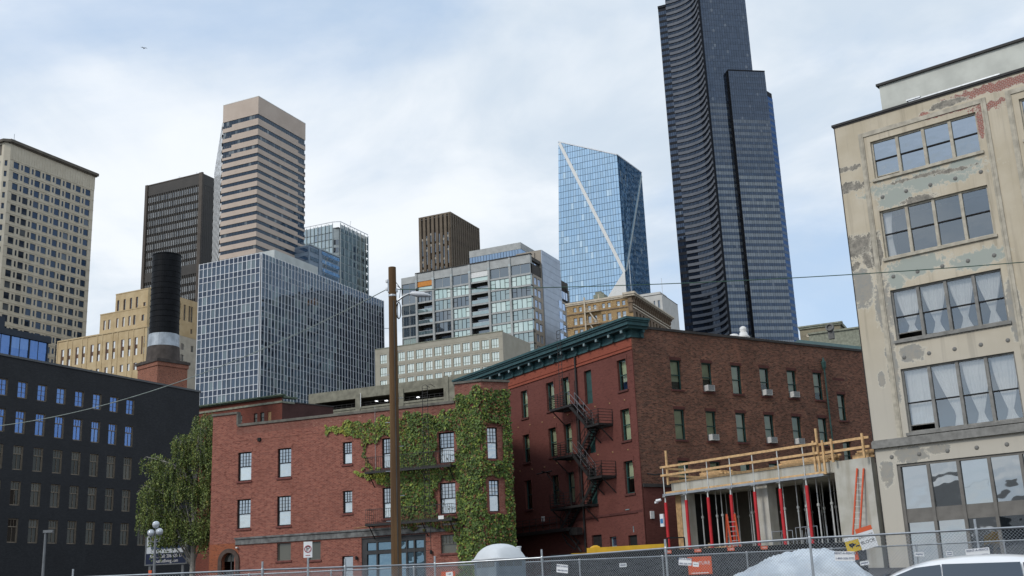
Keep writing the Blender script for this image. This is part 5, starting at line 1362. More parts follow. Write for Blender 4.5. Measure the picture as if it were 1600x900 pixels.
for k in range(24): nr.put('rosette', cached('ros', lambda: MB().lathe([(.35, 0), (.3, .15), (.12, .25), (.05, .2)], 8).mesh('rosette', 'ornament_brown')), .7 + k * D / 24, S(38.85)).rotation_euler = (R(90), 0, nr.rz)
for z in (38.75, 36.95): nf.part('string_course', MB().box(-W, 0, -.2, 0, S(z), S(z) + .3), 'ornament_brown')
nf.part('corner_ornament', MB().box(-1.15, 0, -.35, 0, S(38.0), S(40.2)).box(-1.3, .3, -.6, 0, S(39.3), S(39.6)), 'ornament_brown')
nf.part('flue', MB().box(-7.05 * q, -6.85 * q, -.5, -.1, S(30), S(41.0)).box(-4.9 * q, -4.8 * q, -.3, 0, S(40.3), S(41.2)), 'cornice_pale')
for z in (38.8, 37.0, 35.2):
    m = MB().box(-6.85 * q, -4.75 * q, -1.2, 0, S(z) - .1, S(z))
    for k in range(14): m.obox((-6.85 * q + k * .31, -1.15, S(z)), (-6.85 * q + k * .31, -1.15, S(z) + 1), .05, .05)
    m.obox((-6.85 * q, -1.15, S(z) + 1), (-4.75 * q, -1.15, S(z) + 1), .07, .07); m.obox((-6.2 * q, -.8, S(z)), (-5.2 * q, -.8, S(z) - 3.2), .2, .3)
    nf.part('balcony', m, 'cornice_pale')
part('roof_house', MB().box(-6.2 * q, -4.6 * q, 3, 6, S(40), S(41.6)).box(-5.9 * q, -5.0 * q, 3.2, 5.5, S(41.6), S(42.0)), 'stone_pale', ON)
part('flag_pole', MB().tube([(-.6, 1.5, S(40)), (-.6, 1.5, S(45.6))], .07, 5), 'galvanised', ON)

# ---------------------------------------------------------------- white slab building and stone block further right
plain('white_slab', (.53, .52, .49), .8, .1, .4)
WS, S = dt('white_building', 'plain white building with slot windows behind the ornate cornice', 29.99, 220, 1.8); q = 1.8
wh = [(-(1.82 + .49 * 0) * q, -1.5 * q, S(55), S(57.25)), (-.83 * q - .25, -.5 * q, S(55.4), S(57.25)), (-2.8 * q, -2.5 * q, S(55), S(57.1))]
wf_ = Face(WS); wr_ = Face(WS, 0, 0, 90)
wf_.wall(-9 * q, 0, 0, S(58.4), wh, .5, 'white_slab'); wr_.wall(0, 10.7 * q, 0, S(58.4), (), .4, 'white_slab')
for h in wh: wf_.put('window', panes_mesh([0, h[1] - h[0]], [0, h[3] - h[2]], .003, 'glass_deco_dark', 'window', 2), h[0], h[2], .45)
wf_.part('coping', MB().box(-9 * q, .1, -.1, .4, S(58.4), S(58.5)), 'black_iron'); wr_.part('coping', MB().box(0, 10.7 * q, -.1, .4, S(58.4), S(58.5)), 'black_iron')
shell(WS, 9 * q, 10.7 * q, 0, S(58.4), 'white_slab'); part('roof_house', MB().box(-7 * q, -1 * q, 4, 12, S(58), S(59.6)), 'white_slab', WS)
part('mast', MB().tube([(.2, .4, S(58)), (.2, .4, S(61.8))], .1, 5), 'galvanised', WS)
bricks('stone_blocks', (.30, .27, .19), (.25, .22, .16), (.20, .17, .12), .3, bw=1.1, bh=.5, dark=(.19, .16, .11))
SB, S = dt('stone_block', 'tan stone building with round ornaments right of the dark skyscraper', 50.16, 170, 1.35); q = 1.35
sf2, sr2 = Face(SB), Face(SB, 0, 0, 90)
sf2.wall(-6.2 * q, 0, 0, S(39.5), (), .3, 'stone_blocks'); sr2.wall(0, 4.5 * q, 0, S(39.5), (), .3, 'stone_blocks'); shell(SB, 6.2 * q, 4.5 * q, 0, S(39.5), 'stone_pale')
sf2.part('cornice', MB().box(-6.3 * q, .4, -.3, .5, S(39.4), S(39.65)).box(-6.35 * q, .55, -.5, .5, S(39.65), S(39.88)), 'stone_pale'); sr2.part('cornice', MB().box(0, 4.7 * q, -.4, .5, S(39.4), S(39.85)), 'stone_pale')
for k, u in enumerate((5.0, 3.05, 1.1)): sf2.put('roundel', cached('rnd', lambda: MB().lathe([(.34, 0), (.34, .12), (.2, .12), (.19, .02)], 14).mesh('roundel', 'cornice_pale')), -u * q, S(38.35)).rotation_euler = (R(90), 0, sf2.rz)
part('low_wing', MB().box(-4.0 * q, 14, -7, -5, 0, S(37.35)).box(-4.1 * q, 14.2, -7.3, -4.8, S(37.35), S(37.6)), 'stone_pale', SB)
o = thing('exhaust_fan', 'round grey roof fan in front of the tan stone block', 'fan', (58.6, 205, 46.6), -30); part('drum', MB().lathe([(.75, 0), (.75, .6), (.5, .62), (.5, .3), (.05, .3)], 16), 'roof_grey', o).rotation_euler = (R(75), 0, 0); part('stand', MB().box(-.5, .5, -.2, .6, -2.0, -.5), 'roof_grey', o)

# ---------------------------------------------------------------- dark curved skyscraper
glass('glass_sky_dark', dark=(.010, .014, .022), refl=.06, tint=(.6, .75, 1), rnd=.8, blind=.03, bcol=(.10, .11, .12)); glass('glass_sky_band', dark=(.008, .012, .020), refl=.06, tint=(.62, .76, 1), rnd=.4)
glass('glass_sky_mid', dark=(.022, .027, .032), refl=.09, tint=(.7, .8, .95), rnd=.8)  # lit, mid and dark copies of one glass; brightness by height is painted in
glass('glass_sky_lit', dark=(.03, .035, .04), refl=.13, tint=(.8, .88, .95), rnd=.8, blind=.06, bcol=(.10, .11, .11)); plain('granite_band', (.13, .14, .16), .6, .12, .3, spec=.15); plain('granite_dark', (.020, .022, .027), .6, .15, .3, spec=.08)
glass('glass_navy', dark=(.010, .024, .06), refl=.12, tint=(.25, .42, .8), rnd=.4)
s = 600 / 560; sC = s * .977; OX, OY = 106.6 * s, 547 * s
SK = thing('skyscraper', 'very tall dark skyscraper with concave banded face', 'building', (OX, OY, 0), 10.0)
ca, sa = math.cos(R(-10)), math.sin(R(-10))
def loc(wx, wy): dx, dy = wx - OX, wy - OY; return (dx * ca - dy * sa, dx * sa + dy * ca)
cl, sl = math.cos(R(155.3)), math.sin(R(155.3))
CV = []
for u, k in ((16.9, 1.0), (14.2, 1.0), (11.1, 1.0004), (8.3, 1.0018), (5.2, 1.0042), (2.8, 1.0078), (.76, 1.0134), (-.52, 1.0196), (-1.42, 1.0262)):
    CV.append(loc((107.57 + u * cl) / k * s, (560 + u * sl) / k * s))
LE = [loc((107.57 + u * cl) * s, (560 + u * sl) * s) for u in (21.5, 16.9)]
def curve_strip(off, z0, z1, name, mats, thick=None):
    m = MB(); P = []
    for i, (x, y) in enumerate(CV):
        a = CV[max(0, i - 1)]; b = CV[min(len(CV) - 1, i + 1)]; tx, ty = b[0] - a[0], b[1] - a[1]; L = math.hypot(tx, ty); P.append((x + ty / L * off, y - tx / L * off))
    B = CV
    for i in range(len(P) - 1):
        (x0, y0), (x1, y1) = P[i], P[i + 1]
        m.face(((x0, y0, z0), (x1, y1, z0), (x1, y1, z1), (x0, y0, z1)))
        if thick:
            (a0, b0), (a1, b1) = B[i], B[i + 1]
            m.face(((a0, b0, z0), (a1, b1, z0), (x1, y1, z0), (x0, y0, z0))); m.face(((x0, y0, z1), (x1, y1, z1), (a1, b1, z1), (a0, b0, z1)))
    if thick:
        for i in (0, -1): m.face(((P[i][0], P[i][1], z0), (B[i][0], B[i][1], z0), (B[i][0], B[i][1], z1), (P[i][0], P[i][1], z1)))
    return m.mesh(name, mats)
FP = 3.7; Z0 = 96; NF = 68
sp = curve_strip(.55, 0, 1.65, 'spandrel', 'granite_band', True); wb = curve_strip(0.02, 0, FP - 1.6, 'window_band', 'glass_sky_band')
Zc_ = MB()
for i in range(len(CV) - 1):
    for t_ in (0, .25, .5, .75):
        x, y = CV[i][0] + (CV[i + 1][0] - CV[i][0]) * t_, CV[i][1] + (CV[i + 1][1] - CV[i][1]) * t_; a = CV[i]; b = CV[i + 1]; L = math.hypot(b[0] - a[0], b[1] - a[1]); nx, ny = (b[1] - a[1]) / L, -(b[0] - a[0]) / L
        Zc_.obox((x + nx * .1, y + ny * .1, 0), (x + nx * .1, y + ny * .1, FP), .12, .2)
mu = Zc_.mesh('mullion_row', 'granite_dark')
for k in range(NF): z = Z0 + k * FP; add('spandrel', sp, SK, (0, 0, z)); add('window_band', wb, SK, (0, 0, z + 1.62)); add('mullion_row', mu, SK, (0, 0, z))
# flat strip left of the curve
fl_ = Face(SK, LE[0][0], LE[0][1], math.degrees(math.atan2(LE[1][1] - LE[0][1], LE[1][0] - LE[0][0]))); LW_ = math.hypot(LE[1][0] - LE[0][0], LE[1][1] - LE[0][1])
ZT = (314.4 - 1.5) * s + 1.5
for k in range(64):
    z = Z0 + k * FP
    if z > ZT - 3: break
    fl_.put('spandrel', cached('sks', lambda: MB().box(0, LW_, -.12, .1, 0, 1.5).mesh('spandrel', 'granite_dark')), 0, z); fl_.put('window_band', cached(('skw', k % 3), lambda: gap_panes(frange(0, LW_, 4), [0, FP - 1.4], .06, 0, .003, 'glass_sky_dark', k, 'window_band')), 0, z + 1.45, 0)
fl_.part('coping', MB().box(-.1, LW_, -.2, 6, ZT - 1.5, ZT), 'granite_dark')
# fin between the curve and the right-hand face
E0 = CV[-1]
part('corner_fin', MB().prism([(E0[0] - .1, E0[1] - .5), (.9, -.3), (.9, 3), (E0[0] + .2, E0[1] + 3)], 0, Z0 + NF * FP), 'granite_dark', SK)
def slabface(face, u0, u1, zt, lit, seed, n, mat2='granite_dark'):
    k = 0; z = Z0
    key = ('sf', round(u0, 2), round(u1, 2))
    while z + FP <= zt + .1:
        gm = lit if not callable(lit) else lit(z)
        face.put('spandrel', cached(key + ('s',), lambda: gap_panes(frange(u0, u1, n), [0, 1.7], .05, .02, .003, 'glass_sky_dark', seed, 'spandrel')), 0, z, 0.0)
        face.put('window_band', cached(key + (gm, k % 4), lambda: gap_panes(frange(u0, u1, n), [0, FP - 1.75], .05, 0, .004, gm, seed + k, 'window_band')), 0, z + 1.72, .05); z += FP; k += 1
ZS = lambda z: (z - 1.5) * sC + 1.5
skr = Face(SK)
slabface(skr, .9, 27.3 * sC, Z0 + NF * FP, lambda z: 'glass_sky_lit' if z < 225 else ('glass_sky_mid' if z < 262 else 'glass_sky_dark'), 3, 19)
part('core', MB().box(.5, 27.3 * sC - .05, .15, 30, 0, Z0 + NF * FP).box(.5, 27.3 * sC, .0, .15, 0, Z0), 'granite_dark', SK)
part('core', MB().prism([(LE[0][0] + .1, LE[0][1] + .4)] + [(x_ + .25 * (i_ > 4), y_ + .5) for i_, (x_, y_) in enumerate(CV)] + [(3, 3), (3, 40), (LE[0][0] + 8, 40)], 0, ZT - 1), 'granite_dark', SK)
b0, b1 = 11.6 * sC, 32.6 * sC; BZ = ZS(269.3)
skb = Face(SK, 0, -3.6, 0)
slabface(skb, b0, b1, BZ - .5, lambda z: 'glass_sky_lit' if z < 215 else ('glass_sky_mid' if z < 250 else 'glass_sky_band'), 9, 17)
part('projecting_bay', MB().box(b0, b1 - .05, -3.45, 2, 0, BZ - .6).box(b0, b1, -3.65, -3.4, BZ - .6, BZ).box(b0, b0 + .3, -3.63, 0, 0, BZ), 'granite_dark', SK)
sks2 = Face(SK, 27.3 * sC, 0, 90)
rs = Face(SK, b1, -3.6, 38); nz_ = ZS(257.5)
slabface(rs, 0, 5.6, nz_, 'glass_navy', 15, 5)
part('side_bay', MB().prism([(b1, -3.4), (b1 + 5.6 * math.cos(R(38)) - .1, -3.4 + 5.6 * math.sin(R(38)) + .1), (b1 + 4.2, 12), (b1, 12)], 0, nz_), 'granite_dark', SK)
part('roof_mast', MB().tube([(CV[0][0] + 1, CV[0][1] + 2, Z0 + NF * FP), (CV[0][0] + 1, CV[0][1] + 2, Z0 + NF * FP + 12)], .2, 5), 'galvanised', SK)
# ================================================================ building under construction between hotel and warehouse
t = NT('raw_concrete'); n = t.noise(.8, 5); n2 = t.noise(3, 4, .6, stretch=(1, 1, .06), off=(1, 4, 2))
c = t.mix(t.rng(n, .3, .7), (.42, .405, .345), (.54, .53, .48)); t.set(t.mix(t.rng(n2, .45, .75, 0, .55), c, (.26, .22, .155)), .9); t.bump(n2, .2, .02)
plain('red_paint', (.52, .028, .035), .5, .15, 2); plain('orange_fibre', (.62, .10, .04), .5, .15, 3); plain('zinc_tube', (.62, .63, .61), .45, .15, 3, metal=.25)
CS = thing('unfinished_building', 'unfinished concrete building with timber guard rails between hotel and warehouse', 'building', (9.84, 74.24, 0), -51.0)
cs = Face(CS)
cs.part('slab', MB().box(-.1, 12.6, 0, 12, 7.38, 8.05).box(.1, 12.4, -.02, 0, 7.42, 7.9), 'raw_concrete')
cs.part('slab_form', MB().box(-.35, 12.2, -.62, .0, 7.20, 7.27).box(-.35, 12.2, -.62, -.55, 7.27, 7.34), 'galvanised')
cs.part('form_timber', MB().box(-.3, 12.2, -.5, -.44, 7.34, 7.46), 'timber_new'); cs.part('form_timber', MB().box(-.2, 12.3, -.06, .0, 8.02, 8.16), 'timber_new')
cs.part('side_wall', MB().box(12.55, 15.0, -.05, .3, 0, 7.96), 'raw_concrete'); cs.part('side_wall', MB().box(12.55, 12.9, .3, 12, 0, 7.4), 'raw_concrete')
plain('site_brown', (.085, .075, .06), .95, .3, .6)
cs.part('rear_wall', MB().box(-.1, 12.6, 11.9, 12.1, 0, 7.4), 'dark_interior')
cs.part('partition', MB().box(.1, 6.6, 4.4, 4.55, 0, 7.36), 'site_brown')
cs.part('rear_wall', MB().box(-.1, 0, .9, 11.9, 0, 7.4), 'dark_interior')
cs.part('column', MB().box(6.55, 7.4, .3, 1.1, 0, 7.38), 'raw_concrete'); cs.part('column', MB().box(.55, 1.0, .1, .9, 0, 7.38), 'raw_concrete'); cs.part('column_form', MB().box(.1, .55, .05, .9, 0, 7.38), 'timber')
cs.part('lower_floor', MB().box(-.1, 12.55, .0, 11.9, 3.3, 3.55), 'raw_concrete')
for u in (-.22, 1.73, 3.57, 5.43, 7.2, 9.08, 10.92): cs.part('rail_post', MB().tube([(u, -.58, 7.15), (u, -.58, 9.12)], .035, 6), 'zinc_tube')
for z in (9.05, 8.52): cs.part('guard_rail', MB().box(-.4, 12.0, -.64, -.58 - .005, z - .07, z + .07), 'timber_new')
for u, z0, z1 in ((.05, 7.9, 10.1), (11.62, 7.5, 9.25), (11.9, 7.3, 9.92), (12.25, 7.3, 9.2), (12.85, 7.9, 9.2), (14.9, 7.9, 9.25)): cs.part('wood_post', MB().box(u - .06, u + .06, -.5, -.4, z0, z1), 'timber_new')
cs.part('side_rail', MB().obox((-.1, -.5, 8.95), (-.1, 7, 8.95), .05, .13).obox((-.1, -.5, 8.5), (-.1, 7, 8.5), .05, .13).box(-.14, -.06, 3, 3.1, 8.05, 9.1).box(-.14, -.06, 6, 6.1, 8.05, 9.1), 'timber_new')
for z in (9.0, 8.5): cs.part('guard_rail', MB().box(11.8, 15.25, -.4, -.34, z - .07, z + .07), 'timber_new')
def on(face_thing_loc, yaw, p): return Matrix.Translation(face_thing_loc) @ (Matrix.Rotation(R(yaw), 4, 'Z') @ Vector(p))
CL = (9.84, 74.24, 0)
# red shores under the slab edge
ordw = ['first', 'second', 'third', 'fourth', 'fifth', 'sixth', 'seventh']
shm = MB().tube([(0, 0, 0), (0, 0, 4.85)], .1, 10).mesh('tube', 'red_paint'); shc = MB().tube([(0, 0, 4.85), (0, 0, 5.2)], .05, 8).box(-.12, .12, -.12, .12, 5.2, 5.24).mesh('head', 'zinc_tube'); shb = MB().box(-.16, .16, -.16, .16, 0, .04).mesh('base_plate', 'zinc_tube')
for k, u in enumerate((-.3, 1.5, 3.35, 5.2, 7.05, 8.95, 10.85)):
    o = thing('shoring_post', 'red steel shoring post, %s from the left under the concrete slab edge' % ordw[k], 'post', on(CL, -51, (u, -.45, 1.95)), -51, 'red shoring posts'); add('tube', shm, o); add('head', shc, o); add('base_plate', shb, o)
gsm = MB().tube([(0, 0, 0), (0, 0, 2.2)], .045, 7).mesh('tube', 'zinc_tube'); gsi = MB().tube([(0, 0, 2.2), (0, 0, 3.78)], .033, 7).box(-.1, .1, -.1, .1, 3.78, 3.8).mesh('inner_tube', 'zinc_tube'); gsc = MB().lathe([(.06, 2.1), (.09, 2.14), (.09, 2.24), (.06, 2.28)], 8).mesh('collar', 'zinc_tube')
for k in range(34):
    u = 1.3 + (k % 12) * .93 + rg.uniform(-.2, .2); d = 1.2 + (k // 12) * 2.4 + rg.uniform(-.4, .4)
    if 6.2 < u < 7.7 and d < 2.5: continue
    o = thing('steel_prop', 'thin grey steel prop in the shaded bay under the concrete slab', 'prop', on(CL, -51, (u, d, 3.56)), -51 + rg.uniform(0, 90), 'grey steel props'); add('tube', gsm, o); add('inner_tube', gsi, o); add('collar', gsc, o)
# timber stacks on the slab
for lab, u0, n, ln, rows_n, z in (('small stack of new lumber on the slab near the hotel', 1.7, 5, 1.8, 4, 8.06), ('large stack of new lumber on the slab near the tall post', 8.0, 8, 3.9, 4, 8.06), ('short stack of lumber on the wall beside the warehouse', 13.9, 3, 1.1, 4, 7.97)):
    o = thing('lumber_stack', lab, 'lumber', on(CL, -51, (u0, .5 if z > 8 else .02, z)), -51, 'lumber stacks')
    pk = MB().box(0, ln, 0, .13, 0, .1).mesh('plank', 'timber_new')
    for r_ in range(rows_n):
        for k in range(min(n, 5)): add('plank', pk, o, (rg.uniform(-.25, .25) + r_ * .12, .02 + k * .15 - (.13 if z < 8 else 0) * k * .6, r_ * .105))
# ladders
def ladder(name, lab, L, rungs, w, parts):
    o = thing(name, lab, 'ladder', group='orange ladders')
    st = MB().box(-.045, .045, -.03, .03, 0, L).mesh('rail', 'orange_fibre'); ru = MB().tube([(-w / 2, 0, 0), (w / 2, 0, 0)], .018, 6).mesh('rung', 'zinc_tube')
    for tilt, dy in parts:
        for sx in (-1, 1): add('rail', st, o, (sx * w / 2, dy, 0), rot=(tilt, sx * .03 * 0, 0))
        for k in range(rungs): h = .3 + k * (L - .5) / rungs; add('rung', ru, o, (0, dy - math.sin(tilt) * h, math.cos(tilt) * h))
    return o
o = ladder('step_ladder', 'orange fibreglass step ladder before the concrete column', 2.75, 8, .5, [(R(-12), 0), (R(12), 1.15)]); o.location = on(CL, -51, (6.3, -1.6, 3.0 - .1)); o.rotation_euler = (0, 0, R(-51 + 62))
o = ladder('extension_ladder', 'tall orange extension ladder leaning on the concrete wall', 5.6, 16, .42, [(R(-9), 0)]); o.location = on(CL, -51, (13.75, -1.0, 1.9)); o.rotation_euler = (0, R(6), R(-51))
# scaffold frames
m = MB(); W_, H_ = 1.5, 1.5
m.tube([(0, 0, 0), (0, 0, H_)], .024).tube([(W_, 0, 0), (W_, 0, H_)], .024); fr1 = m.mesh('frame_leg', 'galvanised')
fr2 = MB().tube([(0, 0, H_), (W_, 0, H_)], .024).tube([(.3, 0, .2), (.75, 0, H_), (1.2, 0, .2)], .02).mesh('frame_brace', 'galvanised')
for k, u in enumerate((7.75, 9.5)):
    o = thing('scaffold_frame', ('lower', 'higher')[k] + ' silver scaffold frame standing in front of the shaded bay', 'scaffold', on(CL, -51, (u, -.1, 2.9 + .12 * k)), -51, 'scaffold frames')
    lg1 = MB().tube([(0, 0, 0), (0, 0, H_)], .024).mesh('frame_leg', 'galvanised'); add('frame_leg', lg1, o); add('frame_leg', lg1, o, (W_, 0, 0)); add('frame_brace', fr2, o)
    add('frame_leg', lg1, o, (0, .9, 0)); add('frame_leg', lg1, o, (W_, .9, 0))
o = thing('timber_barrier', 'low timber barrier rail at the foot of the shaded bay', 'barrier', on(CL, -51, (.8, -.3, 3.1)), -51)
part('rail', MB().box(0, 4.3, -.03, .03, .55, .68), 'timber_new', o)
for u in (.05, .5, 2.2, 4.0): part('upright', MB().box(u - .04, u + .04, -.05, .05, 0, .95), 'timber_new', o)
plain('camera_white', (.75, .76, .77), .4, .05, 3); plain('sign_blue', (.05, .20, .42), .5, .05, 3)
cs.part('security_camera', MB().tube([(-.55, -.6, 7.0), (-.85, -.75, 6.95)], .09, 8).box(-.95, -.8, -.8, -.6, 6.8, 6.92), 'camera_white'); cs.part('power_box', MB().box(-.75, -.45, -.62, -.5, 5.3, 6.1), 'camera_white'); cs.part('power_label', MB().box(-.72, -.48, -.63, -.62, 5.5, 5.8), 'sign_blue')

# ================================================================ chain link fences
def fence(name, label, pts, ztop, h, group, posth=.22, screen=None):
    o = thing(name, label, 'fence', (0, 0, 0), 0)
    for i, (a, b) in enumerate(zip(pts, pts[1:])):
        ax, ay = a; bx, by = b; L = math.hypot(bx - ax, by - ay); yaw = math.atan2(by - ay, bx - ax); zb = ztop - h
        part('post', MB().tube([(0, 0, -.3), (0, 0, h + posth)], .028, 8).lathe([(.04, h - .1), (.04, h + .02), (.03, h + .04)], 8), 'galvanised', o, (ax, ay, zb))
        part('top_rail', MB().tube([(0, 0, h), (L, 0, h)], .024, 8), 'galvanised', o, (ax, ay, zb), yaw)
        part('lower_rail', MB().tube([(0, 0, .1), (L, 0, .1)], .02, 6), 'galvanised', o, (ax, ay, zb), yaw)
        m = MB(); st = .075; n = int(L / st); r = .003
        for k in range(-int(h / st), n):
            for sgn in (1, -1):
                x0, x1 = (k * st, k * st + h) if sgn > 0 else (k * st + h, k * st)
                z0, z1 = 0.1, h
                def clip(x): return (x - x0) / (x1 - x0)
                lo, hi = sorted((clip(0), clip(L))); lo = max(lo, 0); hi = min(hi, 1)
                if hi <= lo: continue
                p = (x0 + (x1 - x0) * lo, .004 * sgn, z0 + (z1 - z0) * lo); q_ = (x0 + (x1 - x0) * hi, .004 * sgn, z0 + (z1 - z0) * hi)
                m.tube([p, q_], r, 3, cap=False)
        part('wire_mesh', m, 'galvanised', o, (ax, ay, zb), yaw)['kind'] = 'stuff'
    ax, ay = pts[-1]; part('post', MB().tube([(0, 0, -.3), (0, 0, h + posth)], .028, 8), 'galvanised', o, (ax, ay, ztop - h))
    return o
FP1 = [(-17, 30.2), (-12, 30.9), (-7.05, 31.33), (-4.92, 31.98), (-2.52, 32.9), (.49, 31.33), (3.45, 28.19), (6.31, 25.58), (9.67, 24.77), (12.6, 24.0), (16, 23)]
fence('chain_link_fence', 'galvanised chain link fence along the street in front of the site', FP1, 2.42, 1.83, None)
FP2 = [(-13, 42.3), (-10, 42.3), (-7, 42.2), (-4, 42.2), (-1, 42.1), (2, 42), (5, 42), (8, 41.8), (11, 41.6), (14, 41.5), (17, 41.2), (20, 41)]
fence('site_fence', 'second row of chain link panels deeper inside the site', FP2, 2.6, 1.8, None, .03)
plain('black_mesh', (.012, .013, .014), .9, .2, 1)
m = MB(); n = 60
for k in range(n):
    x0, x1 = 1.0 + k * .195, 1.0 + (k + 1) * .195; f = lambda x: 43.2 + .05 * math.sin(x * 4.3) + .03 * math.sin(x * 11)
    m.face(((x0, f(x0), .9), (x1, f(x1), .9), (x1, f(x1), 2.86), (x0, f(x0), 2.86)))
    m.face(((x1, f(x1) + .01, .9), (x0, f(x0) + .01, .9), (x0, f(x0) + .01, 2.86), (x1, f(x1) + .01, 2.86)))
tag(part('windscreen', m, 'black_mesh', None), 'black windscreen cloth behind the site fence panels', 'windscreen')
# ---------------------------------------------------------------- signs on the fences
plain('sign_white', (.78, .79, .80), .5, .06, 3, streak=False); plain('sign_orange', (.70, .13, .05), .5, .06, 3, streak=False); plain('sign_yellow', (.72, .50, .03), .5, .06, 3, streak=False)
plain('ink_black', (.02, .02, .022), .7, .1, 3, streak=False); plain('ink_white', (.8, .8, .8), .6, .05, 3, streak=False); plain('ink_red', (.35, .02, .03), .6, .05, 3, streak=False); plain('ink_blue', (.04, .07, .16), .6, .05, 3, streak=False)
def sign(label, x, y, z, w, h, yaw, mat, lines=(), tilt=0.0, name='fence_sign', group='signs on the fences', extra=None):
    o = thing(name, label, 'sign', (x, y, z), 0, group); o.rotation_euler = (0, R(tilt), R(yaw))
    part('board', MB().box(-w / 2, w / 2, 0, .006, -h / 2, h / 2), mat, o)
    for body, sz, dz, ink in lines:
        if body: add('lettering', text_mesh(body, sz, ink), o, (0, -.004, dz))
        else: part('print_line', MB().box(-w * .38, w * .36, -.003, 0, dz - sz * .3, dz + sz * .3), ink, o)
    if extra: extra(o)
    return o
RF = [('RENT-A-FENCE', .065, .06, 'ink_blue'), ('1-800-358-7775', .062, -.05, 'ink_blue')]
sign('white phone number sign tilted on the fence right of the portable toilet', 1.0, 30.7, 2.1, .42, .21, -46, 'sign_white', RF, 7)
sign('white phone number sign overlapping the orange VENTURE sign', 3.83, 27.74, 2.08, .36, .17, -42, 'sign_white', RF, 6)
sign('small white tag below the phone sign beside the orange VENTURE sign', 4.05, 27.54, 2.0, .17, .1, -42, 'sign_white', [('358-7775', .03, 0, 'ink_blue')], 6)
sign('white phone number sign over the tarp on the street fence', 6.98, 25.36, 2.0, .42, .2, -13, 'sign_white', RF, 3)
sign('large white phone number sign on the fence above the parked car', 9.62, 24.72, 1.93, .48, .2, -13, 'sign_white', RF, -3)
sign('orange sign lettered VENTURE on the site fence', 6.3, 41.82, 2.22, .85, .62, -1, 'sign_orange', [('VENTURE', .17, .08, 'ink_white'), ('', .05, -.26, 'ink_white')], 0)
for k, (x, lab) in enumerate(((5.35, 'leftmost'), (6.46, 'second from left'), (7.69, 'third from left'), (8.92, 'rightmost'))):
    sign('small orange and white tag on the windscreen top, %s of four' % lab, x, 43.1, 2.78, .26, .12, 0, 'sign_orange', [('1-800', .08, 0, 'ink_white')])
def cam_icon(o):
    part('header', MB().box(-.28, .28, -.004, 0, .14, .26), 'sign_white', o); part('pictogram', MB().box(-.16, .02, -.006, 0, -.08, .04).box(.02, .08, -.006, 0, -.05, .0).box(-.1, -.06, -.006, 0, -.14, -.08).box(.06, .2, -.006, 0, -.12, -.07), 'ink_black', o)
sign('yellow camera warning sign tilted on the site fence', 11.75, 41.4, 2.72, .56, .52, -2, 'sign_yellow', [('', .085, .2, 'ink_black')], -12, extra=cam_icon)
def orange_top(o): part('header', MB().box(-.3, .3, -.004, 0, .22, .38), 'sign_orange', o)
sign('white sign with orange top lettered NOT BLOCK leaning by the ladder', 12.2, 41.25, 2.92, .6, .76, -2, 'sign_white', [('DO NOT', .13, .06, 'ink_black'), ('BLOCK', .16, -.14, 'ink_black')], -14, extra=orange_top)
sign('red and white notice below the yellow camera sign', 11.65, 41.5, 2.33, .5, .34, -2, 'sign_orange', [('', .1, .06, 'ink_white')], -5)
sign('small pale notice low on the site fence near the warehouse corner', 12.05, 41.35, 2.05, .32, .15, -2, 'sign_white', [('', .05, 0, 'ink_blue')], -6)
sign('small white plate on the fence left of the shop mullion', 14.0, 41.3, 2.27, .34, .15, -2, 'sign_white', [('', .05, 0, 'ink_blue')], 2)
sign('smallest white plate on the fence before the shop windows', 15.05, 41.25, 2.25, .24, .16, -3, 'sign_white', [('', .04, .03, 'ink_blue'), ('', .04, -.04, 'ink_blue')], -4)
sign('white tag on the site fence behind the yellow lift', 3.55, 41.85, 2.35, .26, .14, 0, 'sign_white', [('', .05, 0, 'ink_blue')])
sign('white tag on the street fence left of the pole', -4.6, 31.98, 2.08, .34, .16, 12, 'sign_white', RF, 0)
sign('white tag on the street fence right of the pole', -2.1, 32.62, 2.12, .22, .12, -25, 'sign_white', [('1-800', .05, 0, 'ink_blue')], -4)
sign('orange notice on the site fence behind the pole', -2.75, 42.05, 2.2, .5, .4, 0, 'sign_orange', [('', .06, 0, 'ink_white')])
# ---------------------------------------------------------------- no parking sign
o = thing('parking_sign', 'white no parking sign with red circle on a steel post', 'sign', (-5.67, 30.5, .6), 0)
part('post', MB().tube([(0, .03, 0), (0, .03, 2.3)], .028, 8), 'galvanised', o); part('plate', MB().box(-.115, .115, 0, .006, 2.06, 2.47), 'sign_white', o)
add('letter', text_mesh('P', .2, 'ink_black'), o, (0, -.004, 2.28))
m = MB(); n = 28
for k in range(n):
    a, b = 2 * math.pi * k / n, 2 * math.pi * (k + 1) / n
    m.face([(r_ * math.cos(t_), -.007, 2.28 + r_ * math.sin(t_)) for r_, t_ in ((.075, a), (.095, a), (.095, b), (.075, b))][::-1])
m.obox((-.055, -.0085, 2.335), (.055, -.0085, 2.225), .004, .018, up=(0, 1, 0)); part('prohibition_ring', m, 'ink_red', o)
part('arrow', MB().box(-.06, .06, -.006, 0, 2.11, 2.125), 'ink_red', o)

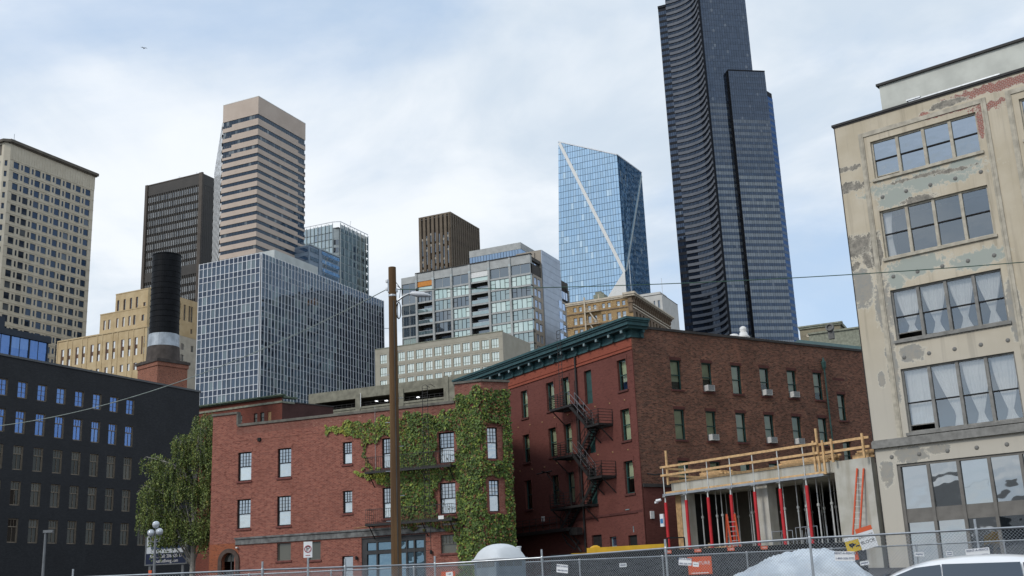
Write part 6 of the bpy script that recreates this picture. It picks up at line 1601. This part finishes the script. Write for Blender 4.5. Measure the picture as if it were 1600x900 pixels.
# ================================================================ utility pole, street lamp and cables
t = NT('pole_wood'); n = t.noise(6, 5, .6, stretch=(1, 1, .05)); t.set(t.mix(t.rng(n, .3, .7), (.075, .042, .02), (.15, .085, .036)), .85); t.bump(n, .5, .01)
plain('post_grey_dark', (.06, .055, .05), .7, .2, 3)
UP_ = thing('utility_pole', 'brown wooden utility pole standing in front of the ivy building', 'pole', (-3.67, 33.5, .7), 0)
part('shaft', MB().tube([(0, 0, -.5), (0, 0, 4), (0, 0, 10.69)], [.162, .145, .118], 16), 'pole_wood', UP_)
for z in (10.05, 10.3): part('insulator', MB().lathe([(.03, 0), (.05, .03), (.05, .09), (.02, .11)], 8, -.16, 0), 'sign_white', UP_, (0, 0, z - .1))
part('bracket', MB().box(.09, .16, -.05, .05, 9.9, 10.0).box(-.14, -.1, -.06, .06, 9.9, 10.3), 'galvanised', UP_)
part('conduit', MB().tube([(.06, -.13, 0), (.055, -.125, 5), (.05, -.115, 9.6)], .022, 6), 'post_grey_dark', UP_)
for k in range(9): part('step_bolt', MB().tube([(.0, 0, 0), ((.27 if k % 2 else -.27), -.02, .0)], .011, 5), 'galvanised', UP_, (0, -.03, 3.0 + k * .72))
part('pole_band', MB().lathe([(.125, 9.75), (.128, 9.76), (.128, 9.8), (.125, 9.81)], 16), 'galvanised', UP_)
o = thing('cobra_lamp', 'grey cobra-head street lamp on a curved arm of the pole', 'street lamp', (-3.67, 33.5, .7), 0)
part('arm', MB().tube([(.1, 0, 9.58), (.3, 0, 9.73), (.5, 0, 9.82), (.66, 0, 9.83)], .03, 8), 'galvanised', o)
hd = MB()
for k, (x, hw, zt, zb) in enumerate(((.52, .03, 9.85, 9.80), (.6, .075, 9.90, 9.76), (.75, .12, 9.90, 9.71), (.95, .13, 9.86, 9.69), (1.1, .1, 9.80, 9.69), (1.19, .03, 9.75, 9.70))):
    for j in range(8): a = 2 * math.pi * j / 8; hd.v.append((x, hw * math.cos(a), (zt + zb) / 2 + (zt - zb) / 2 * math.sin(a)))
    if k:
        for j in range(8): A = (k - 1) * 8 + j; B = (k - 1) * 8 + (j + 1) % 8; hd.f.append((A, B, B + 8, A + 8)); hd.mi.append(0)
part('head', hd, 'alu_white', o, smooth=True); part('photocell', MB().lathe([(.04, 9.9), (.04, 9.97), (.02, 9.99)], 8, .75, 0), 'black_matte', o)
plain('cable_black', (.02, .02, .022), .6, .1, 3, streak=False); plain('cable_green', (.05, .10, .075), .6, .2, 3, streak=False); plain('cable_pale', (.26, .30, .28), .6, .2, 3, streak=False)
def cable(label, a, b, sag, r, mat, name='cable'):
    a, b = Vector(a), Vector(b); P = []
    for k in range(33): u = k / 32; p = a.lerp(b, u); p.z -= sag * 4 * u * (1 - u); P.append(p)
    return tag(part(name, MB().tube(P, r, 6), mat, None), label, 'cable')
cable('pale cable sagging from the wooden pole to the left edge', (-3.8, 33.5, 10.72), (-22.8, 45, 8.8), .95, .014, 'cable_pale')
cable('green cable running from the wooden pole to the right edge', (-3.5, 33.5, 10.68), (15.69, 30, 9.79), .22, .013, 'cable_green')
lp = [(.18 + .07 * math.sin(a), -.03 * math.cos(a * 2), 9.3 + .26 * math.cos(a)) for a in [2 * math.pi * k / 20 for k in range(21)]]
o = thing('cable_coil', 'black coil of spare cable hanging below the cobra lamp arm', 'cable', (-3.67, 33.5, .7), 0)
part('loop', MB().tube(lp, .012, 5, cap=False), 'cable_black', o); part('loop', MB().tube([(x * .7 + .06, y + .03, z * 1.0 + .02) for x, y, z in lp], .012, 5, cap=False), 'cable_black', o)
part('lead', MB().tube([(.12, 0, 10.2), (.25, .0, 10.0), (.2, 0, 9.6)], .01, 5).tube([(.14, 0, 10.1), (.32, 0, 9.95), (.3, 0, 9.8)], .01, 5), 'cable_black', o)

# ================================================================ portable toilet
plain('toilet_grey', (.20, .25, .29), .5, .1, 2, streak=False); plain('toilet_roof', (.62, .65, .67), .5, .06, 2, streak=False); plain('toilet_vent', (.14, .16, .17), .6, .1, 2)
o = thing('portable_toilet', 'grey portable toilet with domed white roof behind the fence', 'toilet', (-.72, 34.7, ground_z(34.7) - .1), 38)
part('cabin', MB().box(-.52, .52, -.52, .52, .1, 1.82), 'toilet_grey', o); part('base', MB().box(-.55, .55, -.55, .55, 0, .1), 'black_matte', o)
for sx in (-.54, .5):
    for sy in (-.54, .5): part('corner_post', MB().box(sx, sx + .05, sy, sy + .05, .1, 1.83), 'toilet_grey', o)
for rz_ in (0, 90, 180, 270): v_ = part('vent_panel', MB().box(-.42, .42, -.535, -.52, 1.6, 1.74), 'toilet_vent', o, rz=R(rz_)); part('slats', MB().box(-.2, -.18, -.545, -.535, 1.6, 1.74).box(.1, .12, -.545, -.535, 1.6, 1.74), 'toilet_grey', v_)
for rz_ in (0, 90): part('wall_rib', MB().box(-.42, .42, -.54, -.52, 1.42, 1.47).obox((-.4, -.53, .6), (.2, -.53, 1.4), .02, .03, up=(0, 1, 0)), 'toilet_grey', o, rz=R(rz_))
dm = MB(); n = 12
for j in range(n + 1):
    for i in range(n + 1):
        x, y = -1 + 2 * i / n, -1 + 2 * j / n; e = max(abs(x), abs(y)); z = 1.85 + .42 * max(0, 1 - (abs(x) ** 2.4 + abs(y) ** 2.4) / 1.55) ** .75 * (1 if e < 1 else .25)
        dm.v.append((x * .60, y * .60, z if e < 1 else 1.84))
for j in range(n):
    for i in range(n): a = j * (n + 1) + i; dm.f.append((a, a + 1, a + n + 2, a + n + 1)); dm.mi.append(0)
dm.box(-.6, .6, -.6, .6, 1.8, 1.845); part('roof', dm, 'toilet_roof', o, smooth=True); part('vent_pipe', MB().lathe([(.06, 1.8), (.06, 2.12), (.075, 2.13), (.075, 2.17)], 10, .42, -.42), 'toilet_roof', o)

# ================================================================ covered heap with tarpaulin
t = NT('tarp_plastic'); n = t.noise(2.2, 5, .6); nw = t.noise(1.6, 4, .5, dist=1.5, stretch=(1, .4, 2.2)); t.bump(nw, .3, .2); t.set(t.mix(t.rng(n, .3, .7), (.44, .50, .56), (.60, .66, .71)), .28, .5)
th = thing('tarp_heap', 'pale blue-white tarpaulin draped over a heap behind the fence', 'tarpaulin', (6.75, 28.6, ground_z(28) - .03), 0)
prof = [(-2.25, .0), (-2.05, .8), (-1.55, 1.12), (-1.0, 1.36), (-.4, 1.5), (.15, 1.58), (.75, 1.56), (1.1, 1.42), (1.5, 1.1), (1.85, .7), (2.05, 0)]
def hz(x):
    for (a, b), (c_, d_) in zip(prof, prof[1:]):
        if x <= c_: u = (x - a) / (c_ - a); u = u * u * (3 - 2 * u) * .5 + u * .5; return b + (d_ - b) * u
    return 0
m = MB(); nx, ny = 90, 36; hf_ = random.Random(5)
for j in range(ny + 1):
    v_ = j / ny
    for i in range(nx + 1):
        x = -2.25 + 4.3 * i / nx; y = -1.3 + 2.6 * v_; e = max(0, 1 - (abs(y) / 1.3) ** 3.2) ** .6
        w = .13 * (1 - abs(math.sin(x * 1.3 + y * .9 + .8 * math.sin(y * 1.3)))) ** 3 + .07 * (1 - abs(math.sin(x * 2.3 - y * 2.1 + 1))) ** 4 + .03 * (1 - abs(math.sin(x * 5.3 + y * 3.7))) ** 4 + .012 * math.sin(x * 5.1 - y * 3) - .05
        z = max(0, hz(x) * e + w * e)
        m.v.append((x, y + .05 * math.sin(z * 7 + x * 4), z))
for j in range(ny):
    for i in range(nx): a = j * (nx + 1) + i; m.f.append((a, a + 1, a + nx + 2, a + nx + 1)); m.mi.append(0)
part('sheet', m, 'tarp_plastic', th, smooth=True)

# ================================================================ yellow boom lift
plain('lift_yellow', (.68, .40, .03), .45, .12, 2); plain('lift_tan', (.42, .31, .18), .7, .15, 2)
o = thing('boom_lift', 'yellow boom lift parked behind the site fence', 'lift', (2.9, 46.5, ground_z(46)), 8)
part('lower_boom', MB().box(-1.0, 1.2, -.15, .15, 1.42, 1.66), 'lift_yellow', o); part('upper_boom', MB().obox((-.4, -.25, 1.74), (2.9, -.25, 1.80), .2, .2), 'lift_yellow', o)
part('knuckle', MB().lathe([(.2, -.2), (.24, -.18), (.24, .18), (.2, .2)], 14), 'lift_yellow', o, (-.05, -.1, 1.7)).rotation_euler = (R(90), 0, 0)
part('turret', MB().box(-.3, 1.0, -.5, .5, .95, 1.42), 'lift_yellow', o); part('label_plate', MB().box(-.05, .6, -.515, -.5, 1.12, 1.24), 'sign_white', o); part('chassis', MB().box(-.9, 1.2, -.7, .7, .45, .95), 'lift_tan', o)
for x in (-.75, 1.0):
    for y in (-.72, .72): part('wheel', MB().lathe([(.2, -.14), (.4, -.14), (.42, 0), (.4, .14), (.2, .14)], 18), 'black_matte', o, (x, y, .42)).rotation_euler = (R(90), 0, 0)
part('basket', MB().box(2.8, 3.5, -.6, .1, 1.2, 1.26).obox((2.8, -.6, 2.1), (3.5, -.6, 2.1), .05, .05).obox((2.8, -.6, 1.2), (2.8, -.6, 2.1), .05, .05).obox((3.5, -.6, 1.2), (3.5, -.6, 2.1), .05, .05), 'black_matte', o)

# ================================================================ parked white car
t = NT('car_white'); t.set((.78, .79, .80), .25, .5); t.b.inputs['Coat Weight'].default_value = .6
glass('car_glass', dark=(.012, .014, .016), refl=.12, wav=0, rnd=0)
car = thing('parked_car', 'white parked car with dark side windows at the lower right', 'car', (5.15, 15.3, .10), -22)
st_ = [(-2.35, .35, .62, .66, .70, .55), (-2.25, .28, .72, .80, .82, .66), (-1.7, .24, .80, .98, .90, .74), (-1.15, .24, .88, 1.04, .92, .76), (-.95, .24, .92, 1.06, .92, .76), (-.35, .24, .96, 1.47, .93, .66), (.15, .24, .98, 1.62, .93, .64), (.7, .24, 1.0, 1.66, .93, .64), (1.3, .24, 1.02, 1.63, .93, .63), (1.8, .24, 1.04, 1.52, .91, .60), (2.15, .28, 1.05, 1.30, .88, .58), (2.35, .4, .95, 1.0, .8, .6)]
m = MB(); nsec = 14
for x, zb, zbelt, zt, wb_, wt in st_:
    half = [(wb_ * .86, zb), (wb_, zb + .14), (wb_, (zb + zbelt) / 2), (wb_ * .98, zbelt), (wt + (wb_ - wt) * .25, zbelt + (zt - zbelt) * .55), (wt, zt - .06 * min(1, (zt - zbelt) * 2)), (wt * .55, zt)]
    ring_ = [(y, z) for y, z in half] + [(-y, z) for y, z in reversed(half)]
    m.v += [(x, -y, z) for y, z in ring_]
for k in range(len(st_) - 1):
    for j in range(nsec): a = k * nsec + j; b = k * nsec + (j + 1) % nsec; m.f.append((a, a + nsec, b + nsec, b)); m.mi.append(0)
m.f.append(tuple(range(nsec))); m.mi.append(0); e = (len(st_) - 1) * nsec; m.f.append(tuple(reversed(range(e, e + nsec)))); m.mi.append(0)
bodyo = part('body', m, 'car_white', car, smooth=True)
md = bodyo.modifiers.new('s', 'SUBSURF'); md.levels = 2; md.render_levels = 2
def sidewin(pts, name='side_window'):
    for sgn in (-1, 1):
        mm = MB(); f_ = lambda x, z: .93 - (z - .98) * .50
        P = [(x, -sgn * f_(x, z) - sgn * .008, z) for x, z in pts]; mm.face(P if sgn > 0 else P[::-1]); Q = [(x, y + sgn * .03, z) for x, y, z in P]; mm.face(Q[::-1] if sgn > 0 else Q)
        part(name, mm, 'car_glass', car)
sidewin([(-.84, 1.04), (.30, 1.04), (.30, 1.535), (.0, 1.51), (-.36, 1.38)]); sidewin([(.32, 1.04), (1.24, 1.06), (1.22, 1.525), (.32, 1.54)]); sidewin([(1.26, 1.06), (1.98, 1.2), (1.75, 1.43), (1.25, 1.52)], 'quarter_window')
for sgn in (-1, 1): part('beltline_trim', MB().obox((-.86, -sgn * .945, 1.02), (1.98, -sgn * .92, 1.17), .012, .03), 'black_matte', car)
part('windscreen', MB().face(((-.93, -.66, 1.10), (-.93, .66, 1.10), (-.38, .52, 1.455), (-.38, -.52, 1.455))), 'car_glass', car)
tm = MB().lathe([(.2, -.11), (.31, -.115), (.34, -.08), (.34, .08), (.31, .115), (.2, .11)], 22).mesh('wheel', 'black_matte'); rm_ = MB().lathe([(.03, .12), (.2, .1), (.2, -.1), (.03, -.12)], 16).mesh('rim', 'galvanised')
for x in (-1.45, 1.4):
    for y in (-.82, .82): w_ = add('wheel', tm, car, (x, y, .34), rot=(R(90), 0, 0)); add('rim', rm_, w_)
for y in (-.6, .6): part('headlight', MB().box(-2.33, -2.2, y - .16, y + .16, .62, .74), 'glass_white', car)
part('door_mirror', MB().box(-.75, -.6, -1.08, -.93, 1.02, 1.16), 'car_white', car); part('door_mirror', MB().box(-.75, -.6, .93, 1.08, 1.02, 1.16), 'car_white', car)

# ================================================================ lamp posts and billboard at the left
glass('globe_glass', dark=(.5, .52, .55), refl=.15, rnd=0, wav=0); plain('post_grey', (.17, .18, .19), .6, .15, 3)
o = thing('globe_lamp', 'grey lamp post with three white globes beside the birch tree', 'street lamp', (-19.1, 60, ground_z(60)), 0); z0 = -ground_z(60)
part('post', MB().tube([(0, 0, 0), (0, 0, 3.1)], [.09, .06], 10).lathe([(.16, 0), (.16, .3), (.1, .5)], 12), 'post_grey', o)
part('arm', MB().tube([(-.26, 0, 3.2), (-.2, 0, 3.0), (0, 0, 2.95), (.2, 0, 3.0), (.26, 0, 3.2)], .025, 6), 'post_grey', o)
gm_ = MB().lathe([(.05, 0), (.15, .06), (.19, .18), (.17, .29), (.09, .36), (.03, .37)], 14).mesh('globe', 'globe_glass', True)
for x, z in ((0, 3.72), (.2, 3.35), (-.24, 3.3)): add('globe', gm_, o, (x, 0, z - .05))
part('post_top', MB().tube([(0, 0, 3.1), (0, 0, 3.7)], .03, 6), 'post_grey', o)
part('plaque', MB().box(-.26, -.1, -.1, -.08, 1.15, 1.55), 'sign_orange', o); part('plaque', MB().box(-.28, -.1, -.1, -.08, .4, .75), 'sign_white', o)
o = thing('lamp_post', 'thin dark lamp post in front of the charcoal building', 'street lamp', (-29.0, 70, ground_z(70)), 0)
part('post', MB().tube([(0, 0, 0), (0, 0, 6.35 - ground_z(70))], [.1, .07], 8), 'post_grey', o); part('head', MB().box(-.12, .45, -.1, .1, 6.3 - ground_z(70), 6.46 - ground_z(70)), 'post_grey', o)
plain('bill_white', (.62, .66, .70), .6, .08, 1); plain('bill_navy', (.012, .022, .06), .6, .1, 1)
o = thing('billboard', 'billboard with navy phone strip half hidden by the birch', 'billboard', (-32.4, 105, 0), -10)
part('panel', MB().box(-1.95, 1.95, 0, .15, 6.45, 8.0), 'bill_white', o); part('strip', MB().box(-1.95, 1.95, -.01, .15, 5.5, 6.45), 'bill_navy', o); part('frame', MB().box(-2.05, 2.05, -.04, .17, 5.4, 5.5).box(-2.05, -1.95, -.04, .17, 5.5, 8).box(1.95, 2.05, -.04, .17, 5.5, 8), 'post_grey', o)
for body, sz, z in (('Rent... Call: 206-620-17', .42, 6.17), ('abushedliving.com', .42, 5.75)): add('lettering', text_mesh(body, sz, 'ink_white', squeeze=.78), o, (0, -.016, z))
for z_ in (7.5, 6.95): part('print_line', MB().box(-1.5, 1.4, -.003, 0, z_ - .13, z_ + .13), 'ink_blue', o)
for x in (-1.6, 1.6): part('leg', MB().box(x - .1, x + .1, .05, .2, 2.8, 5.4), 'post_grey', o)

# ================================================================ weeping birch
leafmat('birch_mid', (.125, .175, .042)); leafmat('birch_dark', (.05, .08, .02)); leafmat('birch_light', (.22, .26, .07)); leafmat('birch_gold', (.23, .19, .045)); plain('birch_bark', (.34, .32, .28), .85, .4, 3)
tg = random.Random(21); TX, TY = -28.6, 100.0
TR = thing('birch_tree', 'weeping birch tree between the charcoal building and the brick building', 'tree', (TX, TY, ground_z(TY)), 0); gz = ground_z(TY)
lob = [(-27.6, 16.7, 1.6, 1.5), (-29.6, 15.3, 1.3, 1.1), (-28.2, 14.3, 2.1, 1.6), (-32.2, 13.9, 1.2, .9), (-30.4, 13.0, 1.5, 1.2), (-31.9, 11.4, 1.5, 1.2), (-29.4, 11.2, 1.8, 1.5), (-26.4, 13.0, 2.0, 2.4), (-27.2, 10.6, 2.0, 1.6), (-32.1, 9.2, 1.4, 1.3), (-30.0, 8.6, 1.8, 1.4), (-27.4, 8.0, 2.1, 1.6), (-31.0, 7.2, 1.5, 1.0)]
m = MB(); m.tube([(0, 0, -.3), (.1, 0, 3), (-.1, .1, 7), (.3, 0, 11), (.8, 0, 14.2)], [.26, .22, .17, .11, .04], 10)
part('trunk', m, 'birch_bark', TR)
lb = MB()
for cx, cz, rx, rzz in lob:
    for k in range(3):
        ex, ey, ez = cx - TX + tg.uniform(-.5, .5) * rx, tg.uniform(-1.2, 1.2), cz - gz + tg.uniform(0, .7) * rzz; sz = max(2.0, ez - tg.uniform(2, 4.5))
        lb.tube([(.05, 0, sz), (ex * .45, ey * .5, sz + (ez - sz) * .75), (ex, ey, ez), (ex * 1.15, ey * 1.2, ez - .6)], [.07, .05, .025, .01], 5)
part('limbs', lb, 'birch_bark', TR)
tl = Leaves(); tw = MB()
for cx, cz, rx, rzz in lob:
    ns = int(260 * rx * rzz / 4)
    for k in range(ns):
        a = tg.uniform(0, 2 * math.pi); rr = tg.random() ** .5; zz = tg.uniform(-.2, 1.0)
        x = cx - TX + rx * rr * math.cos(a) * math.sqrt(max(.1, 1 - zz * zz * .8)); y = 2.3 * rr * math.sin(a) * math.sqrt(max(.1, 1 - zz * zz * .8)); z = cz - gz + rzz * zz
        L = tg.uniform(.5, 1.9) * (1.3 if cz < 9 else 1); sx, sy = tg.gauss(0, .12), tg.gauss(0, .12)
        lim = 2.2 if tg.random() < .12 or x > .5 else 3.75
        if z < lim + .2: continue
        if z - L < lim: L = z - lim
        nl = int(L / .06); tone = tg.random(); front = y < 0
        if k % 3 == 0: tw.tube([(x, y, z), (x + sx * .5, y + sy * .5, z - L * .5), (x + sx, y + sy, z - L)], .008, 3, cap=False)
        for i in range(nl):
            u = i / nl; q_ = tg.random()
            mi = (0 if q_ < .5 else 1 if q_ < .7 else 2) if tone < .55 else (1 if q_ < .6 else 0) if tone < .75 else (2 if q_ < .55 else 0 if q_ < .92 else 3)
            tl.leaf((x + sx * u + tg.gauss(0, .07), y + sy * u + tg.gauss(0, .07), z - L * u + tg.gauss(0, .03)), (tg.gauss(0, 1), tg.gauss(-.4, 1), tg.gauss(.2, .6)), tg.uniform(.10, .19), mi, tg, .8)
part('twigs', tw, 'birch_bark', TR)['kind'] = 'stuff'
tl.build('crown', TR, ['birch_mid', 'birch_dark', 'birch_light', 'birch_gold'])
# ================================================================ bird
o = thing('bird', 'small dark bird flying high in the sky at upper left', 'bird', (-31.36, 90, 49.1), 30)
part('body', MB().lathe([(.005, -.16), (.03, -.1), (.05, 0), (.035, .09), (.01, .15)], 8), 'ink_black', o).rotation_euler = (R(90), 0, 0)
for sgn in (-1, 1): part('wing', MB().face(((0, -.05, 0), (sgn * .14, -.06, .07), (sgn * .3, .02, .04), (sgn * .14, .04, .06), (0, .06, 0))).face(((0, .06, -.005), (sgn * .14, .04, .055), (sgn * .3, .02, .035), (sgn * .14, -.06, .065), (0, -.05, -.005))), 'ink_black', o)
